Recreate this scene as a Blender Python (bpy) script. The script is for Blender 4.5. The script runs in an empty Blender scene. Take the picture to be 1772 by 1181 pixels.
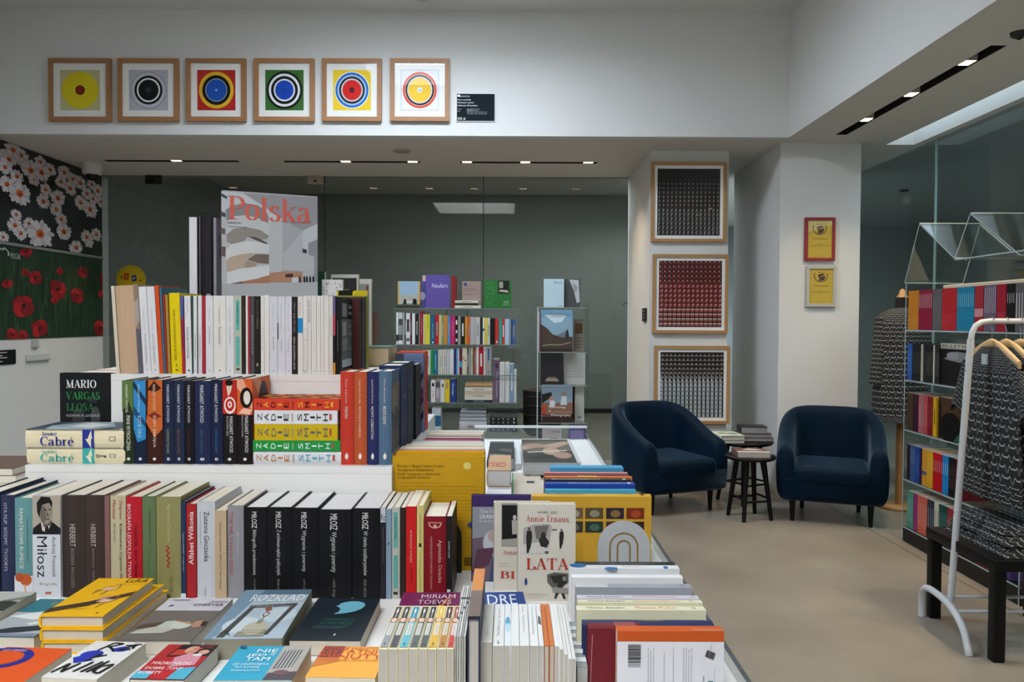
import bpy, bmesh, math, random
from mathutils import Vector, Matrix, Euler
random.seed(7)
C = bpy.context.scene.collection
PI = math.pi
# ------------------------------------------------------------------ camera
F = 1772 * 28 / 36.0
EYE = Vector((0, 0, 1.5))
CAM_ROT = Euler((math.radians(90 - 1.476), math.radians(-0.25), 0), 'XYZ')
cd = bpy.data.cameras.new('camera'); cd.lens = 28; cd.sensor_width = 36; cd.clip_start = .05
cam = bpy.data.objects.new('camera', cd); C.objects.link(cam)
cam.location = EYE; cam.rotation_euler = CAM_ROT
bpy.context.scene.camera = cam
R3 = CAM_ROT.to_matrix()
# ------------------------------------------------------------------ light set-up
sc = bpy.context.scene
sc.view_settings.view_transform = 'Standard'; sc.view_settings.look = 'None'
sc.view_settings.exposure = 0.34; sc.view_settings.gamma = 1.0
sc.view_settings.use_curve_mapping = False
w = bpy.data.worlds.new('world'); sc.world = w; w.use_nodes = True
w.node_tree.nodes['Background'].inputs[0].default_value = (.55, .68, .85, 1)
w.node_tree.nodes['Background'].inputs[1].default_value = 0.35
SKY_STRENGTH = 22            # the pane of the ceiling skylight behind the viewer
SKY2_STRENGTH = 33           # the pane of the ceiling skylight in front of the high wall
CORR_FILL = 16.0                   # added fill panels, unseen, above the corridor and gallery
STRIP_STRENGTH = 1.7         # the narrow skylight along the right glass wall
LAMP_W = 32.0                 # each warm downlight in the ceiling slots
# ------------------------------------------------------------------ helpers
def s2l(c):
    return c / 12.92 if c <= .04045 else ((c + .055) / 1.055) ** 2.4
def rgb(h):
    h = h.lstrip('#')
    if len(h) == 3: h = ''.join(c * 2 for c in h)
    return tuple(s2l(int(h[i:i + 2], 16) / 255) for i in (0, 2, 4)) + (1,)
def ray(px, py):
    return R3 @ Vector(((px - 886) / F, -(py - 590.5) / F, -1))
def at(px, py, d):
    r = ray(px, py); return EYE + r * (d / r.y)
def onx(px, py, X):
    r = ray(px, py); return EYE + r * (X / r.x)
def onz(px, py, Z):
    r = ray(px, py); return EYE + r * ((Z - 1.5) / r.z)
MATS = {}
def mat(h, rough=.5, var=.05, scale=30, metal=0, spec=.4, sheen=0, bump=0):
    key = (h, rough, var, scale, metal, spec, sheen, bump)
    if key in MATS: return MATS[key]
    m = bpy.data.materials.new('paint_' + h.lstrip('#')); m.use_nodes = True
    nt = m.node_tree; b = nt.nodes['Principled BSDF']
    c = rgb(h)
    b.inputs['Roughness'].default_value = rough
    b.inputs['Metallic'].default_value = metal
    b.inputs['Specular IOR Level'].default_value = spec
    if sheen:
        b.inputs['Sheen Weight'].default_value = sheen
        b.inputs['Sheen Roughness'].default_value = .35
        b.inputs['Sheen Tint'].default_value = (.35, .6, .9, 1)
    b.inputs['Base Color'].default_value = c
    if var:
        tc = nt.nodes.new('ShaderNodeTexCoord'); no = nt.nodes.new('ShaderNodeTexNoise')
        no.inputs['Scale'].default_value = scale; no.inputs['Detail'].default_value = 3
        mp = nt.nodes.new('ShaderNodeMapRange')
        mp.inputs['To Min'].default_value = 1 - var; mp.inputs['To Max'].default_value = 1 + var
        hv = nt.nodes.new('ShaderNodeHueSaturation'); hv.inputs['Color'].default_value = c
        nt.links.new(tc.outputs['Object'], no.inputs['Vector'])
        nt.links.new(no.outputs['Fac'], mp.inputs['Value'])
        nt.links.new(mp.outputs['Result'], hv.inputs['Value'])
        nt.links.new(hv.outputs['Color'], b.inputs['Base Color'])
        if bump:
            bp = nt.nodes.new('ShaderNodeBump'); bp.inputs['Strength'].default_value = bump
            nt.links.new(no.outputs['Fac'], bp.inputs['Height']); nt.links.new(bp.outputs['Normal'], b.inputs['Normal'])
    MATS[key] = m
    return m
def page_mat(h, axis='X'):
    key = ('page', h)
    if key in MATS: return MATS[key]
    m = bpy.data.materials.new('paper_edges'); m.use_nodes = True
    nt = m.node_tree; b = nt.nodes['Principled BSDF']; b.inputs['Roughness'].default_value = .8
    c = rgb(h)
    tc = nt.nodes.new('ShaderNodeTexCoord'); mpg = nt.nodes.new('ShaderNodeMapping')
    mpg.inputs['Scale'].default_value = (900, 6, 6)
    no = nt.nodes.new('ShaderNodeTexNoise'); no.inputs['Scale'].default_value = 1
    mr = nt.nodes.new('ShaderNodeMapRange'); mr.inputs['To Min'].default_value = .8; mr.inputs['To Max'].default_value = 1.1
    hv = nt.nodes.new('ShaderNodeHueSaturation'); hv.inputs['Color'].default_value = c
    nt.links.new(tc.outputs['Object'], mpg.inputs['Vector']); nt.links.new(mpg.outputs['Vector'], no.inputs['Vector'])
    nt.links.new(no.outputs['Fac'], mr.inputs['Value']); nt.links.new(mr.outputs['Result'], hv.inputs['Value'])
    nt.links.new(hv.outputs['Color'], b.inputs['Base Color'])
    MATS[key] = m
    return m
def wood_mat(h, sx=2, sy=30, sz=30):
    key = ('wood', h, sx, sy, sz)
    if key in MATS: return MATS[key]
    m = bpy.data.materials.new('wood'); m.use_nodes = True
    nt = m.node_tree; b = nt.nodes['Principled BSDF']; b.inputs['Roughness'].default_value = .5
    c = rgb(h)
    tc = nt.nodes.new('ShaderNodeTexCoord'); mpg = nt.nodes.new('ShaderNodeMapping')
    mpg.inputs['Scale'].default_value = (sx, sy, sz)
    no = nt.nodes.new('ShaderNodeTexNoise'); no.inputs['Scale'].default_value = 3; no.inputs['Detail'].default_value = 5
    mr = nt.nodes.new('ShaderNodeMapRange'); mr.inputs['To Min'].default_value = .78; mr.inputs['To Max'].default_value = 1.15
    hv = nt.nodes.new('ShaderNodeHueSaturation'); hv.inputs['Color'].default_value = c
    nt.links.new(tc.outputs['Object'], mpg.inputs['Vector']); nt.links.new(mpg.outputs['Vector'], no.inputs['Vector'])
    nt.links.new(no.outputs['Fac'], mr.inputs['Value']); nt.links.new(mr.outputs['Result'], hv.inputs['Value'])
    nt.links.new(hv.outputs['Color'], b.inputs['Base Color'])
    MATS[key] = m
    return m
def emit_mat(h, strength):
    key = ('emit', h, strength)
    if key in MATS: return MATS[key]
    m = bpy.data.materials.new('lit'); m.use_nodes = True
    nt = m.node_tree; b = nt.nodes['Principled BSDF']
    b.inputs['Base Color'].default_value = rgb(h)
    b.inputs['Emission Color'].default_value = rgb(h); b.inputs['Emission Strength'].default_value = strength
    MATS[key] = m
    return m
def glass_mat(tint, ior=1.5, rough=0.0, name='clear_glass', refl=1.0):
    key = ('glass', tint, ior, rough, refl)
    if key in MATS: return MATS[key]
    m = bpy.data.materials.new(name); m.use_nodes = True
    nt = m.node_tree; nt.nodes.clear()
    out = nt.nodes.new('ShaderNodeOutputMaterial'); mx = nt.nodes.new('ShaderNodeMixShader')
    tr = nt.nodes.new('ShaderNodeBsdfTransparent'); tr.inputs[0].default_value = rgb(tint)
    gl = nt.nodes.new('ShaderNodeBsdfGlossy'); gl.inputs['Roughness'].default_value = rough
    gl.inputs[0].default_value = (refl, refl, refl, 1)
    fr = nt.nodes.new('ShaderNodeFresnel')
    ge = nt.nodes.new('ShaderNodeNewGeometry'); mr = nt.nodes.new('ShaderNodeMapRange')      # same reflectance on both faces of a pane
    mr.inputs['To Min'].default_value = ior; mr.inputs['To Max'].default_value = 1 / ior
    nt.links.new(ge.outputs['Backfacing'], mr.inputs['Value']); nt.links.new(mr.outputs['Result'], fr.inputs['IOR'])
    nt.links.new(fr.outputs[0], mx.inputs[0]); nt.links.new(tr.outputs[0], mx.inputs[1]); nt.links.new(gl.outputs[0], mx.inputs[2])
    nt.links.new(mx.outputs[0], out.inputs[0])
    MATS[key] = m
    return m
# ---- mesh collector: verts, faces, material slots
class MB:
    def __init__(s): s.v = []; s.f = []; s.mi = []; s.ms = []; s.sm = []
    def slot(s, m):
        if m not in s.ms: s.ms.append(m)
        return s.ms.index(m)
    def face(s, pts, m, smooth=False):
        n = len(s.v); s.v += [tuple(p) for p in pts]; s.f.append(tuple(range(n, n + len(pts)))); s.mi.append(s.slot(m)); s.sm.append(smooth)
    def box(s, a, b, m):
        (x0, y0, z0), (x1, y1, z1) = a, b
        n = len(s.v)
        s.v += [(x0, y0, z0), (x1, y0, z0), (x1, y1, z0), (x0, y1, z0), (x0, y0, z1), (x1, y0, z1), (x1, y1, z1), (x0, y1, z1)]
        for q in ((3, 2, 1, 0), (4, 5, 6, 7), (0, 1, 5, 4), (1, 2, 6, 5), (2, 3, 7, 6), (3, 0, 4, 7)):
            s.f.append(tuple(n + i for i in q)); s.mi.append(s.slot(m)); s.sm.append(False)
    def grid(s, rows, m, close_u=False, close_v=False, smooth=True, flip=False):
        n = len(s.v); R = len(rows); K = len(rows[0])
        for r in rows: s.v += [tuple(p) for p in r]
        for i in range(R if close_v else R - 1):
            for j in range(K if close_u else K - 1):
                a = n + i * K + j; b_ = n + i * K + (j + 1) % K
                c = n + ((i + 1) % R) * K + (j + 1) % K; d = n + ((i + 1) % R) * K + j
                s.f.append((d, c, b_, a) if flip else (a, b_, c, d)); s.mi.append(s.slot(m)); s.sm.append(smooth)
    def lathe(s, prof, m, seg=24, o=(0, 0, 0), smooth=True, cap=True):
        rows = [[(o[0] + r * math.cos(2 * PI * k / seg), o[1] + r * math.sin(2 * PI * k / seg), o[2] + z) for k in range(seg)] for r, z in prof]
        s.grid(rows, m, close_u=True, smooth=smooth)
        if cap:
            s.face(rows[0][::-1], m); s.face(rows[-1], m)
    def tube(s, pts, r, m, seg=10, cap=True):
        pts = [Vector(p) for p in pts]; rows = []
        rad = r if isinstance(r, (list, tuple)) else [r] * len(pts)
        up = None
        for i, p in enumerate(pts):
            t = (pts[min(i + 1, len(pts) - 1)] - pts[max(i - 1, 0)]).normalized()
            if up is None:
                up = Vector((0, 0, 1)) if abs(t.z) < .9 else Vector((1, 0, 0))
            a = t.cross(up).normalized(); b_ = a.cross(t).normalized(); up = b_
            rows.append([p + (a * math.cos(2 * PI * k / seg) + b_ * math.sin(2 * PI * k / seg)) * rad[i] for k in range(seg)])
        s.grid(rows, m, close_u=True)
        if cap:
            s.face(rows[0][::-1], m); s.face(rows[-1], m)
    def build(s, name, parent=None, weld=False):
        me = bpy.data.meshes.new(name)
        me.from_pydata(s.v, [], s.f)
        for m in s.ms: me.materials.append(m)
        me.polygons.foreach_set('material_index', s.mi)
        me.polygons.foreach_set('use_smooth', s.sm)
        if weld:
            bm = bmesh.new(); bm.from_mesh(me); bmesh.ops.remove_doubles(bm, verts=bm.verts, dist=1e-5)
            bmesh.ops.recalc_face_normals(bm, faces=bm.faces); bm.to_mesh(me); bm.free()
        me.update()
        o = bpy.data.objects.new(name, me); C.objects.link(o)
        if parent: o.parent = parent
        return o
def bevel(o, wd, seg=3):
    m = o.modifiers.new('bevel', 'BEVEL'); m.width = wd; m.segments = seg; m.limit_method = 'ANGLE'
    for p in o.data.polygons: p.use_smooth = True
    return o
LABELS = {}
def tag(o, label, cat, group=None):
    o['label'] = label; o['category'] = cat
    if group: o['group'] = group
    LABELS.setdefault(label, []).append(o.name)
    return o
def root(name, label, cat, M=None, group=None):
    o = bpy.data.objects.new(name, None); C.objects.link(o); o.empty_display_size = .05
    if M is not None: o.matrix_world = M
    return tag(o, label, cat, group)
def struct(o):
    o['kind'] = 'structure'; return o
def sbox(name, a, b, m):
    q = MB(); q.box(a, b, m); return struct(q.build(name))
def frame(o, x, y, z):
    return Matrix(((x[0], y[0], z[0], o[0]), (x[1], y[1], z[1], o[1]), (x[2], y[2], z[2], o[2]), (0, 0, 0, 1)))
def loc(x, y, z, rz=0):
    return Matrix.Translation((x, y, z)) @ Matrix.Rotation(rz, 4, 'Z')
# ---- lettering: flat glyph outlines (verts, faces), normalised to a 0..1 box
TXT = {}
def text_geo(s):
    if s in TXT: return TXT[s]
    cu = bpy.data.curves.new('lettering', 'FONT'); cu.body = s; cu.resolution_u = 2; cu.size = 1
    ob = bpy.data.objects.new('lettering', cu)
    me = bpy.data.meshes.new_from_object(ob)
    v = [(p.co.x, p.co.y) for p in me.vertices]; f = [tuple(q.vertices) for q in me.polygons]
    bpy.data.objects.remove(ob); bpy.data.curves.remove(cu); bpy.data.meshes.remove(me)
    if v:
        x0 = min(a for a, b in v); x1 = max(a for a, b in v); y0 = min(b for a, b in v); y1 = max(b for a, b in v)
        v = [((a - x0) / max(x1 - x0, 1e-6), (b - y0) / max(y1 - y0, 1e-6)) for a, b in v]
    TXT[s] = (v, f); return TXT[s]
# serif capitals and lower case as pen strokes: thick when moving up/down, hairline when moving sideways
def arc(cx, cy, rx, ry, a0, a1, n=14):
    return [(cx + rx * math.cos(math.radians(a0 + (a1 - a0) * i / n)), cy + ry * math.sin(math.radians(a0 + (a1 - a0) * i / n))) for i in range(n + 1)]
def V(x, y0=0, y1=1): return [(x, y0), (x, y1)]
def H(x0, x1, y): return [(x0, y), (x1, y)]
XH = .66
GL = {
 'P': (.62, [V(.16), H(0, .34, 0), H(0, .2, 1), [(.16, 1), (.32, 1)] + arc(.32, .74, .26, .26, 90, -90) + [(.16, .48)]]),
 'R': (.72, [V(.16), H(0, .32, 0), H(0, .2, 1), [(.16, 1), (.32, 1)] + arc(.32, .75, .25, .25, 90, -90) + [(.16, .5)], [(.36, .5), (.5, .1), (.68, 0)]]),
 'B': (.66, [V(.16), H(0, .3, 0), H(0, .3, 1), [(.16, 1)] + arc(.3, .77, .22, .23, 90, -90) + [(.16, .54)], [(.16, .54)] + arc(.32, .27, .26, .27, 90, -90) + [(.16, 0)]]),
 'L': (.6, [V(.16), H(0, .56, 0), H(0, .32, 1), [(.56, 0), (.58, .26)]]),
 'A': (.74, [('t', [(.1, 0), (.38, 1)]), ('k', [(.36, 1), (.64, 0)]), H(.2, .54, .33), H(0, .22, 0), H(.5, .78, 0)]),
 'T': (.66, [V(.33), H(.18, .48, 0), H(.02, .64, 1), ('t', [(.02, 1), (.03, .74)]), ('t', [(.64, 1), (.63, .74)])]),
 'E': (.6, [V(.16), H(0, .54, 0), H(0, .54, 1), H(.16, .42, .52), ('t', [(.54, 0), (.57, .26)]), ('t', [(.54, 1), (.55, .78)])]),
 'I': (.34, [V(.16), H(0, .32, 0), H(0, .32, 1)]),
 'M': (.92, [('t', V(.14)), ('k', [(.14, 1), (.44, 0)]), ('t', [(.44, 0), (.76, 1)]), V(.76), H(0, .26, 0), H(.62, .9, 0), H(0, .18, 1), H(.72, .9, 1)]),
 'O': (.78, [arc(.38, .5, .3, .5, 0, 360, 28)]),
 'C': (.7, [arc(.38, .5, .3, .5, 50, 310, 24), ('t', [(.62, .62), (.63, .98)])]),
 'G': (.78, [arc(.38, .5, .3, .5, 50, 300, 24), ('k', [(.62, .05), (.62, .4)]), H(.5, .74, .4), ('t', [(.6, .66), (.61, .98)])]),
 'V': (.74, [('k', [(.1, 1), (.38, 0)]), ('t', [(.38, 0), (.64, 1)]), H(0, .24, 1), H(.52, .78, 1)]),
 'S': (.58, [[(.48, .84)] + arc(.28, .75, .19, .25, 40, 200) + [(.28, .53), (.44, .4)] + arc(.28, .25, .2, .25, 30, -150) + [(.06, .18)]]),
 'J': (.5, [[(.34, 1), (.34, .2)] + arc(.19, .16, .15, .18, 0, -160), H(.2, .48, 1)]),
 'a': (.56, [[(.1, .52)] + arc(.24, .48, .15, .18, 140, 0) + [(.39, .1), (.44, 0), (.54, .06)], [(.39, .4), (.22, .34)] + arc(.2, .17, .14, .17, 90, 300) + [(.39, .14)]]),
 'b': (.6, [V(.14, 0, 1), H(.02, .14, 1), arc(.32, .33, .2, .33, 150, -150, 20)]),
 'c': (.5, [arc(.28, .33, .2, .33, 50, 310, 20)]),
 'e': (.54, [[(.1, .36), (.46, .36)] + arc(.28, .33, .19, .33, 8, 310, 22)]),
 'é': (.54, [[(.1, .36), (.46, .36)] + arc(.28, .33, .19, .33, 8, 310, 22), ('t', [(.26, .76), (.4, .96)])]),
 'i': (.3, [V(.14, 0, XH), H(0, .28, 0), H(.02, .14, XH), ('k', [(.14, .86), (.14, .96)])]),
 'k': (.62, [V(.14, 0, 1), H(0, .28, 0), H(.02, .14, 1), ('t', [(.14, .24), (.48, XH)]), H(.36, .6, XH), ('k', [(.28, .4), (.5, 0)]), H(.42, .64, 0)]),
 'l': (.3, [V(.14, 0, 1), H(0, .28, 0), H(.02, .14, 1)]),
 'm': (.92, [V(.14, 0, XH), H(0, .26, 0), H(.02, .14, XH), arc(.28, .42, .14, .24, 170, 0) + [(.42, 0)], H(.32, .52, 0), arc(.56, .42, .14, .24, 170, 0) + [(.7, 0)], H(.6, .84, 0)]),
 'n': (.64, [V(.14, 0, XH), H(0, .26, 0), H(.02, .14, XH), arc(.3, .42, .16, .24, 170, 0) + [(.46, 0)], H(.34, .6, 0)]),
 'o': (.58, [arc(.28, .33, .21, .33, 0, 360, 24)]),
 'r': (.46, [V(.14, 0, XH), H(0, .28, 0), H(.02, .14, XH), arc(.3, .42, .15, .22, 170, 50)]),
 's': (.46, [[(.38, .54)] + arc(.23, .49, .15, .17, 40, 200) + [(.23, .35), (.36, .27)] + arc(.23, .17, .16, .17, 30, -150) + [(.06, .14)]]),
 'u': (.64, [[(.14, XH), (.14, .24)] + arc(.3, .24, .16, .24, 180, 350) , V(.46, 0, XH), H(.02, .14, XH), H(.34, .46, XH), H(.46, .58, 0)]),
 'x': (.58, [('k', [(.08, XH), (.46, 0)]), ('t', [(.46, XH), (.08, 0)]), H(0, .2, XH), H(.36, .54, XH), H(0, .2, 0), H(.36, .56, 0)]),
 ' ': (.34, []),
}
def serif_geo(s, thick=.16, thin=.045, track=.04):
    key = ('serif', s, thick, track)
    if key in TXT: return TXT[key]
    v = []; f = []; x = 0
    for ch in s:
        wd, strokes = GL[ch]
        for st in strokes:
            mode = None
            if isinstance(st, tuple): mode, st = st
            pts = [Vector(p) for p in st]
            L = []; Rr = []
            for i, p in enumerate(pts):
                t = pts[min(i + 1, len(pts) - 1)] - pts[max(i - 1, 0)]
                if t.length < 1e-6: t = Vector((1, 0))
                t.normalize()
                wdt = thin if mode == 't' else thick if mode == 'k' else thin + (thick - thin) * abs(t.y) ** 1.6
                n = Vector((-t.y, t.x)) * (wdt / 2)
                L.append(p + n); Rr.append(p - n)
            for i in range(len(pts) - 1):
                b = len(v)
                v += [(x + q.x, q.y) for q in (L[i], Rr[i], Rr[i + 1], L[i + 1])]; f.append((b, b + 1, b + 2, b + 3))
        x += wd + track
    x1 = max(a for a, b in v); x0 = min(a for a, b in v); y0 = -.02; y1 = 1.02
    v = [((a - x0) / (x1 - x0), (b - y0) / (y1 - y0)) for a, b in v]
    TXT[key] = (v, f); return TXT[key]
def put_flat(q, geo, o, u, v, box, rot, m, n, off):
    """lay outlines into box=(u0,v0,u1,v1) (metres along u, v from o); rot 0, 90 (reads upwards), -90 (reads downwards), 180"""
    gv, gf = geo
    u0, v0, u1, v1 = box; P = []
    for a, b in gv:
        if rot == 0: c, d = a, b
        elif rot == -90: c, d = b, 1 - a
        elif rot == 90: c, d = 1 - b, a
        else: c, d = 1 - a, 1 - b
        P.append(o + u * (u0 + (u1 - u0) * c) + v * (v0 + (v1 - v0) * d) + n * off)
    want = u.cross(v).dot(n)
    for fc in gf:
        pts = [P[i] for i in fc]
        nn = Vector((0, 0, 0))
        for i in range(len(pts)):
            nn += (pts[i] - pts[0]).cross(pts[(i + 1) % len(pts)] - pts[0])
        if nn.dot(n) < 0: pts = pts[::-1]
        q.face(pts, m)
RECT = ([(0, 0), (1, 0), (1, 1), (0, 1)], [(0, 1, 2, 3)])
ELL = ([(.5 + .5 * math.cos(2 * PI * k / 28), .5 + .5 * math.sin(2 * PI * k / 28)) for k in range(28)], [tuple(range(28))])
def ring_geo(inner, n=36, a0=0, a1=360):
    v = []; f = []
    full = abs(a1 - a0) >= 360
    for k in range(n + 1):
        a = math.radians(a0 + (a1 - a0) * k / n)
        v += [(.5 + .5 * math.cos(a), .5 + .5 * math.sin(a)), (.5 + .5 * inner * math.cos(a), .5 + .5 * inner * math.sin(a))]
    for k in range(n): f.append((2 * k, 2 * k + 1, 2 * k + 3, 2 * k + 2))
    return v, f
def decal(q, d, o, u, v, n, su, sv, off, rough=.45):
    """one printed element; boxes are fractions of the face"""
    k = d[0]
    if k in 'ts':
        _, s, bx, h, rot = d[:5]
        geo = text_geo(s) if k == 't' else serif_geo(s, *((d[5] if len(d) > 5 else None) or ()))
        put_flat(q, geo, o, u, v, (bx[0] * su, bx[1] * sv, bx[2] * su, bx[3] * sv), rot, mat(h, rough, 0, 30, 0, .18), n, off)
    elif k in 'reo':
        bx, h = d[1], d[2]
        geo = RECT if k == 'r' else ELL if k == 'e' else ring_geo(*d[3:])
        put_flat(q, geo, o, u, v, (bx[0] * su, bx[1] * sv, bx[2] * su, bx[3] * sv), 0, mat(h, rough, 0, 30, 0, .18), n, off)
    elif k == 'p':
        pts = [tuple(p) for p in d[1]]
        put_flat(q, (pts, [tuple(range(len(pts)))]), o, u, v, (0, 0, su, sv), 0, mat(d[2], rough, 0, 30, 0, .18), n, off)
    elif k == 'l':                       # a drawn line of given width (fraction of su)
        pts = [Vector((p[0] * su, p[1] * sv)) for p in d[1]]; wd = d[3] * su
        for a, b in zip(pts, pts[1:]):
            t = (b - a).normalized(); nn = Vector((-t.y, t.x)) * wd / 2
            pp = [a + nn, a - nn, b - nn, b + nn]
            put_flat(q, ([tuple(x) for x in pp], [(0, 1, 2, 3)]), o, u, v, (0, 0, 1, 1), 0, mat(d[2], rough, 0, 30, 0, .18), n, off)
def prints(parent, decs, o, u, v, n, su, sv, nm_text, nm_pic, off0=.0004, step=.00012):
    """prints of one face: pictures in one mesh, lettering in another"""
    qt = MB(); qp = MB(); i = 0; step = min(step, .0016 / max(1, len(decs)))
    out = []
    few_t = sum(1 for d in decs if d[0] in 'ts') <= 3; few_p = sum(1 for d in decs if d[0] not in 'ts') <= 3
    for d in decs:
        off = off0 + step * i; i += 1
        t = d[0] in 'ts'
        q = MB() if (few_t if t else few_p) else (qt if t else qp)
        decal(q, d, o, u, v, n, su, sv, off)
        if q is not qt and q is not qp and q.f: out.append(q.build(nm_text if t else nm_pic, parent))
    if qp.f: out.append(qp.build(nm_pic, parent))
    if qt.f: out.append(qt.build(nm_text, parent))
    return out
X_ = Vector((1, 0, 0)); Y_ = Vector((0, 1, 0)); Z_ = Vector((0, 0, 1))
# ---- a book: thickness on local x, spine at y=0 facing -y, pages running to +y, height on z
def book(T, W, Hh, col, M, label, group=None, hard=True, dec=None, name=None, page='#e4dccb', cat='book', rough=.5, pages_down=False):
    name = name or ('hardback_book' if hard else 'paperback_book')
    r = root(name, label, cat, M, group)
    m = mat(col, rough, .03, 60, 0, .18)
    c = .0024 if hard else .0008
    ov = .003 if hard else .0006
    c = min(c, T * .2)
    q = MB()
    bulge = min(.004, T * .12) if hard else 0
    n = 4 if hard else 1
    outer = [(-T / 2, W), (-T / 2, bulge)] + [(-T / 2 + T * k / n, bulge * (2 * k / n - 1) ** 2) for k in range(1, n)] + [(T / 2, bulge), (T / 2, W)]
    inner = [(T / 2 - c, W), (T / 2 - c, bulge + c), (-T / 2 + c, bulge + c), (-T / 2 + c, W)]
    prof = outer + inner
    k = len(prof)
    bot = [(x, y, 0) for x, y in prof]; top = [(x, y, Hh) for x, y in prof]
    for i in range(k):
        j = (i + 1) % k
        q.face([bot[i], bot[j], top[j], top[i]], m)
    q.face([(x, y, Hh) for x, y in prof], m); q.face([(x, y, 0) for x, y in prof][::-1], m)
    q.build('cover', r)
    q = MB(); pm = page_mat(page)
    q.box((-T / 2 + c, bulge + c, ov), (T / 2 - c, W - ov, Hh - ov), pm)
    q.build('page_block', r)
    for face, decs in (dec or {}).items():
        if face == 's': a = (Vector((-T / 2, 0, 0)), X_, Z_, -Y_, T, Hh, 'spine_title', 'spine_print')
        elif face == 'f': a = (Vector((T / 2, 0, 0)), Y_, Z_, X_, W, Hh, 'cover_title', 'cover_picture')
        else: a = (Vector((-T / 2, W, 0)), -Y_, Z_, -X_, W, Hh, 'back_cover_text', 'back_cover_print')
        prints(r, decs, *a[:6], a[6], a[7], off0=.0005)
    return r
def M_spine(X, d, zb): return frame((X, d, zb), X_, Y_, Z_)
def M_face(Xl, d, zb, T, yaw=0):
    R = Matrix.Rotation(yaw, 3, 'Z')
    return frame(Vector((Xl, d, zb)) + R @ Vector((0, T / 2, 0)), R @ -Y_, R @ X_, Z_)
def M_back(Xr, d, zb, T): return frame((Xr, d + T / 2, zb), Y_, -X_, Z_)
def M_flatspine(X1, d, z, T): return frame((X1, d, z + T / 2), Z_, Y_, -X_)
def M_flat(Xl, d, z, T, yaw=0, tilt=0):
    R = Matrix.Rotation(yaw, 3, 'Z') @ Matrix.Rotation(tilt, 3, 'X')
    return frame(Vector((Xl, d, z)) + R @ Vector((0, 0, T / 2)), R @ Z_, R @ X_, R @ Y_)
def M_upx(X1, d, ztop, T): return frame((X1, d + T / 2, ztop), Y_, -Z_, -X_)
def M_upy(Xc, d, ztop): return frame((Xc, d, ztop), X_, -Z_, Y_)
def M_left(X, Yc, zb): return frame((X, Yc, zb), -Y_, X_, Z_)
def M_right(X, Yc, zb): return frame((X, Yc, zb), Y_, -X_, Z_)
NTH = ['', 'first', 'second', 'third', 'fourth', 'fifth', 'sixth', 'seventh', 'eighth', 'ninth', 'tenth', 'eleventh', 'twelfth', 'thirteenth', 'fourteenth', 'fifteenth', 'sixteenth', 'seventeenth', 'eighteenth', 'nineteenth', 'twentieth', 'twenty-first', 'twenty-second', 'twenty-third', 'twenty-fourth', 'twenty-fifth', 'twenty-sixth', 'twenty-seventh', 'twenty-eighth', 'twenty-ninth', 'thirtieth', 'thirty-first', 'thirty-second', 'thirty-third', 'thirty-fourth', 'thirty-fifth', 'thirty-sixth', 'thirty-seventh', 'thirty-eighth', 'thirty-ninth', 'fortieth', 'forty-first', 'forty-second', 'forty-third']
# ================================================================== the room
WHITE = mat('#dcdcda', .75, .02, 6)
SOFFIT = mat('#d6d2cc', .8, .02, 6)
def holes_plane(q, x0, x1, y0, y1, z, holes, m):
    xs = sorted({x0, x1} | {h[0] for h in holes} | {h[1] for h in holes}); ys = sorted({y0, y1} | {h[2] for h in holes} | {h[3] for h in holes})
    xs = [x for x in xs if x0 <= x <= x1]; ys = [y for y in ys if y0 <= y <= y1]
    for a, b in zip(xs, xs[1:]):
        for c, d in zip(ys, ys[1:]):
            mx, my = (a + b) / 2, (c + d) / 2
            if any(h[0] < mx < h[1] and h[2] < my < h[3] for h in holes): continue
            q.face([(a, d, z), (b, d, z), (b, c, z), (a, c, z)], m)
# floor: polished concrete
fm = bpy.data.materials.new('polished_concrete'); fm.use_nodes = True
nt = fm.node_tree; b = nt.nodes['Principled BSDF']
tc = nt.nodes.new('ShaderNodeTexCoord'); n1 = nt.nodes.new('ShaderNodeTexNoise'); n1.inputs['Scale'].default_value = 1.3; n1.inputs['Detail'].default_value = 6
n2 = nt.nodes.new('ShaderNodeTexNoise'); n2.inputs['Scale'].default_value = 90
cr = nt.nodes.new('ShaderNodeValToRGB'); cr.color_ramp.elements[0].color = rgb('#7d756a'); cr.color_ramp.elements[0].position = .3
cr.color_ramp.elements[1].color = rgb('#989082'); cr.color_ramp.elements[1].position = .7
mxn = nt.nodes.new('ShaderNodeMixRGB'); mxn.blend_type = 'MULTIPLY'; mxn.inputs[0].default_value = .25
nt.links.new(tc.outputs['Object'], n1.inputs['Vector']); nt.links.new(tc.outputs['Object'], n2.inputs['Vector'])
nt.links.new(n1.outputs['Fac'], cr.inputs[0]); nt.links.new(cr.outputs[0], mxn.inputs[1]); nt.links.new(n2.outputs['Fac'], mxn.inputs[2])
nt.links.new(mxn.outputs[0], b.inputs['Base Color']); b.inputs['Roughness'].default_value = .38; b.inputs['Specular IOR Level'].default_value = .35
q = MB(); q.box((-4.5, -4.1, -.1), (7.2, 13.1, 0), fm)
floor = struct(q.build('floor'))
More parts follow.
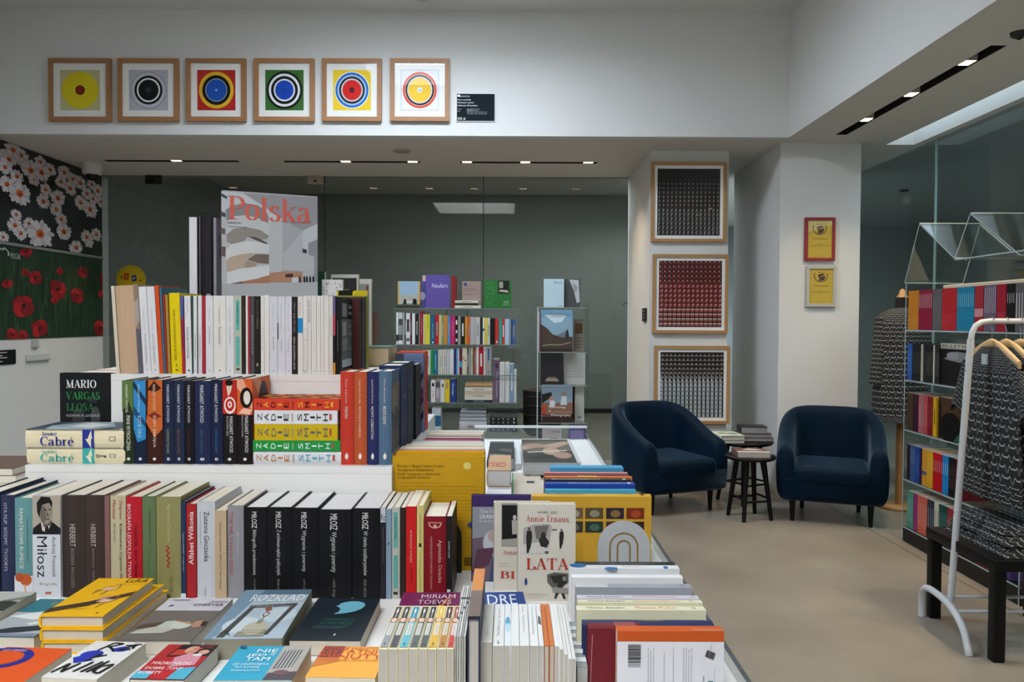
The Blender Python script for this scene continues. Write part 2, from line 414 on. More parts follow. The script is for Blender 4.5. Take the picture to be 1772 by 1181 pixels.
# joints in the slab: thin saw cuts
q = MB(); jm = mat('#3a352f', .9, 0)
for (a, c) in (((1415, 866), (1772, 1068)), ((1180, 935), (1560, 935))):
    if c[1] == 935: continue
    p0 = onz(a[0], a[1], .0006); p1 = onz(c[0], c[1], .0006); t = (p1 - p0).normalized(); nn = Vector((-t.y, t.x, 0)) * .003
    q.face([p0 - nn, p1 - nn, p1 + nn, p0 + nn], jm)
struct(q.build('trim_1'))
ZC = 3.035; ZH = 4.07
sbox('wall_left', (-4.5, -4.1, 0), (-4.4, 8.7, ZH + .1), WHITE)
sbox('wall_front', (-4.5, -4.2, 0), (7.2, -4.1, ZH + .1), WHITE)
sbox('wall_back', (-4.4, 6.67, ZC), (2.3, 6.77, ZH), WHITE)
# beam above the right aisle
q = MB()
BS = (2.645, 2.735, 4.45, 6.57); BS2 = (2.645, 2.735, 1.9, 4.0)
holes_plane(q, 2.3, 3.23, -4.1, 13, ZC, [BS, BS2], SOFFIT)
q.face([(2.3, -4.1, ZC), (2.3, -4.1, ZH), (2.3, 6.77, ZH), (2.3, 6.77, ZC)], WHITE)
q.face([(3.23, 13, ZC), (3.23, 13, ZH), (3.23, -4.1, ZH), (3.23, -4.1, ZC)], WHITE)
q.face([(2.3, -4.1, ZH), (3.23, -4.1, ZH), (3.23, 13, ZH), (2.3, 13, ZH)], WHITE)
struct(q.build('ceiling_beam'))
# lower ceiling over the back aisle
SL = [(-3.96, -2.66, 7.74, 7.82), (-2.22, -.9, 7.74, 7.82), (-.51, .82, 7.74, 7.82)]
q = MB()
holes_plane(q, -4.4, 2.3, 6.77, 8.7, ZC, SL, SOFFIT)
q.face([(-4.4, 8.7, ZC), (2.3, 8.7, ZC), (2.3, 8.7, ZC + .5), (-4.4, 8.7, ZC + .5)], SOFFIT)
q.face([(-4.4, 6.77, ZC + .5), (2.3, 6.77, ZC + .5), (2.3, 13, ZC + .5), (-4.4, 13, ZC + .5)], SOFFIT)
struct(q.build('ceiling'))
# high ceiling with a skylight behind the viewer
SK = (-1.75, .05, -2.1, -.2)
q = MB()
SK2 = (-1.5, .1, 4.5, 5.35)
holes_plane(q, -4.5, 2.3, -4.1, 6.67, ZH, [SK, SK2], WHITE)
for x0, x1, y0, y1, zt in (SK + (ZH + .55,), SK2 + (ZH + .22,)):
    for a, c in (((x0, y0), (x1, y0)), ((x1, y0), (x1, y1)), ((x1, y1), (x0, y1)), ((x0, y1), (x0, y0))):
        q.face([(a[0], a[1], ZH), (a[0], a[1], zt), (c[0], c[1], zt), (c[0], c[1], ZH)], WHITE)
struct(q.build('ceiling.001'))
for k, (x0, x1, y0, y1, zt) in enumerate((SK2 + (ZH + .22,), SK + (ZH + .55,))):
    q = MB(); q.face([(x0, y1, zt), (x1, y1, zt), (x1, y0, zt), (x0, y0, zt)], emit_mat(('#dbe6f2', '#e9ebee')[k], (SKY2_STRENGTH, SKY_STRENGTH)[k]))
    struct(q.build(('window_15', 'window_1')[k]))
# glow panels, not windows, added out of view to brighten the rooms behind glass
for k, (x0, x1, y0, y1, z, st) in enumerate(((-1.5, 2.25, 9.0, 10.8, ZC + .49, CORR_FILL), (4.4, 5.1, -1, 6.4, ZC + .01, CORR_FILL * .7))):
    q2 = MB(); q2.face([(x0, y1, z), (x1, y1, z), (x1, y0, z), (x0, y0, z)], emit_mat('#cfe0ea', st)); struct(q2.build('window_%d' % (16 + k)))
q = MB()
q.box(((x0 + x1) / 2 + .18, y0, zt - .06), ((x0 + x1) / 2 + .2, y1, zt - .01), mat('#8a8f92', .5, 0))
struct(q.build('trim_2'))
# narrow skylight along the right glass wall
q = MB()
q.face([(3.23, 6.93, ZC + .25), (3.47, 6.93, ZC + .25), (3.47, -4.1, ZC + .25), (3.23, -4.1, ZC + .25)], emit_mat('#cfe2ee', STRIP_STRENGTH))
struct(q.build('window_2'))
q = MB()
q.face([(3.47, -4.1, ZC), (3.47, 13, ZC), (3.47, 13, ZC + .4), (3.47, -4.1, ZC + .4)], WHITE)
q.face([(3.23, 6.93, ZC), (3.23, 13, ZC), (3.47, 13, ZC), (3.47, 6.93, ZC)][::-1], SOFFIT)
q.face([(3.23, 6.93, ZC), (3.47, 6.93, ZC), (3.47, 6.93, ZC + .4), (3.23, 6.93, ZC + .4)], WHITE)
q.face([(3.47, -4.1, ZC), (3.6, -4.1, ZC), (3.6, 13, ZC), (3.47, 13, ZC)], SOFFIT)
struct(q.build('ceiling.002'))
# columns
sbox('wall_pillar', (1.245, 7.22, 0), (1.95, 8.6, ZC), WHITE)
sbox('wall_column', (2.3, 6.87, 0), (2.99, 8.3, ZC), WHITE)
# rooms behind the glass
GREY = mat('#868a85', .8, .04, 3)
sbox('wall_corridor', (-4.5, 12.95, 0), (7.2, 13.1, ZC + .6), GREY)
sbox('wall_gallery_back', (3.3, 12.9, 0), (7.1, 12.949, ZC + .6), mat('#8d9593', .8, .04, 3))
sbox('wall_corridor_left', (-4.55, 8.7, 0), (-4.45, 13, ZC + .6), GREY)
sbox('baseboard_corridor', (-4.4, 12.925, 0), (3.0, 12.95, .07), mat('#22231f', .6, 0))
sbox('wall_gallery', (7.1, -4.1, 0), (7.2, 13, ZC + .6), mat('#858b88', .8, .04, 3))
q = MB(); q.face([(3.6, -4.1, ZC + .02), (3.6, 13, ZC + .02), (7.2, 13, ZC + .02), (7.2, -4.1, ZC + .02)][::-1], mat('#aab1b3', .8, .03, 3))
struct(q.build('ceiling.003'))
# partition in the gallery
sbox('wall_gallery_partition', (5.3, 3.4, 0), (5.5, 8.2, 2.75), mat('#8d959a', .8, .04, 3))
q = MB()
BW = (onx(1268, 372, 2.05), )
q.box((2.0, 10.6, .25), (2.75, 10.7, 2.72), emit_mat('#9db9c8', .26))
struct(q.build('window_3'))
q = MB()
for z in (.55, 1.0, 1.18, 1.6, 2.05): q.box((2.0, 10.57, z), (2.75, 10.6, z + .02), mat('#5f7482', .6, 0))
struct(q.build('trim_3'))
# glass walls
GL_T = glass_mat('#bab9b4', 1.5, 0, 'grey_green_glass', .5)
def pane(name, a, b, m=GL_T):
    return sbox(name, a, b, m)
jx = [-4.4, at(562, 500, 8.56).x, at(836, 500, 8.56).x, 1.245]
for i in range(3): pane('window_%d' % (4 + i), (jx[i] + .004, 8.56, 0), (jx[i + 1] - .004, 8.572, ZC))
pane('window_7', (1.95, 8.56, 0), (2.3, 8.572, ZC))
gy = [8.3, onx(1617, 400, 3.54).y, 4.6, 2.9, .5, -4.1]
for i in range(5): pane('window_%d' % (8 + i), (3.54, gy[i + 1] + .004, 0), (3.552, gy[i] - .004, ZC), glass_mat('#d9dfdc', 1.5, 0, 'clear_glass_wall', .7))
q = MB()
for y in gy[1:4]: q.box((3.538, y - .006, 0), (3.554, y + .006, ZC), mat('#9fb4b4', .3, 0))
struct(q.build('trim_4'))
q = MB()
for x in jx[1:3]: q.box((x - .004, 8.558, 0), (x + .004, 8.574, ZC), mat('#2c322e', .4, 0))
struct(q.build('trim_5'))
sbox('trim_6', (2.99, 8.2, 0), (3.54, 8.3, ZC), WHITE)
# glass door clamps on the back glass wall
for k, (px, h, lb) in enumerate(((266, '#161616', 'small black metal clamp at the top edge of the back glass wall'), (546, '#a59888', 'small beige metal clamp at the top edge of the back glass wall'))):
    p0 = at(px - 14, 308, 8.55); p1 = at(px + 14, 319, 8.55)
    r = root('glass_clamp', lb, 'clamp', loc((p0.x + p1.x) / 2, 8.55, p1.z))
    q = MB(); q.box((-.085, -.02, -.0), (.085, .01, ZC - p1.z - .001), mat(h, .35, 0)); bevel(q.build('clamp_plate', r), .004)
    q = MB()
    for x in (-.05, .05): q.lathe([(.012, 0), (.012, .004)], mat('#404040', .3, 0), 12)
    o = q.build('screw', r); o.rotation_euler = (PI / 2, 0, 0); o.location = (0, -.0205, .03)
# slot lights
def slot_light(name, label, x0, x1, y0, y1, lamps, along, group):
    r = root(name, label, 'ceiling light', loc((x0 + x1) / 2, (y0 + y1) / 2, ZC), group)
    cx, cy = (x0 + x1) / 2, (y0 + y1) / 2
    q = MB(); dm = mat('#1d1a17', .6, 0); h = .11
    a, b_, c, d = x0 - cx, x1 - cx, y0 - cy, y1 - cy
    q.face([(a, c, 0), (a, c, h), (b_, c, h), (b_, c, 0)][::-1], dm); q.face([(a, d, 0), (b_, d, 0), (b_, d, h), (a, d, h)][::-1], dm)
    q.face([(a, c, 0), (a, d, 0), (a, d, h), (a, c, h)][::-1], dm); q.face([(b_, c, 0), (b_, c, h), (b_, d, h), (b_, d, 0)][::-1], dm)
    q.face([(a, c, h), (a, d, h), (b_, d, h), (b_, c, h)][::-1], dm)
    q.build('slot_channel', r)
    for (lx, ly, lit) in lamps:
        q = MB(); s = .034
        m = emit_mat('#ffd9ae', 14) if lit else mat('#3a3531', .4, 0)
        q.box((lx - cx - (s * 1.5 if along == 'x' else s), ly - cy - (s if along == 'x' else s * 1.5), .0035), (lx - cx + (s * 1.5 if along == 'x' else s), ly - cy + (s if along == 'x' else s * 1.5), .1), mat('#c9c0b4', .4, 0))
        z = .0025; e = s * .85
        o = q.build('lamp_housing', r)
        q = MB(); ex = e * (1.5 if along == 'x' else 1); ey = e * (1 if along == 'x' else 1.5)
        q.face([(lx - cx - ex, ly - cy + ey, z), (lx - cx + ex, ly - cy + ey, z), (lx - cx + ex, ly - cy - ey, z), (lx - cx - ex, ly - cy - ey, z)], m)
        q.build('lamp_lens', o)
        if lit:
            ld = bpy.data.lights.new('downlight', 'SPOT'); ld.energy = LAMP_W * lit; ld.color = (1, .76, .5); ld.spot_size = math.radians(110); ld.spot_blend = .9; ld.shadow_soft_size = .04
            lo = bpy.data.objects.new('downlight', ld); C.objects.link(lo); lo.location = (lx, ly, ZC - .03)
def lx(px): return at(px, 284, 7.78).x
G = 'recessed slot lights in the lower ceiling'
slot_light('slot_light', 'short recessed ceiling slot with one glowing lamp near the flower wall', *SL[0], [(lx(305), 7.78, 1)], 'x', G)
slot_light('slot_light', 'recessed ceiling slot with two glowing lamps above the stacked book display', *SL[1], [(lx(598), 7.78, 1), (lx(714), 7.78, 1)], 'x', G)
slot_light('slot_light', 'recessed ceiling slot with three glowing lamps above the clear bookcase', *SL[2], [(lx(808), 7.78, 1), (lx(909), 7.78, 1), (lx(1018), 7.78, 1)], 'x', G)
slot_light('slot_light', 'long dark ceiling slot with three glowing lamps in the right beam', *BS, [(2.69, 6.1, 1.3), (2.69, 5.42, 1.3), (2.69, 4.76, 1.3)], 'y', G)
slot_light('slot_light', 'ceiling slot of the right beam nearer the viewer, mostly out of view', *BS2, [(2.69, 3.5, 2.2), (2.69, 2.8, 2.2)], 'y', G)
# ceiling speaker, square ceiling hatch, dome camera, sensor
p = at(697, 265, 7.3)
r = root('ceiling_speaker', 'round flat white speaker grille in the lower ceiling above the bookcase', 'speaker', loc(p.x, 7.25, ZC))
q = MB(); q.lathe([(.08, -.012), (.085, 0)], mat('#b5aea6', .6, 0), 28); q.build('speaker_rim', r)
q = MB(); q.lathe([(.001, -.016), (.066, -.0155), (.07, -.012)], mat('#a29b93', .7, .2, 400), 28); q.build('speaker_grille', r)
p = at(735, 8, 6.4)
r = root('ceiling_detector', 'small square white detector on the high ceiling above the round-target prints', 'detector', loc(p.x, 6.3, ZH))
q = MB(); q.box((-.08, -.08, -.05), (.08, .08, 0), mat('#cfccc6', .6, 0)); bevel(q.build('housing', r), .01)
q = MB(); q.lathe([(.03, -.062), (.045, -.05)], mat('#b4b0aa', .5, 0), 20); q.build('lens_ring', r)
p = at(163, 302, 7.9)
r = root('dome_camera', 'white ceiling dome camera with a black dome beside the daisy wall', 'security camera', loc(p.x - .02, 7.9, ZC))
q = MB(); q.lathe([(.075, -.115), (.09, -.1), (.095, -.01), (.095, 0)], mat('#d2d0cc', .5, 0), 28); q.build('housing', r)
q = MB(); q.lathe([(.005, -.175), (.035, -.165), (.058, -.135), (.062, -.112)], mat('#0c0d0e', .1, 0), 24); q.build('dome', r)
p = at(1768, 40, 4.2)
r = root('ceiling_sensor', 'small black sensor under the right beam at the picture edge', 'sensor', loc(p.x + .02, 4.25, ZC))
q = MB(); q.lathe([(.02, -.03), (.04, -.02), (.045, 0)], mat('#26262a', .4, 0), 16); q.build('housing', r)
q = MB(); q.lathe([(.004, -.04), (.018, -.031)], mat('#101012', .2, 0), 12); q.build('lens', r)

# invented fill spots, added to brighten the rooms behind the glass
for k, (x, y, z, wt, col, lb) in enumerate(((4.6, 9.4, ZC + .02, 45, (.86, .95, 1), 'ceiling downlight of the dark room beyond the right glass, far one'), (4.4, 6.6, ZC + .02, 16, (.86, .95, 1), 'ceiling downlight of the dark room beyond the right glass, near one'), (2.0, 11.2, ZC + .5, 210, (.75, .9, 1), 'ceiling downlight of the corridor behind the back glass wall'))):
    r = root('fill_spot', lb, 'ceiling light', loc(x, y, z), 'downlights behind the glass walls')
    q = MB(); q.lathe([(.05, -.02), (.055, 0)], mat('#3a3c3c', .5, 0), 18, cap=False); q.build('trim_ring', r)
    q = MB(); q.lathe([(.001, -.004), (.048, -.004)], mat('#c9d0d4', .4, 0), 16, cap=False); q.build('lens', r)
    ld = bpy.data.lights.new('fill_spot_lamp', 'SPOT'); ld.energy = wt; ld.color = col; ld.spot_size = math.radians(168); ld.spot_blend = .5; ld.shadow_soft_size = .05
    lo = bpy.data.objects.new('fill_spot_lamp', ld); C.objects.link(lo); lo.location = (x, y, z - .12)
# ================================================================== things on the walls
def framed(name, label, cat, x0, x1, z0, z1, y, fw, depth, wood, mount, art, decs, group=None, tilt=0, ibox=(.125, .125, .875, .875), artname='print', glass=True):
    """picture facing the viewer: frame bars, mount board, print, pane"""
    W, Hh = x1 - x0, z1 - z0
    r = root(name, label, cat, loc((x0 + x1) / 2, y, z0), group)
    q = MB(); a = -W / 2; b_ = W / 2
    # mitred bars
    for (p, pi) in (([(a, 0), (b_, 0)], [(a + fw, fw), (b_ - fw, fw)]), ([(b_, 0), (b_, Hh)], [(b_ - fw, fw), (b_ - fw, Hh - fw)]), ([(b_, Hh), (a, Hh)], [(b_ - fw, Hh - fw), (a + fw, Hh - fw)]), ([(a, Hh), (a, 0)], [(a + fw, Hh - fw), (a + fw, fw)])):
        P = [p[0], p[1], pi[1], pi[0]]
        fr = [(u, -depth, v) for u, v in P]; bk = [(u, -.001, v) for u, v in P]
        q.face(fr, wood); q.face(bk[::-1], wood)
        for i in range(4):
            j = (i + 1) % 4; q.face([fr[j], fr[i], bk[i], bk[j]], wood)
    q.build('frame', r)
    q = MB(); q.box((a + fw, -depth * .55, fw), (b_ - fw, -.002, Hh - fw), mat(mount, .8, 0)); mb = q.build('mount_board', r)
    iw, ih = W - 2 * fw, Hh - 2 * fw
    q = MB(); u0, v0, u1, v1 = ibox
    o = Vector((a + fw + u0 * iw, -depth * .55 - .001, fw + v0 * ih)); su, sv = (u1 - u0) * iw, (v1 - v0) * ih
    q.box((o.x, o.y, o.z), (o.x + su, o.y + .001, o.z + sv), mat(art, .6, 0))
    for i, d in enumerate(decs):
        if d: decal(q, d, o, X_, Z_, -Y_, su, sv, .0006 + .0003 * (i % 6 if len(decs) > 60 else i), .6)
    q.build(artname, r)
    if glass:
        q = MB(); q.face([(a + fw, -depth * .8, fw), (b_ - fw, -depth * .8, fw), (b_ - fw, -depth * .8, Hh - fw), (a + fw, -depth * .8, Hh - fw)], glass_mat('#ffffff', 1.3, 0, 'picture_glass')); q.build('glass', r)
    return r
YW = 6.665
OAK = wood_mat('#a5754c', 8, 8, 40)
def cc(r): return (.5 - r, .5 - r, .5 + r, .5 + r)
arts = [
 ('yellow disc with a small dark red centre', 86, 194, '#c6c08e', [('e', cc(.46), '#dccb18'), ('e', cc(.12), '#3a0d0a'), ('e', cc(.1), '#93150f'), ('e', cc(.02), '#c04a20')]),
 ('black disc and rings on pale grey', 205, 311, '#b9b9c2', [('e', cc(.46), '#8f90a0'), ('e', cc(.44), '#c9c9cf'), ('e', cc(.36), '#0a0a0e'), ('e', cc(.3), '#f2f2f2'), ('e', cc(.26), '#0a0a0e'), ('o', cc(.06), '#5a5a78', .8), ('e', cc(.02), '#5a5a78')]),
 ('blue disc with black and yellow rings on red', 323, 427, '#b81710', [('e', cc(.46), '#e0b324'), ('e', cc(.37), '#0a0a0f'), ('e', cc(.29), '#8f9cae'), ('e', cc(.265), '#1552b0'), ('o', cc(.025), '#cfe0f0', .5)]),
 ('blue disc with black and white rings on green', 440, 545, '#2e6b1e', [('e', cc(.47), '#0b0b0f'), ('e', cc(.41), '#eceef0'), ('e', cc(.35), '#0b0b0f'), ('e', cc(.28), '#e8eaec'), ('e', cc(.24), '#1146b4'), ('o', cc(.05), '#0d2f80', .7)]),
 ('red disc with black and blue rings on yellow', 557, 661, '#ecc812', [('e', cc(.46), '#f4f4f0'), ('e', cc(.44), '#1f6fc6'), ('e', cc(.38), '#a9c7e6'), ('e', cc(.34), '#0d0c10'), ('e', cc(.29), '#c9c4c8'), ('e', cc(.25), '#d3201c'), ('e', cc(.065), '#171233'), ('e', cc(.02), '#d3201c')]),
 ('yellow disc with black and coral rings on white', 674, 778, '#e8e8ec', [('r', (0, 0, 1, .006), '#6a6a90'), ('r', (0, .994, 1, 1), '#6a6a90'), ('r', (0, 0, .006, 1), '#6a6a90'), ('r', (.994, 0, 1, 1), '#6a6a90'), ('e', cc(.45), '#e0543c'), ('e', cc(.39), '#efe6e2'), ('e', cc(.38), '#0d0c10'), ('e', cc(.335), '#d9d2dc'), ('e', cc(.3), '#f1c73a'), ('e', cc(.07), '#dfe6ee'), ('e', cc(.02), '#8aa0d0')]),
]
for lb, a, b_, bg, decs in arts:
    p0 = at(a + 2, 211, YW); p1 = at(b_ - 0, 103.5, YW)
    framed('framed_print', 'square oak-framed print of a ' + lb, 'picture', p0.x, p1.x, p0.z, p1.z, YW, .036, .035, OAK, '#eeeeea', bg, decs, 'six square prints of concentric rings on the high wall')
# black price sign
p0 = at(790.5, 209.5, YW); p1 = at(856, 163, YW)
r = root('price_sign', 'black rectangular price sign with white lettering, right of the ring prints', 'sign', loc((p0.x + p1.x) / 2, YW, p0.z))
W_, H_ = p1.x - p0.x, p1.z - p0.z
q = MB(); q.box((-W_ / 2 - .006, -.006, -.005), (W_ / 2 + .003, -.001, H_ + .006), mat('#eceef0', .5, 0)); q.build('sign_backing', r)
q = MB(); q.box((-W_ / 2, -.008, 0), (W_ / 2, -.006, H_), mat('#1c2429', .85, 0, 30, 0, .1)); q.build('sign_board', r)
Wt = '#eef2f4'
prints(r, [('p', [(.015, .89), (.015, .95), (.04, .97), (.055, .94), (.08, .99), (.09, .92), (.09, .88)], Wt),
  ('t', 'BOOKSTORE', (.09, .88, .345, .925), Wt, 0), ('t', 'Piotr Lutyński', (.015, .73, .37, .81), Wt, 0), ('t', 'Nieznany wymiar', (.015, .63, .46, .7), Wt, 0), ('t', 'Unknown Dimension', (.015, .535, .545, .595), Wt, 0),
  ('t', 'Wymiar', (.015, .415, .13, .445), Wt, 0), ('t', 'Print', (.015, .34, .085, .37), Wt, 0), ('t', 'Format/Format: 50 × 50 cm', (.27, .42, .62, .45), Wt, 0), ('t', 'Nakład/Edition: 10 + AP', (.27, .365, .57, .395), Wt, 0), ('t', 'Papier/Paper: Hahnemühle Photo Rag', (.27, .305, .8, .335), Wt, 0), ('t', 'Technologia/Technology: Giclée Pigment Print', (.27, .24, .8, .27), Wt, 0),
  ('t', '350 zł', (.02, .03, .23, .125), Wt, 0)], Vector((-W_ / 2, -.008, 0)), X_, Z_, -Y_, W_, H_, 'sign_text', 'sign_logo', off0=.0015)
# ---- the three grid prints on the narrow pillar
PIN = wood_mat('#b98a58', 8, 8, 40)
def cells(nx, ny, fn):
    out = []
    for j in range(ny):
        for i in range(nx): out += (fn(i, j, (i + .5) / nx, 1 - (j + .5) / ny, 1 / nx, 1 / ny) + [None] * 6)[:6]
    return out
rr = random.Random(3)
def g1(i, j, u, v, a, b_):
    if j == 0: return [('e', (u - .004, v - .004, u + .004, v + .004), '#4a4440')] if i > 6 else []
    s = min(1, j / 7)
    lt = ('#8d8078', '#7d685e', '#6c564c')[min(2, int(j / 3.5))] if j < 9 else '#77706a'
    hs = .05 + .13 * s
    o = [('e', (u - hs * a, v + .12 * b_ * s, u + hs * a, v + .12 * b_ * s + 2 * hs * b_), ('#6a645e', '#a39b93')[j > 2])]
    if j > 2:
        o.append(('p', [(u - .26 * a * s, v - .34 * b_ * s), (u + .26 * a * s, v - .34 * b_ * s), (u + .06 * a, v + .26 * b_ * s), (u - .06 * a, v + .26 * b_ * s)], lt))
        o.append(('r', (u - .05 * a, v - .34 * b_ * s, u + .2 * a * s, v - .05 * b_), '#2a2320'))
    if j >= 9:
        o.append(('r', (u - .42 * a, v - .42 * b_, u + .42 * a, v - .3 * b_), '#6c6a68'))
        o.append(('r', (u - .24 * a, v - .2 * b_, u - .14 * a, v + .3 * b_), '#a9a8a4'))
    return o
def g2(i, j, u, v, a, b_):
    red = ('#7a1c1a', '#86211d', '#8c2a22', '#7c3128')[min(3, j // 4)]
    o = [('r', (u - .46 * a, v - .46 * b_, u + (.05 if j < 5 else .46) * a, v + .46 * b_), red)]
    if j < 5:
        o += [('e', (u - .3 * a, v + .1 * b_, u - .02 * a, v + .4 * b_), '#b9aaa4'), ('p', [(u + .1 * a, v - .4 * b_), (u + .4 * a, v - .1 * b_), (u + .3 * a, v + .2 * b_)], '#8a6a5e')]
    elif j < 10:
        o += [('p', [(u - .1 * a, v + .34 * b_), (u + .42 * a, v + .4 * b_), (u + .2 * a, v - .1 * b_)], '#a9a6a8'), ('e', (u - .3 * a, v - .34 * b_, u + .12 * a, v + .06 * b_), '#a86a5c'), ('p', [(u - .46 * a, v - .46 * b_), (u + .1 * a, v - .46 * b_), (u - .3 * a, v - .1 * b_)], '#3a0f0e')]
    else:
        o += [('r', (u - .36 * a, v + .02 * b_, u + .36 * a, v + .36 * b_), '#c2c6c6'), ('e', (u - .24 * a, v - .4 * b_, u + .24 * a, v + .2 * b_), '#a05a4a'), ('r', (u - .46 * a, v - .46 * b_, u + .46 * a, v - .36 * b_), '#2c0d0c')]
    return o
def g3(i, j, u, v, a, b_):
    o = [('r', (u - .5 * a, v - .5 * b_, u + .5 * a, v - .4 * b_), '#8d8580')]
    if j < 8: o.append(('p', [(u - .32 * a, v - .4 * b_), (u + .3 * a, v - .4 * b_), (u + .08 * a, v + .02 * b_), (u - .06 * a, v + .02 * b_)], '#a58f84'))
    if j >= 4: 
        s = min(.32, .03 + (j - 4) * .09)
        o.append(('r', (u - .5 * a, v - .4 * b_, u - .5 * a + 2 * s * a, v + .42 * b_), '#b6bec2' if j > 5 else '#8d9294'))
    if 7 < j < 13: o.append(('r', (u - .1 * a, v - .4 * b_, u - .06 * a, v + .42 * b_), '#8f979a'))
    return o
YP = 7.215
for lb, px, art, fn, ny in (('black grid print of tiny pale figures, topmost on the pillar', (1125.5, 419, 1256.5, 282), '#151313', g1, 15), ('dark red grid print of repeated heads, middle of the pillar', (1128, 577, 1259.5, 441), '#2a0f0e', g2, 14), ('black and grey grid print behind the left armchair, lowest on the pillar', (1130.5, 733, 1262.5, 599), '#100f0f', g3, 15)):
    p0 = at(px[0], px[1], YP); p1 = at(px[2], px[3], YP)
    framed('framed_grid_print', 'oak-framed ' + lb, 'picture', p0.x, p1.x, p0.z, p1.z, YP, .028, .032, PIN, '#f6f8f8', art, cells(15 if ny == 15 else 14, ny, fn), 'three oak-framed grid prints on the pillar', ibox=(.045, .045, .955, .955))
# ---- certificates on the column
YC = 6.865
def cert(label, px, fr, group, refl):
    p0 = at(px[0], px[1], YC); p1 = at(px[2], px[3], YC)
    d = [('t', '2019' if refl else '2020', (.36, .875, .62, .915), '#5a2a40', 0), ('o', (.2, .62, .78, .96), '#4a2c44', .9, 24, 150, 390),
     ('p', [(.36, .82), (.55, .86), (.66, .83), (.46, .79)], '#3d2038'), ('p', [(.36, .82), (.46, .79), (.46, .76), (.36, .79)], '#4a2a42'), ('p', [(.36, .76), (.46, .73), (.66, .77), (.66, .8), (.46, .76)], '#3d2038'), ('p', [(.38, .72), (.46, .69), (.66, .73), (.66, .76), (.46, .72)], '#4a2a42'), ('p', [(.36, .68), (.46, .65), (.64, .69), (.64, .72), (.46, .68)], '#3d2038'),
     ('t', 'MOCAK Bookstore', (.22, .5, .8, .53), '#4a3a20', 0), ('t', 'Certificate', (.38, .36, .64, .38), '#6a5a28', 0), ('t', 'Kraków UNESCO City of Literature', (.14, .32, .88, .345), '#5a4a22', 0), ('t', 'for the year', (.4, .28, .62, .3), '#6a5a28', 0), ('t', 'Kraków 2019', (.3, .04, .7, .06), '#6a5a28', 0)]
    framed('framed_certificate', label, 'certificate', p0.x, p1.x, p0.z, p1.z, YC, .026, .022, mat(fr, .4, .02), '#bfa644', '#c4aa42', d, group, ibox=(.0, .0, 1, 1), artname='certificate')
cert('gold certificate in a red frame, the upper one on the column', (1391, 452, 1444.5, 377), '#8f2a34', 'two gold certificates on the column', 1)
cert('gold certificate in a silver frame under the red-framed one', (1393.5, 531, 1446, 460.5), '#b9b6b0', 'two gold certificates on the column', 0)
# black label on the side of the pillar
p0 = onx(1114, 560, 1.245); p1 = onx(1124, 536, 1.245)
r = root('wall_label', 'small upright black label left of the middle grid print', 'label', loc(1.243, 7.45, 1.5))
q = MB(); q.box((-.012, -.1, -.0), (0, .1, .12), mat('#17181a', .4, 0)); o = q.build('label_plate', r)
q = MB()
for z in (.03, .06, .09): q.face([(-.0125, .08, z), (-.0125, -.05, z), (-.0125, -.05, z + .008), (-.0125, .08, z + .008)], mat('#8d9092', .5, 0))
q.build('label_text', r)
# ---- flower banners on the left wall
XL = -4.395
def wall_pt(px, py): p = onx(px, py, XL); return p.y, p.z
dz = wall_pt(95, 431)[1]
def banner(name, label, y0, y1, z0, z1, base, fn, top_bar):
    r = root(name, label, 'banner', loc(XL, (y0 + y1) / 2, z0))
    yc = (y0 + y1) / 2
    q = MB(); q.box((-.004, y0 - yc, 0), (.004, y1 - yc, z1 - z0), base)
    fn(q, lambda px, py: (wall_pt(px, py)[0] - yc, wall_pt(px, py)[1] - z0))
    q.build('printed_sheet', r)
    return r
zd0 = 2.165; zp0 = 1.315
rd = random.Random(11)
LAY = [0]
def poly(q, pts, m):
    LAY[0] += 1
    x = .0045 + .00001 * LAY[0]
    P = [(x, a, b) for a, b in pts]
    a, b_, c = [Vector(p) for p in P[:3]]
    if (b_ - a).cross(c - a).x < 0: P = P[::-1]
    q.face(P, m)
def clipped(pts, y0, y1, z0, z1): return [(min(max(a, y0), y1), min(max(b, z0), z1)) for a, b in pts]
def daisy(q, y, z, r, box, squash=1, white='#cfc9cc', eye='#c8642a'):
    n = 15; a0 = rd.random() * 6
    for k in range(n):
        a = a0 + 2 * PI * k / n + rd.uniform(-.1, .1); L = r * rd.uniform(.82, 1.08); wd = r * .17
        c, s = math.cos(a), math.sin(a)
        pts = []
        for t, ww in ((.2, .5), (.55, 1), (.85, .95), (1, .25)): pts.append((t * L, ww * wd))
        for t, ww in ((1, -.25), (.85, -.95), (.55, -1), (.2, -.5)): pts.append((t * L, ww * wd))
        poly(q, clipped([(y + (u * c - v * s) * 1.6, z + (u * s + v * c) * squash) for u, v in pts], *box), mat(white if k % 3 else '#b9b2b8', .7, .05, 20))
    poly(q, clipped([(y + .48 * r * math.cos(2 * PI * k / 14), z + .3 * r * squash * math.sin(2 * PI * k / 14)) for k in range(14)], *box), mat(eye, .7, .1, 60))
    poly(q, clipped([(y + .22 * r * math.cos(2 * PI * k / 10) + .05 * r, z - .05 * r + .14 * r * squash * math.sin(2 * PI * k / 10)) for k in range(10)], *box), mat('#8a3a18', .7, 0))
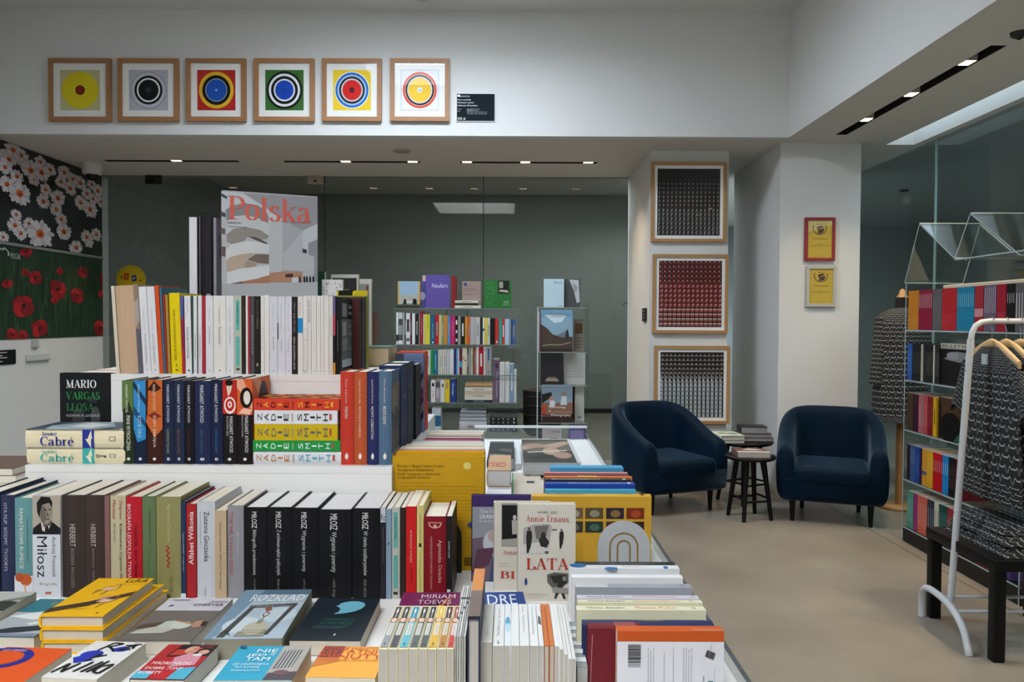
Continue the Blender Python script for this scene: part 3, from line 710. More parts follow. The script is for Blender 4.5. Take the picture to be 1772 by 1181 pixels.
DA = [(140, 460, 85), (45, 390, 60), (25, 170, 50), (225, 285, 70), (305, 300, 65), (165, 215, 45), (320, 520, 55), (295, 765, 100), (475, 750, 65), (430, 495, 60), (420, 580, 50), (460, 655, 45), (215, 690, 45), (105, 700, 55), (150, 760, 50), (120, 620, 40), (525, 420, 50), (545, 350, 45), (605, 530, 50), (675, 580, 60), (655, 460, 45), (735, 440, 50), (790, 435, 40), (650, 790, 50), (670, 830, 40), (725, 770, 45), (570, 870, 55), (800, 830, 50), (805, 630, 40), (340, 430, 45), (455, 370, 45), (690, 390, 40), (20, 790, 40), (375, 280, 45), (90, 130, 60), (30, 260, 50), (150, 170, 55), (480, 300, 50), (600, 380, 50), (300, 220, 45), (700, 500, 40), (60, 200, 55), (120, 330, 50), (250, 350, 45), (760, 520, 40)]
def daisies(q, tr):
    LAY[0] = 0
    y0, y1, z0, z1 = 5.2 - (5.2 + 8.55) / 2, 8.55 - (5.2 + 8.55) / 2, 0, 3.03 - zd0
    box = (y0, y1, z0, z1)
    for zx, zy, rad in sorted(DA, key=lambda d: d[2]):
        px, py = zx / 4.375, 230 + zy / 4.375
        y, z = tr(px, py); d = y + (5.2 + 8.55) / 2
        daisy(q, y, z, 1.12 * rad / 4.375 * d / F, box)
    for k in range(18):
        daisy(q, rd.uniform(y0, y0 + 1.5), rd.uniform(0, z1), rd.uniform(.07, .15), box)
def noisy(h1, h2, sc_, det=4):
    m = bpy.data.materials.new('printed_meadow'); m.use_nodes = True
    nt = m.node_tree; b = nt.nodes['Principled BSDF']; b.inputs['Roughness'].default_value = .45
    tc = nt.nodes.new('ShaderNodeTexCoord'); mp = nt.nodes.new('ShaderNodeMapping'); mp.inputs['Scale'].default_value = sc_
    no = nt.nodes.new('ShaderNodeTexNoise'); no.inputs['Scale'].default_value = 1; no.inputs['Detail'].default_value = det
    cr = nt.nodes.new('ShaderNodeValToRGB'); cr.color_ramp.elements[0].position = .35; cr.color_ramp.elements[1].position = .7
    cr.color_ramp.elements[0].color = rgb(h1); cr.color_ramp.elements[1].color = rgb(h2)
    nt.links.new(tc.outputs['Object'], mp.inputs[0]); nt.links.new(mp.outputs[0], no.inputs['Vector']); nt.links.new(no.outputs['Fac'], cr.inputs[0]); nt.links.new(cr.outputs[0], b.inputs['Base Color'])
    return m
banner('flower_banner', 'wall banner of white daisies with orange eyes on black ground', 5.2, 8.55, zd0, 3.03, noisy('#0a0c0d', '#26302a', (4, 4, 4)), daisies, True)
PO = [(155, 510, 75), (235, 320, 48), (390, 400, 60), (45, 360, 34), (520, 440, 48), (715, 330, 50), (705, 430, 42), (560, 280, 36), (265, 665, 58), (80, 705, 45), (155, 715, 36), (680, 660, 52), (175, 140, 42), (405, 275, 26), (735, 690, 34), (165, 280, 26), (370, 470, 28)]
def poppies(q, tr):
    LAY[0] = 0
    hy = (5.2 + 8.55) / 2
    y0, y1, z0, z1 = 5.2 - hy, 8.55 - hy, 0, zd0 - .012 - zp0
    box = (y0, y1, z0, z1)
    L = [(tr(zx / 3.938, 400 + zy / 3.938), rad) for zx, zy, rad in PO]
    L = [(a[0], a[1], rad / 3.938 * (a[0] + hy) / F) for a, rad in L] + [(rd.uniform(y0, y0 + 1.5), rd.uniform(0, z1), rd.uniform(.06, .13)) for k in range(10)]
    for k in range(170):   # grass blades
        y = rd.uniform(y0, y1); z = rd.uniform(0, z1 - .25); h = rd.uniform(.1, .25); dx = rd.uniform(-.05, .05)
        poly(q, clipped([(y - .004, z), (y + .004, z), (y + dx, z + h)], *box), mat(rd.choice(['#3f6b38', '#2a5a30', '#587a48', '#16391f']), .7, 0))
    for y, z, rad in sorted(L, key=lambda t: t[2]):
        a0 = rd.random() * 6
        for k in range(4):
            a = a0 + PI / 2 * k
            cy, cz = y + .72 * rad * math.cos(a), z + .45 * rad * math.sin(a)
            rr2 = rad * rd.uniform(.55, .72)
            poly(q, clipped([(cy + 1.6 * rr2 * rd.uniform(.86, 1.1) * math.cos(2 * PI * t / 14), cz + rr2 * rd.uniform(.86, 1.1) * math.sin(2 * PI * t / 14)) for t in range(14)], *box), mat(('#a3141c', '#8a1018', '#b01a22', '#7d0f18')[k], .6, .1, 20))
        poly(q, clipped([(y + .32 * rad * math.cos(2 * PI * t / 10), z + .2 * rad * math.sin(2 * PI * t / 10)) for t in range(10)], *box), mat('#2a070c', .7, 0))
    # museum mark: zigzag line and lettering
    y, z = tr(1, 429)
    zz = [tr(*p) for p in ((-6, 436), (0, 430), (3, 433), (6, 429), (13, 436), (13.5, 443))]
    for a, b_ in zip(zz, zz[1:]):
        poly(q, [(a[0], a[1] - .006), (b_[0], b_[1] - .006), (b_[0], b_[1] + .006), (a[0], a[1] + .006)] if abs(a[0] - b_[0]) > .03 else [(a[0] - .01, a[1]), (b_[0] - .01, b_[1]), (b_[0] + .01, b_[1]), (a[0] + .01, a[1])], mat('#d5d8d4', .6, 0))
    a = tr(16, 445); b_ = tr(33, 440)
    put_flat(q, text_geo('MOCAK'), Vector((.013, a[0], a[1] - .012)), Y_, Z_, (0, 0, b_[0] - a[0], .05), 0, mat('#c9ccc8', .6, 0), X_, 0)
b2 = banner('flower_banner', 'wall banner of red poppies in green grass under the daisy banner', 5.2, 8.55, zp0, zd0 - .012, noisy('#0b2013', '#284a2e', (30, 30, 3)), poppies, True)
q = MB(); q.box((-.002, -1.675, zd0 - .03 - zp0), (.022, 1.675, zd0 - .012 - zp0), mat('#7d857f', .3, 0)); q.build('top_rail', b2)
# labels below the banners
for (a, b_, c, d, h, nm, lb, txt) in ((0, 25, 605, 632, '#16181a', 'wall_label', 'black caption plate under the poppy banner at the left picture edge', 1), (44, 84, 612, 626, '#c9cbcb', 'label_holder', 'clear wide label holder on the left wall under the poppies', 0), (54, 65, 588, 602, '#b9bbbb', 'label_holder', 'tiny clear clip hanging from the poppy banner bottom edge', 0)):
    p0 = onx(a, d, -4.4); p1 = onx(b_, c, -4.4)
    if a == 0: p0 = Vector((-4.4, p1.y - .42, p0.z))
    r = root(nm, lb, 'label', loc(-4.399, (p0.y + p1.y) / 2, p0.z))
    L2 = (p1.y - p0.y) / 2; hh = p1.z - p0.z
    q = MB(); q.box((0, -L2, 0), (.012, L2, hh), mat(h, .35, 0)); q.build('plate', r)
    q = MB()
    if txt:
        for k, z in enumerate((.2, .45, .6, .8)): q.face([(.0125, -L2 * .9, hh * z), (.0125, L2 * (.4 if k % 2 else .1), hh * z), (.0125, L2 * (.4 if k % 2 else .1), hh * z + .008), (.0125, -L2 * .9, hh * z + .008)], mat('#c2c4c4', .5, 0))
        q.build('caption_text', r)
    else:
        q.box((.012, -L2, 0), (.03, L2, .006), mat('#8f9494', .3, 0)); q.build('lip', r)
# round yellow sticker on the back glass
p = at(226.5, 485, 8.55); rad = 25.5 * 8.55 / F
r = root('round_sticker', 'round yellow sticker with red and blue squares on the back glass wall', 'sticker', loc(p.x, 8.555, p.z))
q = MB(); q.lathe([(rad, 0), (rad, .003)], mat('#c9b212', .5, 0), 40); o = q.build('sticker_disc', r); o.rotation_euler = (PI / 2, 0, 0)
prints(r, [('o', (.06, .06, .94, .94), '#8f7d10', .97, 40), ('p', [(.25, .52), (.42, .5), (.44, .72), (.27, .75)], '#c2431a'), ('p', [(.55, .44), (.7, .48), (.67, .68), (.52, .64)], '#27348a'), ('r', (.16, .55, .2, .63), '#1a1a1a'), ('r', (.8, .45, .84, .53), '#1a1a1a'), ('p', [(.31, .58), (.39, .6), (.33, .66)], '#e8c020'), ('p', [(.58, .52), (.66, .58), (.57, .6)], '#d8dce8')], Vector((-rad, -.003, -rad)), X_, Z_, -Y_, 2 * rad, 2 * rad, 'sticker_text', 'sticker_print', off0=.001, step=.0006)

# small zigzag mark on the back glass beside the pillar
r = root('glass_logo', 'tiny dark zigzag mark on the back glass wall beside the pillar', 'logo', loc(0, 0, 0))
pts = [at(px, py, 8.553) for px, py in ((1079, 530), (1079, 527), (1083, 523), (1086, 526), (1089, 523), (1092, 526), (1092, 530))]
q = MB(); q.tube(pts, .004, mat('#2a2e2e', .5, 0), 6); q.build('zigzag_line', r)
# ================================================================== the display table and its stepped plinths
ZT = .86
Z1, Z2, Z3 = 1.131, 1.35, 1.55
D_A, D_B, D_C = 1.81, 2.015, 2.18          # front planes of the three spine rows
LAM = mat('#e2e2e0', .4, .015, 8)
r = root('display_table', 'long white book display table filling the left foreground', 'table', loc(0, 0, 0))
q = MB(); q.box((-1.9, 1.02, ZT - .04), (.405, 4.3, ZT), LAM); bevel(q.build('tabletop', r), .003)
q = MB(); q.box((.36, 1.08, .05), (.385, 4.25, ZT - .04), LAM); q.build('side_panel', r)
q = MB(); q.box((-1.88, 1.08, .05), (-1.855, 4.25, ZT - .04), LAM); q.build('side_panel', r)
q = MB(); q.box((-1.855, 1.08, .05), (.36, 1.105, ZT - .04), LAM); q.build('front_panel', r)
q = MB(); q.box((-1.855, 4.22, .05), (.36, 4.245, ZT - .04), LAM); q.build('back_panel', r)
q = MB(); q.box((-1.84, 1.12, 0), (.35, 4.2, .05), mat('#3a3a38', .6, 0)); q.build('plinth_base', r)
ACR = glass_mat('#f2f6f5', 1.45, .0, 'acrylic')
EDGE = mat('#c2cdd0', .25, 0, spec=.6)
r = root('acrylic_rim', 'low clear acrylic rim along the right and far edges of the display table', 'rim', loc(.4, 4.29, ZT))
q = MB(); q.box((.001, -3.26, 0), (.005, -.006, .028), ACR); q.build('side_strip', r)
q = MB(); q.box((-.6, -.005, 0), (.005, .005, .06), ACR); q.build('far_strip', r)
q = MB(); q.box((-.6, -.009, .0605), (.007, .01, .072), mat('#dfe3e4', .25, 0)); q.build('top_rail', r)
q = MB(); q.box((0, -3.26, .0285), (.006, -.01, .034), mat('#4f565a', .3, 0)); q.build('rim_edge', r)
XS1 = (at(44, 840, D_B - .02).x, at(678, 830, D_B - .02).x)
def plinth(label, a, b_):
    r = root('display_step', label, 'display plinth', loc((a[0] + b_[0]) / 2, a[1], a[2]))
    q = MB(); cx = (a[0] + b_[0]) / 2
    t = .018
    q.box((a[0] - cx, 0, b_[2] - a[2] - t), (b_[0] - cx, b_[1] - a[1], b_[2] - a[2]), LAM); q.build('top_board', r)
    q = MB(); q.box((a[0] - cx, 0, 0), (b_[0] - cx, t, b_[2] - a[2] - t - .0005), LAM); q.build('front_board', r)
    q = MB(); q.box((a[0] - cx, t, 0), (a[0] - cx + t, b_[1] - a[1], b_[2] - a[2] - t - .0005), LAM); q.build('side_board', r)
    q = MB(); q.box((b_[0] - cx - t, t, 0), (b_[0] - cx, b_[1] - a[1], b_[2] - a[2] - t - .0005), LAM); q.build('side_board', r)
plinth('wide low white plinth step standing on the display table', (XS1[0], D_B - .02, ZT), (XS1[1], 3.12, Z1))
XS2 = (at(193, 690, D_C - .01).x, -.385)
plinth('middle white plinth step carrying the row of mostly white spines', (XS2[0], D_C - .012, Z1), (XS2[1], 3.0, Z2))
plinth('topmost small white plinth step under the big museum photo book', (-.98, 2.34, Z2), (-.572, 2.9, Z3))
# -------- rows of standing spines
def sp(t, v0, v1, h, u0=.3, u1=.7, rot=-90): return ('t', t, (u0, v0, u1, v1), h, rot)
def ss(t, v0, v1, h, u0=.3, u1=.7, rot=-90): return ('s', t, (u0, v0, u1, v1), h, rot, None)
def row(items, d, zb, where, group, hard=True, W=.14, base_px=None):
    n = len(items)
    for i, it in enumerate(items):
        x0, x1, yt, h, desc = it[:5]; o = it[5] if len(it) > 5 else {}
        ym = (yt + (base_px or yt + 100)) / 2
        X0 = at(x0, ym, d).x; X1 = at(x1, ym, d).x; zt = at((x0 + x1) / 2, yt, d).z
        T = max(X1 - X0 - .0005, .003)
        dec = {'s': o.get('s', [])}
        if 'f' in o: dec['f'] = o['f']
        lb = o.get('label') or f"{desc}, {NTH[i + 1]} from left {where}"
        M = M_spine((X0 + X1) / 2, d, zb)
        if o.get('lean'): M = M @ Matrix.Rotation(o['lean'], 4, 'Y')
        book(T, o.get('W', W), zt - zb, h, M, lb, group, o.get('hard', hard), dec, page=o.get('page', '#e4dccb'))
# row A: biographies on the table
BK = '#131316'
def mil(t, t2):
    return {'s': [sp('MIŁOSZ', .775, .955, '#dcdcda', .36, .58), sp(t, .3 if len(t) < 22 else .26, .755, '#c0c0be', .36, .56), sp(t2, .02, .22, '#7c7c7a', .42, .54)], 'page': '#e6e6e8'}
GA = 'biographies in the lowest spine row'
portrait = [('r', (0, .37, 1, 1), '#a39b8c'), ('r', (0, .62, 1, 1), '#a89f90'), ('p', [(0, .62), (.02, .68), (.3, .74), (.72, .74), (1, .68), (1, .62)], '#17171a'), ('p', [(.3, .74), (.34, .66), (.5, .63), (.66, .72), (.66, .76)], '#c9c2b4'), ('p', [(.46, .7), (.56, .7), (.6, .63), (.42, .63)], '#1b1b1e'), ('p', [(.34, .76), (.7, .76), (.66, .71), (.4, .69)], '#5d554c'), ('e', (.24, .72, .72, .97), '#8f8578'), ('e', (.28, .73, .5, .9), '#6b6258'), ('p', [(.17, .84), (.16, .93), (.32, .99), (.62, .985), (.72, .94), (.7, .88), (.6, .93), (.36, .91), (.28, .84), (.26, .78)], '#1a1917'), ('r', (.42, .855, .52, .865), '#211e1b'), ('r', (.58, .86, .68, .87), '#211e1b'), ('p', [(.53, .85), (.6, .8), (.52, .795)], '#5a5249'), ('r', (.48, .765, .62, .774), '#3b322c'), ('r', (0, 0, 1, .62), '#c9cdd4')]
rowA = [
 (-34, -2, 853, '#23284a', 'dark navy hardback spine'),
 (0, 24.5, 858, '#2a2f4c', 'dark navy hardback spine', {'s': [sp('OTA FILIP  SIÓDMY  ŻYCIORYS', .26, .93, '#b5b5c4', .3, .6)]}),
 (24.5, 56.5, 863, '#5f8f92', 'teal spine with an orange flower near its foot', {'s': [('r', (0, 0, 1, .22), '#cfd2d8'), ('e', (.3, .12, .95, .24), '#b5572a'), ('e', (.05, .16, .5, .25), '#a94c24'), ('p', [(.5, .12), (.62, .02), (.67, .03), (.6, .14)], '#c9a079'), sp('PAMIĄTKOWE RUPIECIE', .29, .9, '#d9dbd2', .24, .52), sp('ANNA DIEMKE  JOANNA KULIŃSKA', .36, .8, '#1e3c40', .68, .8)]}),
 (57, 105.5, 858, '#c9cdd4', 'white spine topped by a portrait photograph', {'s': portrait + [sp('Miłosz', .2, .6, '#151517', .16, .52), sp('Andrzej Franaszek', .2, .6, '#3a3a44', .66, .84), ('t', 'Biografia', (.24, .115, .86, .15), '#a48a6c', 0), ('r', (.44, .035, .66, .06), '#b06a5a')], 'hard': True}),
 (106.5, 147, 858, '#3a302d', 'dark brown shrink-wrapped spine', {'s': [ss('HERBERT' if 0 else 'E', 0, 0, BK)][:0] + [sp('HERBERT', .5, .72, '#b9b2aa', .36, .6), sp('BIOGRAFIA  PAN COGITO', .1, .48, '#8a827a', .4, .55)]}),
 (147, 181, 858, '#3d312e', 'dark brown shrink-wrapped spine', {'s': [sp('HERBERT', .5, .72, '#b9b2aa', .3, .56), sp('BIOGRAFIA  NIEPOKÓJ', .1, .48, '#8a827a', .34, .5)]}),
 (181, 190, 859, '#7d5a58', 'thin dusty mauve spine'),
 (190, 217, 859, '#b9b193', 'khaki cream spine with red and black lettering', {'s': [sp('Zbigniew', .77, .96, '#9c3a34', .6, .8), sp('Mentzel', .78, .96, '#9c3a34', .2, .4), sp('Kołakowski. Czytanie świata', .1, .73, '#211f1d', .6, .82), sp('Biografia', .54, .73, '#8a8474', .2, .4)]}),
 (217.5, 245, 861, '#b01c2a', 'bright red spine with white lettering', {'s': [sp('BIOGRAFIA LEOPOLDA TYRMANDA', .08, .93, '#e8d4d2', .12, .34), sp('MARCEL WOŹNIAK', .2, .72, '#3a0d12', .56, .78)]}),
 (245.5, 269, 860, '#5d7350', 'olive green spine', {'s': [sp('VADEMECUM ŚWIĘTE', .55, .88, '#2c4a2c', .5, .7), sp('Korespondencja', .2, .48, '#3c5a3c', .44, .56)]}),
 (269.5, 312, 861, '#8a8658', 'wide khaki spine with red handwriting', {'s': [sp('Agnieszka Osiecka', .56, .94, '#b5b08c', .44, .62), ('l', [(.42, .52), (.55, .5), (.42, .47), (.56, .45), (.44, .42), (.58, .4), (.46, .37), (.58, .35), (.46, .32), (.56, .3)], '#a83a24', .05), sp('1956-1958', .06, .22, '#6c6840', .55, .68)]}),
 (312.5, 321.5, 869, '#243652', 'thin navy spine', {'s': [sp('Zbigniew HERBERT i poetyka daru', .28, .68, '#c9ccd4', .4, .66), ('r', (0, 0, 1, .05), '#cdd2dc')]}),
 (321.8, 339, 873, '#a2262c', 'dark red spine with white title read upwards', {'s': [sp('Alfabet Wilkonia', .36, .92, '#f0e6e4', .28, .78, 90)]}),
 (340, 371.5, 869, '#bfc3ca', 'pale grey spine with black lettering', {'s': [sp('Zuzanna Ginczanka', .38, .9, '#26262a', .42, .7), sp('Poezje zebrane (1931-1944)', .55, .9, '#8d9198', .16, .28), sp('MARGINESY', .02, .1, '#44464c', .42, .52)]}),
 (371.8, 392, 884, '#b8a284', 'narrow kraft-brown spine', {'s': [sp('Bartosz Sadulski  NIC JUŻ dla nikogo', .1, .86, '#4a4036', .38, .62)], 'hard': False}),
 (393, 421, 876, '#8d8c92', 'grey spine with red capital lettering', {'s': [sp('ŻYJE SIĘ TYLKO DZIŚ', .26, .94, '#a83e40', .1, .42), sp('Jens Andersen', .48, .72, '#b7b7bc', .6, .76)]}),
 (421.5, 461.5, 879, BK, 'black spine with white lettering', mil('Bibliografia przedmiotowa', 'wybór')),
 (462, 504.5, 879, BK, 'black spine with white lettering', mil('Z archiwum wybór publicystyki', 'dzieła zebrane')),
 (505, 550, 880, BK, 'black spine with white lettering', mil('Wygnanie i powroty', 'część pierwsza')),
 (550.5, 608, 883, BK, 'widest black spine with white lettering', mil('Wygnanie i powroty', 'część druga')),
 (609, 658, 881, BK, 'black spine with white lettering', mil('W cieniu totalitaryzmów', 'dzieła zebrane')),
 (658.3, 667.5, 879, '#23242c', 'thin black spine with a white top panel', {'s': [('r', (0, .84, 1, 1), '#b9bfc8'), sp('Rz', .86, .93, '#1a1a20', .1, .9, 0), sp('Opowieści. Tak zwane życie', .4, .78, '#8b8d98', .4, .6)], 'hard': False}),
 (668, 677.5, 881, '#7d93a4', 'thin blue-grey spine', {'hard': False, 's': [('e', (.3, .6, .7, .63), '#4a5c6c')]}),
 (678, 692, 879, '#b2b6aa', 'pale grey spine with two teal title panels', {'s': [('r', (.2, .56, .72, .95), '#5fa59e'), ('r', (.2, .12, .72, .48), '#5fa59e'), sp('ROBERT PUCEK', .66, .9, '#16302e', .34, .6), ('r', (.2, .05, .75, .08), '#333')]}),
 (693, 702, 879, '#2f221d', 'thin dark brown spine', {'hard': False}),
 (702.5, 720.5, 877, '#c21e1e', 'bright red slim spine', {'s': [sp('EUSTACHY RYLSKI', .4, .74, '#e6c8c0', .4, .56), sp('JĄDĄC', .18, .34, '#5a0d0d', .38, .62)], 'hard': False}),
 (721, 733, 876, '#cdc178', 'pale yellow slim spine', {'s': [sp('ADAM ZAGAJEWSKI', .62, .92, '#6c6230', .34, .6), ('r', (.3, .56, .7, .6), '#33301c'), sp('SUBSTANCJA NIEUPORZĄDKOWANA', .08, .52, '#a3984e', .34, .6)]}),
 (733.5, 772, 895, '#7c1420', 'thick burgundy spine with gold ornament', {'s': [('o', (.2, .86, .8, .98), '#cfa08c', .8, 20, 180, 360), ('e', (.42, .86, .58, .91), '#cfa08c'), ('r', (.18, .925, .82, .935), '#cfa08c'), sp('Agnieszka Osiecka', .2, .72, '#d8a89c', .6, .82), sp('NAJPIĘKNIEJSZE WIERSZE I PIOSENKI', .12, .76, '#c9978c', .26, .38)], 'W': .16}),
 (772.5, 782.5, 894, '#1f1b1d', 'slim black spine beside the burgundy one', {'s': [sp('LEONARD COHEN', .5, .7, '#c9c5c0', .3, .6), ('r', (.1, 0, .7, .12), '#cfcfcf')], 'W': .16, 'hard': False}),
]
row(rowA, D_A, ZT, 'in the lowest row', GA, base_px=1040, W=.178)
# row B: on the first step
def atw(t, h2, white='#d9dade'):
    return [sp('MARGARET ATWOOD', .5, .95, white, .36, .6), sp(t, .13, .42, h2, .34, .58), ('e', (.36, .045, .64, .08), '#dcdcdc'), ('r', (.47, .05, .53, .075), '#1b1d28')]
GB = 'novels by one author on the low step'
fire = [('r', (0, 0, 1, 1), '#d4622c'), ('p', [(0, 1), (.5, .7), (1, .2), (1, .5), (.4, 1)], '#e8a07c'), ('p', [(0, .7), (1, .1), (1, .0), (0, .5)], '#b8401e'), ('e', (.25, .1, .95, .95), '#1a1210'), ('e', (.38, .2, .85, .72), '#cfa48c'), ('p', [(.36, .5), (.5, .75), (.85, .7), (.8, .55), (.55, .6)], '#1a1210'), ('r', (.5, .48, .62, .5), '#2a1a16'), ('r', (.68, .48, .78, .5), '#2a1a16')]
rowB = [
 (211.5, 231, 659, '#25321f', 'dark green photographic spine', {'s': [('p', [(0, .62), (.6, .75), (1, .6), (1, 1), (0, 1)], '#56713a'), sp('MARGARET ATWOOD', .62, .95, '#d8d8c8', .3, .52), sp('PANI WYROCZNIA', .16, .58, '#e4e4d4', .38, .72), ('e', (.4, .045, .7, .08), '#dcdcdc')]}),
 (231.3, 252.5, 659, '#17233c', 'bright blue and navy photographic spine', {'s': [('p', [(0, .42), (.3, .26), (1, .3), (1, 1), (0, 1)], '#2f86c0'), ('p', [(0, .92), (1, .7), (1, .78), (0, 1)], '#16304e'), ('p', [(0, .6), (1, .44), (1, .5), (0, .7)], '#1a4a74'), sp('MARGARET ATWOOD', .62, .95, '#b7d0e2', .34, .52), sp('KOCIE OKO', .32, .58, '#bcd6e8', .34, .64), ('e', (.4, .045, .66, .08), '#dcdcdc')]}),
 (252.8, 281.5, 658, '#3a1a14', 'orange spine printed with part of a face', {'s': [('p', [(0, .5), (.5, .32), (1, .42), (1, 1), (0, 1)], '#c0622c'), ('p', [(.05, .88), (.5, .99), (.95, .9), (.6, .86)], '#3a1610'), ('p', [(.1, .58), (.5, .62), (.95, .57), (.5, .53)], '#7d2a1a'), ('p', [(0, 1), (.16, 1), (.1, .6), (0, .5)], '#4a1c12'), sp('MARGARET ATWOOD', .64, .95, '#e6c8a8', .42, .58), sp('ŚLEPY ZABÓJCA', .2, .58, '#eadccc', .4, .64), ('e', (.4, .045, .6, .08), '#dcdcdc')]}),
 (282, 300.5, 659, '#1d2742', 'navy spine with a pale olive subtitle', {'s': atw('KAMIENNE POSŁANIE', '#8f9a72')}),
 (301, 318, 659, '#1f2a44', 'navy spine with a brown subtitle', {'s': atw('SERCE UMIERA OSTATNIE', '#8a5a44')}),
 (318.3, 336, 660, '#15151c', 'black spine with a dark red subtitle', {'s': atw('OPOWIEŚĆ PODRĘCZNEJ', '#6a2a2c')}),
 (336.3, 363.5, 660, '#20284a', 'wide navy spine with a slate blue subtitle', {'s': atw('ZBÓJECKA NARZECZONA', '#3f6a7c')}),
 (364, 385, 658, '#1a2240', 'navy spine with a blue subtitle', {'s': atw('KOBIETA DO ZJEDZENIA', '#3a6f9c')}),
 (385.5, 409.5, 658, '#191417', 'red and black spine with a target picture', {'s': [('r', (0, .6, 1, 1), '#b8251e'), ('e', (.1, .6, .95, .8), '#e2dcd2'), ('e', (.2, .63, .85, .78), '#b8251e'), ('e', (.36, .67, .68, .75), '#e2dcd2'), ('e', (.46, .69, .58, .73), '#b8251e'), ('p', [(.3, .98), (.7, .94), (.6, .86), (.4, .8), (.3, .9)], '#d8c8b4'), ('e', (.2, .93, .75, 1), '#17100e'), sp('MARGARET ATWOOD', .14, .57, '#e4e2de', .5, .74), sp('RUCHOME CELE', .34, .57, '#c4c0bc', .28, .42), ('e', (.36, .045, .62, .08), '#dcdcdc')]}),
 (410, 437.5, 656, '#191417', 'orange and black spine with a woman\'s face', {'s': [('r', (0, .58, 1, 1), '#cf5a2a'), ('p', [(0, 1), (.4, 1), (1, .72), (1, .62), (.4, .8), (0, .9)], '#e2a084'), ('e', (.2, .66, 1, .9), '#17100e'), ('e', (.42, .7, .86, .86), '#ddd4c8'), ('p', [(.1, .6), (.8, .58), (1, .64), (.4, .66)], '#e8b49c'), sp('MARGARET ATWOOD', .14, .57, '#e4e2de', .5, .72), sp('PALĄCE PYTANIA', .32, .57, '#c4c0bc', .28, .4), ('e', (.4, .045, .62, .08), '#dcdcdc')], 'f': fire}),
]
row(rowB, D_B, Z1, 'on the low step', GB, base_px=806, W=.142)
def up(t, h, d2): return [sp(t[0], .66, .92, '#d8c4b8', .36, .56), sp(t[1], d2, .63, '#e6dcd4', .36, .58), ('o', (.36, .06, .62, .14), '#e4dcd4', .05, 14, 180, 360), ('p', [(.36, .1), (.5, .06), (.64, .1), (.5, .135)], '#e4dcd4')]
GB2 = 'four tall novels at the right end of the low step'
rowB2 = [
 (588.5, 611.5, 644, '#c0392a', 'bright red spine with white lettering', {'s': up(('Piotr Lipiński', 'WASILEWSKA'), 0, .5)}),
 (612, 634.5, 644, '#b4522e', 'rust orange spine with white lettering', {'s': up(('Douglas Preston, Mario Spezi', 'POTWÓR Z FLORENCJI'), 0, .3)}),
 (635, 654.8, 644, '#262c5a', 'indigo spine with white lettering', {'s': up(('Agnieszka Pikulicka-Wilczewska', 'NOWY UZBEKISTAN'), 0, .28)}),
 (655, 677.5, 643, '#4e6a84', 'steel blue spine with white lettering', {'s': up(('Kalina Błażejowska', 'BEZDUSZNI'), 0, .44), 'f': [('r', (0, 0, 1, .86), '#6e675c'), ('p', [(0, .1), (1, .1), (1, .5), (.6, .62), (.3, .5), (0, .6)], '#35383c'), ('r', (0, 0, 1, .12), '#b4a8a4'), ('r', (.1, .6, .7, .8), '#857c6c')]}),
]
row(rowB2, D_B, Z1, 'of the four tall novels', GB2, base_px=806, W=.14)
# two big dark books behind them
for (x0, x1, yt, h, d, lb, dec) in ((612, 689, 633, '#27345c', 2.165, 'broad navy hardback behind the four tall novels on the low step', {'f': [('t', 'TOMASZ', (.3, .6, .7, .66), '#8d93a8', 0)]}), (627, 707, 628, '#24384a', 2.31, 'broad dark teal hardback behind the navy one on the low step', {'f': [('t', 'Świat', (.2, .7, .7, .76), '#7d8a94', 0)]})):
    X0 = at(x0, 640, d).x; X1 = -.302; zt = at(660, yt, d).z
    T = X1 - X0; T = min(T, .06)
    book(T, .14, zt - Z1, h, M_spine(X1 - T / 2, d, Z1), lb, None, True, dec)
book(.008, .13, at(705, 632, 2.44).z - Z1, '#1a1b1f', M_spine(-.3, 2.455, Z1), 'thin black booklet behind the dark teal hardback on the low step', None, False)
# face-on blue book with a picture of stacked books, thick red book behind it
d = 2.6; p0 = Vector((-.381, 0, at(664, 612, d).z)); p1 = at(734, 612, d)
stack = []
for k in range(6):
    y = .06 + .1 * k; col = ['#2c2b34', '#8a7a6a', '#5c2a44', '#7d3454', '#8d7f6e', '#3b3b4a'][k]
    stack += [('r', (.28, y, .72, y + .085), '#b9a98e'), ('e', (.66, y, .78, y + .085), '#a89a80'), ('p', [(.72, y), (.98, y + .14), (.98, y + .22), (.72, y + .09)], col), ('l', [(.28, y + .09), (.72, y + .09)], '#1e1c22', .02)]
book(.03, p1.x - p0.x, p0.z - Z1, '#6b7da6', M_back(p1.x, d, Z1, .03), 'blue hardback showing a picture of stacked books, face out on the low step', None, True, {'b': [('r', (0, .86, .3, 1), '#3a4650')] + [('r', (.34, .95 - .03 * k, .94, .958 - .03 * k), '#53648c') for k in range(6)] + stack})
book(.09, .1, at(740, 609, d + .04).z - Z1, '#d2482a', M_right(p1.x + .002, d + .09, Z1), 'thick orange-red hardback behind the picture-of-books one on the low step', None, True, {'s': [('t', 'FAMA', (.3, .68, .7, .9), '#e8c8b8', -90), ('r', (.3, .36, .8, .62), '#3a2a2a')]})
# fat book lying on the right edge of the middle step
d = 2.56; p0 = at(638, 601, d); p1 = at(668, 601, d)
book(p0.z - Z2, .2, .19, '#3d6a58', M_flat(p1.x - .19, d, Z2, p0.z - Z2), 'fat cream-paged book with a green cover lying on the middle step edge', None, True, {}, page='#c9b498')
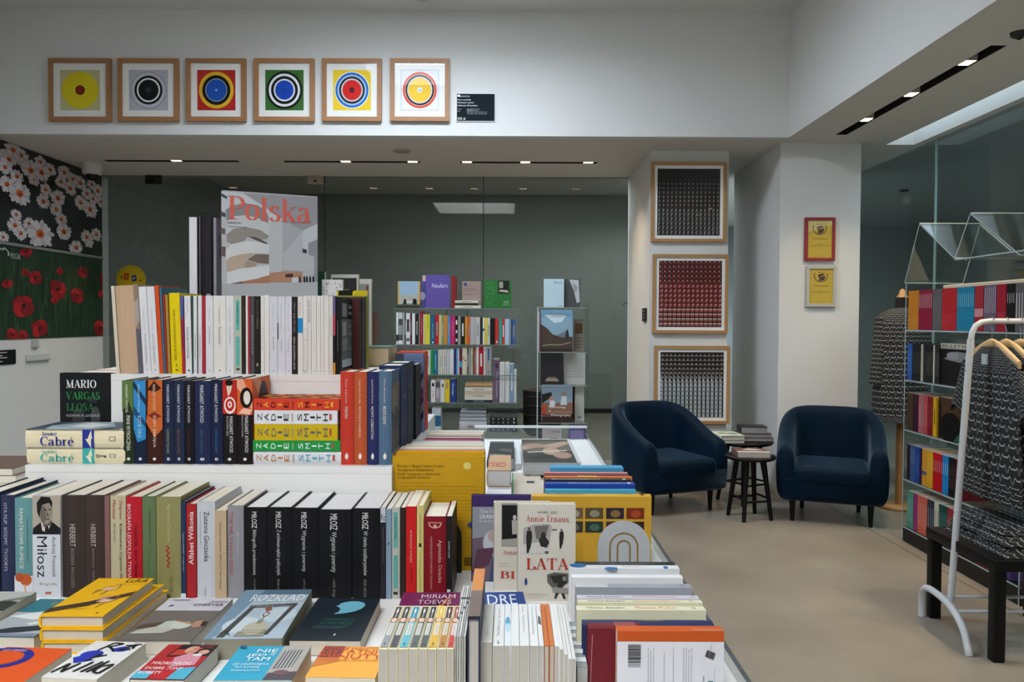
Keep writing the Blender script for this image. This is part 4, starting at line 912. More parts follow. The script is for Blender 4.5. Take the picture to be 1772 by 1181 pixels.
# Cabre pair lying with their spines out
for (x0, x1, y0, y1, blue, lb, key) in ((46, 216.5, 776, 805.5, '#3fa9a6', 'cream hardback with turquoise lettering, lower of the lying pair on the low step', 1), (44, 214, 744, 775, '#27358c', 'cream hardback with navy lettering, upper of the lying pair on the low step', 0)):
    d = D_B; z0 = at(x0, y1, d).z if key == 0 else Z1 + .0005; z0 = (Z1 + .0005) if key else ztop + .0005
    X0 = at(x0, 790, d).x; X1 = at(x1, 790, d).x
    zt = at(100, y0, d).z; T = zt - z0; L = X1 - X0; ztop = zt
    # on the spine, v runs from tail (right) to head (left): draw with rot -90 so it reads left to right
    def ux(px): return 1 - (px - x0) / (x1 - x0)
    dec = [('r', (0, ux(163), 1, ux(143)), blue), ('p', [(0, ux(158)), (.5, ux(148)), (.5, ux(158))], '#e6dcc0'), ('p', [(1, ux(158)), (.5, ux(152)), (.5, ux(160))], '#e6dcc0'),
           ('s', 'Cabré', (.12, ux(128), .62, ux(70)), blue, -90, None), ('s', 'Jaume', (.68, ux(99), .9, ux(72)), blue if key == 0 else '#6fbcb6', -90, None), ('r', (.4, ux(200), .42, ux(190)), '#55506a'), ('r', (.62, ux(200), .64, ux(190)), '#55506a'), ('r', (.4, ux(200), .64, ux(199)), '#55506a'), ('r', (.4, ux(191), .64, ux(190)), '#55506a')]
    if key: dec += [('o', (.4, ux(172), .62, ux(166)), '#5a4a3a', .6), ('r', (.48, ux(184), .54, ux(171)), '#5a4a3a'), ('r', (.4, ux(184), .5, ux(181)), '#5a4a3a')]
    cov = [('r', (0, .05, 1, 1), '#3d5060'), ('p', [(0, .3), (.4, .2), (1, .4), (1, .7), (.5, .9), (0, .8)], '#9fb0b8'), ('p', [(.2, .4), (.6, .3), (.9, .6), (.4, .7)], '#dfe3e2'), ('p', [(0, 0), (1, 0), (1, .05), (0, .05)], '#e6dcc0')]
    book(T, .15, L, '#e0d5b4', M_flatspine(X1, d, z0, T), lb, 'two lying cream hardbacks', True, {'s': dec, 'f': cov})
# Zadie Smith style stack, spines out
ZS = [(438, 590, 781.5, 805.5, '#d4d6da', '#b9742a', '#58a0b8', 'white hardback with orange and blue title, bottom of the bright stack'),
      (437.5, 589, 763, 781, '#1c8f40', '#e2efe4', '#dfeaf0', 'green paperback with white title, second from the bottom of the bright stack'),
      (440.5, 584, 734.5, 762.5, '#c6a912', '#5a5f6a', '#5a5f6a', 'thick yellow paperback in the middle of the bright stack'),
      (440, 584, 710.7, 734, '#d9dade', '#17171a', '#17171a', 'white paperback with black title under the red top of the bright stack'),
      (439, 587, 691, 710.5, '#cf3f26', '#2a1614', '#e0a83a', 'orange-red paperback on top of the bright stack')]
ztop = Z1
for k, (x0, x1, y0, y1, h, c1, c2, lb) in enumerate(ZS):
    X0 = at(x0, 750, D_B).x; X1 = at(x1, 750, D_B).x; zt = at(510, y0, D_B).z; z0 = ztop + .0004; T = zt - z0; ztop = zt
    def lt(ch): return (.43, .57) if ch == 'I' else (.24, .76)
    a = [('t', ch, (lt(ch)[0], 1 - u - .055, lt(ch)[1], 1 - u), (c1 if k < 4 or i % 2 == 0 else c2), 0) for i, (ch, u) in enumerate(zip('ZADIE', (.04, .12, .205, .28, .355)))]
    b2 = [('t', ch, (lt(ch)[0], 1 - u - .055, lt(ch)[1], 1 - u), (c2 if k < 4 or i % 2 == 0 else c1), 0) for i, (ch, u) in enumerate(zip('SMITH', (.52, .6, .675, .75, .83)))]
    ex = [('r', (.3, .07, .75, .095), '#b0503a' if k != 4 else '#e0a83a'), ('r', (.2, .535, .8, .548), '#a89a80' if k < 4 else '#8f2a1a')]
    cov = None
    if k == 4:
        cov = [('r', (.1 + .2 * (i % 4), .04 + .12 * (i // 4), .26 + .2 * (i % 4), .13 + .12 * (i // 4)), ('#e0a83a', '#2a1614', '#e07a2a')[i % 3]) for i in range(32)]
    book(T, .135, X1 - X0, h, M_flatspine(X1, D_B, z0, T), lb, 'bright stack of five novels', k == 0, {'s': a + b2 + ex, 'f': cov or []})
# Llosa book and white paperbacks behind it
d = 2.19; p0 = at(101, 646, d); p1 = at(191, 646, d); T = .03
book(T, p1.x - p0.x, p0.z - Z1, '#17181b', M_face(p0.x, d, Z1, T), 'black book with white and green title, face out behind the lying cream pair', None, True,
     {'f': [('e', (.26, .3, .5, .56), '#3c3c3c'), ('e', (.62, .32, .8, .58), '#484846'), ('p', [(.55, .64), (.72, .62), (.8, .72), (.6, .7)], '#303133'), ('s', 'MARIO', (.15, .815, .73, .915), '#e4e6e6', 0, None), ('s', 'VARGAS', (.15, .67, .8, .765), '#2f8a48', 0, None), ('s', 'LLOSA', (.15, .525, .68, .62), '#2a7a40', 0, None), ('t', 'ROZMOWA W „KATEDRZE”', (.15, .445, .8, .48), '#b9bcbc', 0)]})
rw = random.Random(5)
y = d + T + .003
cols = ['#4f8f3a', '#d9d9d6', '#e0ddd4', '#d4d2cc', '#b5492f', '#dedede', '#d8d4cc', '#e2e2e2', '#cfcfca', '#dcdcda', '#d6d6d4', '#3a78b4']
for k, h in enumerate(cols):
    T = rw.uniform(.018, .036); px0 = 105 + 8.5 * k
    zt = at(px0, 646 - 1.25 * k, y).z
    X0 = -1.236 + rw.uniform(-.006, .006)
    nm = {'#4f8f3a': 'green', '#b5492f': 'rust red', '#3a78b4': 'blue'}.get(h, 'white')
    book(T, .14, zt - Z1, h, M_face(X0, y, Z1, T), f'{nm} face-out paperback, {NTH[k + 1]} going back behind the black white-titled book', 'paperbacks behind the black face-out book', False)
    y += T + .0008
# row C: on the middle step
GC = 'spines on the middle step'
def wsp(t, v0=.45, v1=.62, t2=None, w0=.7, w1=.86, h='#77777c'):
    o = [sp(t, v0, v1, h, .34, .62)]
    if t2: o.append(sp(t2, w0, w1, '#a5a5a8', .36, .58))
    o.append(('e', (.42, .035, .58, .05), '#666'))
    return {'s': o, 'hard': False, 'page': '#dedad0'}
Wh = '#d6d6da'; Wc = '#dad7d2'
rowC = [
 (201, 206.8, 495, '#cfc4b2', 'thin cream cover edge', {'lean': -.056, 'hard': False}),
 (207, 239, 494, '#bfa184', 'fat tan cloth-like block', {'lean': -.056, 'page': '#b89a7a', 'hard': True}),
 (239.3, 247.5, 492, '#8a7464', 'slim grey-brown photographic spine', {'lean': -.056, 's': [('r', (0, 0, 1, .5), '#5c5a66'), ('p', [(0, .5), (1, .6), (1, .85), (0, .8)], '#a59a94')], 'hard': False}),
 (248, 261.5, 496, Wh, 'white spine', dict(wsp('ADAM CZERNIAWSKI', .12, .46, 'Zdążyć zanim runie', .5, .75, '#9a9aa0'), lean=-.054)),
 (262, 275.5, 496, Wh, 'white spine', dict(wsp('ADAM CZERNIAWSKI', .12, .46, 'Zdążyć zanim runie', .5, .75, '#9a9aa0'), lean=-.054)),
 (275.8, 282.5, 494, '#cf4a1c', 'slim orange-red spine', {'lean': -.05, 'hard': False}),
 (282.8, 286.5, 497, '#2f6f86', 'very thin spine with a teal cover', {'lean': -.044, 'hard': False, 'W': .17}),
 (286.8, 290.5, 509, '#8f2f2a', 'very thin dark red spine', {'lean': -.04, 'hard': False}),
 (290.8, 295.5, 510, '#a8803a', 'very thin ochre spine', {'lean': -.036, 'hard': False}),
 (296, 314.5, 507, '#e0c80e', 'tall bright yellow spine', {'lean': -.032, 's': [sp('WIELOTYGODARAUUCIECZEK', .16, .8, '#2a2a10', .36, .58), ('p', [(.3, .06), (.5, .1), (.8, .05), (.6, .09), (.55, .13), (.45, .09)], '#2a2a10'), ('p', [(.4, .045), (.75, .03), (.5, .06)], '#2a2a10')], 'W': .16}),
 (315, 320.5, 513, '#8c2a48', 'thin purple and red spine', {'lean': -.024, 's': [('r', (0, .72, 1, 1), '#4a5a9a'), ('r', (0, .0, 1, .3), '#b02a34')], 'hard': False}),
 (321, 332, 512, Wh, 'white spine with condensed black title', {'lean': -.016, 's': [sp('SŁOWA NA POŻEGNANIE', .2, .6, '#3c3838', .28, .66), ('l', [(.5, .92), (.4, .86), (.6, .8)], '#5a5aa0', .04), ('e', (.36, .03, .66, .055), '#444')], 'hard': False}),
 (332.3, 334.5, 513, '#2c4a3a', 'very thin dark green spine', {'hard': False}),
 (334.8, 341, 512, Wh, 'slim white spine', wsp('WIERSZE WYBRANE', .2, .5)),
 (341.2, 342.5, 513, '#3a3a38', 'very thin charcoal spine', {'hard': False}),
 (342.8, 349.5, 512, Wh, 'slim white spine', wsp('WIERSZE ZEBRANE', .2, .5)),
 (349.8, 355.5, 512, '#a8283a', 'slim crimson spine', {'hard': False}),
 (356, 369, 512, Wh, 'white spine', wsp('Jerzy Kronhold', .38, .6, 'Wiersze wybrane', .66, .85)),
 (369.5, 391, 512, Wc, 'wide white spine', wsp('Ryszard Krynicki', .38, .6, 'Wiersze wybrane', .66, .85)),
 (391.3, 404.8, 512, Wh, 'white spine', wsp('Tomasz Różycki', .38, .6, 'Wiersze wybrane', .66, .85)),
 (405, 418, 512, '#b4b9aa', 'pale green-grey spine with two teal panels', {'s': [('r', (.24, .56, .74, .94), '#5fb0a6'), ('r', (.24, .1, .74, .48), '#5fb0a6'), sp('ROBERT PUCEK', .64, .9, '#16302e', .36, .62), ('r', (.3, .05, .75, .075), '#333')], 'hard': False}),
 (418.3, 425, 512, '#2c2320', 'slim black-brown spine', {'hard': False, 's': [sp('Katarzyna', .6, .85, '#8a7a70', .4, .6)]}),
 (425.3, 429, 512, Wc, 'very thin white spine', {'hard': False}),
 (429.3, 433, 513, '#9c2a38', 'very thin crimson spine', {'hard': False}),
 (433.3, 440.5, 513, '#4a4a4c', 'slim dark grey spine', {'hard': False, 's': [sp('Bogusława Bodzioch-Bryła', .25, .75, '#b9b9b9', .3, .66)]}),
 (440.8, 451, 513, '#211f1f', 'black spine with a gold title', {'s': [sp('POLSKA', .58, .72, '#a89868', .36, .6), sp('Historia rodzinna', .74, .95, '#7d7860', .36, .58), ('r', (.3, .1, .6, .14), '#a89868')], 'hard': False}),
 (451.3, 457, 512, Wc, 'slim white spine', wsp('zeszyty', .3, .6)),
 (457.3, 466, 511, Wc, 'white spine', {'hard': False}),
 (466.3, 480, 513, '#cfcfd8', 'lilac white spine with a black signature', wsp('Katarzyna Herbert', .3, .48, 'Ostatnie teksty', .55, .9)),
 (480.3, 493.8, 513, '#cfcfd8', 'lilac white spine with a dark bar', {'s': [('r', (0, .45, .12, .66), '#3c2f20'), sp('Ewa Lipska', .3, .44, '#77777c', .36, .6), sp('Pamięć operacyjna', .55, .9, '#a5a5a8', .36, .56)], 'hard': False}),
 (494, 505, 513, '#cfcfd8', 'lilac white spine with a black signature', wsp('Anna Świrszczyńska', .28, .46, 'Poezja', .55, .9)),
 (505.3, 515, 514, '#26201f', 'dark brown spine with white lettering', {'s': [sp('IRENA GRUDZIŃSKA-GROSS', .06, .48, '#cfc9c4', .26, .66), sp('Miłosz i długi cień wojny', .54, .92, '#b9b3ae', .28, .62)], 'hard': False}),
 (515.3, 524, 513, Wc, 'white spine with a bright blue block', {'s': [('r', (0, .53, 1, .72), '#1f88c4'), sp('Piotr Sommer', .76, .92, '#b9786a', .3, .6)], 'hard': False}),
 (524.3, 532, 512, Wc, 'white spine with a thin line drawing', {'s': [('l', [(.1, .58), (.9, .56)], '#3a3a3a', .06), ('l', [(.1, .44), (.9, .43)], '#3a3a3a', .06), ('l', [(.1, .06), (.4, .02), (.8, .06)], '#3a3a3a', .08), ('l', [(.2, .4), (.6, .3), (.3, .2), (.7, .1)], '#8a8a8a', .05)], 'hard': False}),
 (532.3, 538.3, 512, Wc, 'slim white spine with black initials', {'s': [sp('DER NISTER', .66, .94, '#4c4a48', .2, .7)], 'hard': False}),
 (538.6, 547.3, 512, Wc, 'white spine with grey outlined letters', wsp('POEZJE DZIEŁ ZEBRANYCH', .28, .9, None, h='#b4b2ae')),
 (547.6, 554.8, 512, Wc, 'slim white spine', wsp('Wiersze', .5, .92, h='#aaa8a4')),
 (555, 560.5, 512, Wc, 'slim white spine', wsp('Prozy', .5, .92, h='#aaa8a4')),
 (560.8, 569, 512, Wc, 'white spine', wsp('Listy', .6, .8, h='#aaa8a4')),
 (569.3, 576, 513, '#cfccc4', 'slim off-white spine', wsp('JAN POLKOWSKI', .5, .74)),
 (576.3, 580.5, 513, '#6a5a8c', 'very thin purple, pink and orange spine', {'s': [('r', (0, .5, 1, .76), '#b03a5a'), ('r', (0, .15, 1, .5), '#1a1a24'), ('r', (0, 0, 1, .15), '#c98a2a')], 'hard': False}),
 (581, 588, 515, '#17181a', 'black book with grey cover photographs', {'W': .185, 'hard': True, 's': [sp('Oddział kobiet', .3, .7, '#8d8d8d', .4, .6)], 'f': [('r', (.12, .1, .86, .72), '#62666a'), ('r', (.16, .75, .5, .93), '#8d9092'), ('r', (.2, .5, .45, .68), '#a9acae'), ('r', (.2, .3, .5, .46), '#8a8e90'), ('r', (.15, .08, .85, .18), '#b9bdbf'), ('t', 'Oddział', (.6, .86, .85, .92), '#cfcfcf', 0), ('t', 'kobiet', (.6, .78, .85, .83), '#cfcfcf', 0), ('t', 'Drzwi', (.6, .6, .82, .65), '#c4c4c4', 0), ('t', 'do Gwiazd', (.58, .5, .86, .55), '#c4c4c4', 0), ('t', 'historia', (.6, .3, .84, .35), '#b4b4b4', 0)]}),
]
row(rowC, D_C, Z2, 'on the middle step', GC, base_px=650)
# spines turned to the right on the middle step
y = 2.345
for k, (t, h, nm, py) in enumerate(((.02, '#4a2624', 'dark maroon', 517), (.016, '#3a2a2c', 'black-brown', 516), (.018, '#4c4660', 'dusty violet', 515), (.016, '#3a3c30', 'charcoal', 514), (.022, '#8d8f2e', 'olive yellow', 512))):
    book(t - .0006, .1, at(630, py, y).z - Z2, h, M_right(-.448 + .002 * k, y + t / 2, Z2), f'{nm} spine facing the aisle at the right end of the middle step', 'aisle-facing spines on the middle step', False, {'s': [sp('KRAKÓW' if k else 'TRZY OPOWIEŚCI', .3, .8, '#b9a894', .3, .6)]})
    y += t
d = 2.47; p0 = at(583, 503, d); p1 = at(638, 503, d)
book(.02, p1.x - p0.x - .005, p0.z - Z2, '#cdb81a', M_face(p0.x, d, Z2, .02), 'yellow book with a black striped top corner behind the middle-step spines', None, False, {'f': [('r', (0, .8, .56, 1), '#17170f'), ('p', [(0, .98), (.06, 1), (.02, .86), (0, .86)], '#e0c81a'), ('p', [(.52, .98), (.58, 1), (.56, .84), (.52, .84)], '#e0c81a'), ('r', (.1, .82, .45, .835), '#a89a30')]})
d = 2.56; p0 = at(557, 484, d); p1 = at(592.5, 484, d)
dots = [('e', (u - .02, v - .009, u + .02, v + .009), rw.choice(['#b03a44', '#2c2c34', '#3a5a8a', '#b03a44'])) for u, v in [(rw.uniform(.06, .94), rw.uniform(.55, .97)) for _ in range(26)] if not (.15 < u < .72 and .62 < v < .82)]
book(.02, p1.x - p0.x, p0.z - Z2, '#d6d8dc', M_face(p0.x, d, Z2, .02), 'small white book with coloured dots, right of the big museum photo book', None, False, {'f': dots + [('t', 'Sekrety', (.22, .78, .6, .83), '#6a6a6c', 0), ('t', 'kobiet', (.22, .69, .62, .74), '#6a6a6c', 0)]})
for (x0, x1, yt, dd, lb, dec) in ((572, 620, 475, 2.7, 'grey-framed photo book behind the dotted book', [('r', (.06, .0, .94, .96), '#2c2d2c'), ('r', (.1, .3, .4, .86), '#4a4b48'), ('r', (.5, .2, .66, .84), '#5a5a58'), ('r', (.7, .3, .9, .8), '#8d8d88')]), (612, 642.5, 483, 2.8, 'white-edged art book standing right of the grey-framed one', [('r', (0, 0, .88, .94), '#8a8d88'), ('r', (.04, .5, .7, .84), '#2a2c38'), ('r', (.72, .4, .84, .92), '#7c3438')])):
    p0 = at(x0, yt, dd); p1 = at(x1, yt, dd)
    book(.02, p1.x - p0.x, p0.z - Z2, '#c6c6be', M_face(p0.x, dd, Z2, .02), lb, None, True, {'f': dec})
d = 2.9; p0 = at(645, 540, d)
for k, h in enumerate(('#8d8378', '#6c4c40')):
    book(.011, .09, p0.z - Z2, h, M_spine(-.518 + .013 * k, d, Z2), f'{("grey-beige", "brown")[k]} slim spine beyond the olive yellow aisle-facing one', 'slim spines beyond the middle step', False)
# the big museum photo book
d = 2.37; T = .042; yaw = math.radians(24)
p0 = at(384, 328, d); p1 = at(547, 343, d)
Wb = .28; Hb = p0.z - Z3 - .002
def fx(a): return (a - 384) / (547 - 384)
g = '#b5bac0'
def zv(zx, zy):      # zoomed pixel of the cover (5.906x from 370,320) to cover fractions
    px, py = 370 + zx / 5.906, 320 + zy / 5.906
    u = (px - 380.5) / (546 - 380.5); top = 328 + u * 15.5; bot = 521 + u * 2
    return (u, 1 - (py - top) / (bot - top))
def zp(*a): return [zv(a[i], a[i + 1]) for i in range(0, len(a), 2)]
cov = [('p', zp(60, 60, 1040, 150, 1040, 1000, 60, 1000), '#b3b6ba'),
 ('p', zp(270, 80, 1040, 150, 1040, 405, 880, 475, 670, 350), '#93939a'), ('p', zp(60, 60, 270, 80, 670, 350, 560, 400, 60, 250), '#bcc2c8'),
 ('p', zp(670, 350, 880, 475, 880, 890, 670, 880), '#a3a6ac'), ('p', zp(520, 390, 670, 360, 670, 880, 540, 890), '#b4b7bb'),
 ('p', zp(880, 475, 1040, 405, 1040, 560, 940, 600, 940, 700, 880, 690), '#bcc1c6'), ('p', zp(940, 600, 1040, 560, 1040, 980, 1000, 980, 1000, 740, 940, 715), '#8b8b93'),
 ('p', zp(60, 75, 120, 120, 110, 140, 60, 110), '#3c4a58'), ('p', zp(60, 265, 100, 285, 100, 325, 60, 310), '#3c4a58'), ('p', zp(60, 430, 95, 440, 95, 500, 60, 490), '#6a5c58'), ('p', zp(60, 615, 100, 625, 95, 725, 60, 715), '#6a5650'),
 ('p', zp(100, 250, 160, 205, 300, 185, 420, 210, 500, 260, 530, 330, 525, 390, 430, 345, 300, 305, 180, 320, 110, 360), '#87868a'), ('p', zp(110, 360, 180, 315, 300, 305, 430, 340, 530, 400, 532, 520, 450, 460, 300, 425, 180, 440, 105, 500), '#bcc0c4'),
 ('p', zp(105, 500, 180, 440, 300, 425, 450, 460, 532, 520, 510, 550, 420, 560, 320, 520, 280, 570, 160, 600, 110, 570), '#8f8a85'), ('p', zp(310, 520, 400, 530, 520, 590, 500, 600, 400, 560), '#57504e'),
 ('p', zp(100, 650, 160, 595, 290, 568, 420, 575, 535, 610, 535, 695, 400, 690, 270, 695, 150, 725, 100, 760), '#c9ccce'), ('p', zp(100, 760, 150, 725, 270, 695, 400, 690, 300, 750, 280, 830, 110, 880), '#b5a292'), ('p', zp(310, 755, 400, 700, 530, 705, 530, 800, 420, 790), '#776860'), ('p', zp(280, 830, 300, 760, 420, 800, 380, 830, 320, 840), '#a39284'),
 ('p', zp(110, 885, 220, 850, 400, 825, 535, 815, 535, 910, 400, 950, 250, 975, 110, 1005), '#cccfd2'), ('p', zp(110, 1005, 250, 975, 400, 950, 535, 915, 535, 990, 330, 1010), '#a5765c'), ('p', zp(110, 1005, 250, 975, 300, 1010), '#5c5048'),
 ('p', zp(535, 890, 700, 875, 880, 890, 880, 985, 535, 985), '#a97f68'), ('p', zp(700, 905, 780, 900, 780, 935, 700, 935), '#3c342e'), ('p', zp(765, 940, 840, 935, 840, 985, 765, 990), '#bfc2c6'), ('p', zp(880, 650, 925, 665, 925, 700, 880, 690), '#2f3b44'),
 ('p', zp(880, 480, 880, 690, 1005, 735, 1005, 890, 680, 860, 680, 700), '#b0b3b7')] + [('p', zp(840 + k * 38, 1000, 838 + k * 38, 940, 848 + k * 38, 920, 858 + k * 38, 940, 862 + k * 38, 1000), '#1c1c20') for k in (0, 1.3, 2.0, 2.9, 3.8)] + [
 ('p', zp(60, 1000, 1040, 985, 1040, 1150, 60, 1130), '#a9abae')]
def tb(x0, y0, x1, y1):
    a = zv(x0, y1); b_ = zv(x1, y0); return (a[0], a[1], b_[0], b_[1])
cov += [('s', 'Polska', (.06, .745, .93, .955), '#cf6458', 0, (.15, .035, .03)), ('t', 'DZIEDZICTWO', (.06, .705, .2, .722), '#2a2a2a', 0), ('t', 'I NOWOCZESNOŚĆ', (.06, .672, .25, .689), '#2a2a2a', 0), ('t', 'BOSZ', (.085, .03, .165, .055), '#17171a', 0)]
mp = book(T, Wb, Hb, '#a9acb0', M_face(at(384, 420, 2.37).x, 2.37, Z3, T, yaw) , 'tall grey-white photo book with a spiral staircase, face out on the topmost step', 'big books on the topmost step', True, {'f': cov, 's': [('s', 'Polska', (.25, .68, .8, .95), '#c06058', -90, (.17, .05, .02)), ('r', (0, .55, .4, .6), '#5c5452'), ('r', (0, .42, .4, .5), '#5c5452')]}, name='photo_book', page='#c4706a')
# clear wrapper around it
# tall wrapped books to its left
T = .04; d = 2.36
p0 = at(325, 371, d); p1 = at(342, 371, d)
book(p1.x - p0.x, .2, p0.z - Z3 - .005, '#2a2a2e', M_spine((p0.x + p1.x) / 2, d, Z3) @ Matrix.Translation((0, .2, 0)) @ Matrix.Rotation(PI, 4, 'Z'), 'tall wrapped book showing white page edges, left on the topmost step', 'big books on the topmost step', True, {}, name='photo_book', page='#dcdce2')
p0 = at(343, 371, d); p1 = at(366, 371, d)
book(p1.x - p0.x - .004, .2, p0.z - Z3 - .005, '#232027', M_spine((p0.x + p1.x) / 2, d, Z3), 'tall black wrapped book between the white page edges and the museum photo book', 'big books on the topmost step', True, {'s': [('r', (.0, 0, .12, 1), '#5a5660'), ('r', (.6, .02, .95, .1), '#9a98a0')]}, name='photo_book')
p0 = at(366.5, 374, d); p1 = at(372, 374, d)
book(p1.x - p0.x - .001, .16, p0.z - Z3 - .004, '#8d8a94', M_spine((p0.x + p1.x) / 2, d + .01, Z3), 'thin grey book squeezed beside the spine of the museum photo book', 'big books on the topmost step', False, {}, name='photo_book')
p0 = at(548, 470, 2.66); p1 = at(562, 470, 2.66)
book(.02, p1.x - p0.x, p0.z - Z2, '#1f4a34', M_face(p0.x, 2.66, Z2, .02), 'dark green narrow book behind the right edge of the museum photo book', None, False)
# ================================================================== flat books, front rows and the right half of the table
# ---- books lying cover-up in the left foreground
def flat(px, z, T, h, label, dec, yaw=0, hard=False, group=None, tilt=0, page='#cfc6b6', name=None):
    """px: x of front-left, x of front-right, y of front edge, y of back edge (all measured at the top cover)"""
    xl, xr, yf, yb = px
    zt = z + T
    p0 = onz(xl, yf, zt); p1 = onz(xr, yf, zt); p2 = onz((xl + xr) / 2, yb, zt)
    return book(T, p1.x - p0.x, p2.y - p0.y, h, M_flat(p0.x, p0.y, z, T, yaw, tilt), label, group, hard, {'f': dec}, page=page, name=name)
GF = 'books lying cover-up in the left foreground'
chair = lambda x, y, s: [('l', [(x, y), (x + .09 * s, y + .06 * s)], '#34405e', .018), ('l', [(x + .02 * s, y - .07 * s), (x + .1 * s, y + .08 * s)], '#34405e', .016), ('l', [(x + .16 * s, y - .1 * s), (x + .2 * s, y + .03 * s)], '#34405e', .014), ('p', [(x + .06 * s, y + .02 * s), (x + .22 * s, y + .01 * s), (x + .3 * s, y + .07 * s), (x + .12 * s, y + .09 * s)], '#d8b49c'), ('l', [(x + .12 * s, y + .1 * s), (x + .26 * s, y + .17 * s), (x + .3 * s, y + .07 * s)], '#a5754c', .016)]
luka = [('p', [(0, .05), (0, .18), (.45, .34), (1.0, .62), (1, .5), (.5, .22)], '#4a372c'), ('p', [(.55, .38), (.72, .44), (.7, .5), (.56, .46)], '#c98d6c')] + chair(.3, .62, 1.1) + chair(.52, .3, 1.15) + [('t', 'LUKA', (.6, .86, .96, .97), '#3a332c', 0), ('t', 'Jak rozwijać skrzydła codziennością', (.5, .79, .97, .82), '#8a7418', 0), ('t', 'Jagoda Ratajczak', (.28, .13, .6, .17), '#8a7418', 0), ('e', (.84, .04, .88, .06), '#5a4a10')]
z = ZT
for k, (nm, hd) in enumerate((('bottom one of the yellow stack, only its edge showing', 1), ('middle one of the yellow stack of three', 1), ('top one of the yellow stack with chairs drawn on the cover', 1))):
    T = .0232
    flat((70 - 2 * k, 181 - k, 1066 + 23 * (2 - k), 1001 + 10 * (2 - k)), z, T, '#e6b21a', 'yellow hardback, ' + nm, luka if k == 2 else [], math.radians((1, -.6, .4)[k]), True, 'yellow stack of three hardbacks')
    z += T + .0005
street = [('r', (0, 0, 1, .62), '#aab4b8'), ('r', (0, .62, 1, 1), '#2f7886'), ('p', [(0, .5), (.5, .66), (.8, .5), (.5, .42)], '#dfe4e4'), ('p', [(.45, .6), (.9, .62), (.8, .7), (.5, .68)], '#2f5c44'), ('p', [(.1, .12), (.4, .22), (.95, .3), (1, .18), (.6, .1), (.2, .06)], '#33383c'), ('p', [(.5, .32), (.95, .5), (1, .42), (.6, .28)], '#e2e4e2'), ('e', (.1, .04, .3, .14), '#17181a'), ('p', [(0, 0), (1, 0), (1, .08), (0, .05)], '#7d879c'), ('l', [(.35, .86), (.42, .92), (.4, .82), (.5, .84), (.56, .88), (.6, .82), (.7, .9), (.72, .82), (.8, .84)], '#c9a860', .014)]
flat((-46, 62, 1102, 1037), ZT, .028, '#3a7884', 'teal book with a street photograph, left of the yellow stack', street, math.radians(-2), False, GF)
flat((-110, -2, 1062, 1024), ZT, .045, '#b9bcb6', 'pale grey book at the left picture edge behind the teal street book', [('p', [(.5, .2), (1, .1), (1, .5), (.7, .6)], '#3c4038'), ('p', [(.6, .5), (1, .6), (1, .8)], '#7d8278')], 0, False, GF)
cheever = [('r', (0, 0, 1, .68), '#6f6a64'), ('r', (0, .68, 1, 1), '#c9c9d2'), ('l', [(.02, .02), (.98, .02)], '#5a554f', .008), ('e', (.3, .24, .66, .44), '#b9c2b8'), ('e', (.5, .25, .78, .42), '#c2cac0'), ('p', [(.04, .14), (.5, .16), (.6, .24), (.3, .3), (.1, .22)], '#b4b4a8'), ('p', [(.02, .26), (.3, .3), (.36, .4), (.1, .36)], '#584a40'), ('e', (.78, .28, .96, .44), '#b08a70'), ('p', [(.92, .32), (1, .3), (.98, .42), (.9, .42)], '#3a2820'), ('l', [(.5, .44), (.8, .36)], '#b9703a', .03), ('l', [(.1, .16), (.4, .17)], '#c9c4b8', .03), ('t', 'JOHN', (.7, .86, .96, .92), '#5a3038', 0), ('t', 'CHEEVER', (.5, .79, .96, .85), '#5a3038', 0), ('t', 'WIZJA', (.84, .755, .95, .775), '#8d8a94', 0), ('t', 'ŚWIATA', (.82, .725, .95, .745), '#8d8a94', 0), ('p', [(.14, .76), (.19, .79), (.2, .82), (.16, .8)], '#1c1c20'), ('r', (.1, .93, .36, .95), '#9a9aa4')]
flat((203, 330, 1110, 1036), ZT, .027, '#8a8680', 'grey book with a white band and a lying figure, right of the yellow stack', cheever, 0, False, GF)
rozk = [('r', (0, 0, 1, 1), '#a9bac6'), ('r', (0, .88, 1, 1), '#5a7388'), ('p', [(0, 0), (.1, 0), (.3, 1), (0, 1)], '#7893a8'), ('e', (.1, .1, .6, .4), '#c2d0d8'), ('e', (.5, .3, 1, .6), '#bccbd4'), ('p', [(.14, .02), (.24, .02), (.35, .62), (.28, .62)], '#4a4a48'), ('p', [(.72, .06), (.78, .06), (.92, .66), (.85, .66)], '#4a4a48'), ('p', [(.27, .58), (.92, .62), (.92, .68), (.27, .64)], '#4a4a48'), ('t', 'O NIERÓWNOŚCI W AMERYCE', (.3, .605, .86, .645), '#b9c0c0', 0), ('l', [(.55, .62), (.56, .53)], '#7d4a34', .02), ('p', [(.5, .58), (.58, .6), (.62, .54), (.55, .5)], '#8a5a40'), ('o', (.53, .4, .62, .5), '#7d4a34', .7), ('p', [(.36, .03), (.74, .03), (.73, .13), (.37, .12)], '#8d8d7c'), ('e', (.4, .06, .72, .3), '#b4b09c'), ('r', (.53, .26, .6, .34), '#8d8a78'), ('l', [(.565, .34), (.575, .4)], '#5a5a50', .014), ('l', [(.4, .14), (.72, .14)], '#6c6a5c', .012), ('l', [(.4, .1), (.73, .1)], '#6c6a5c', .012), ('l', [(.1, .05), (.2, .14), (.3, .05), (.22, .1), (.26, .16)], '#3a3a3a', .01), ('t', 'ROZKŁAD', (.2, .72, .97, .87), '#eef2f4', 0), ('t', 'Wydanie drugie', (.45, .93, .8, .95), '#7d94a8', 0)]
flat((352, 487, 1107, 1022), ZT, .04, '#9fb4c4', 'grey-blue book with a domed building and noose on the cover', rozk, math.radians(2.4), False, GF, page='#8f8a78')
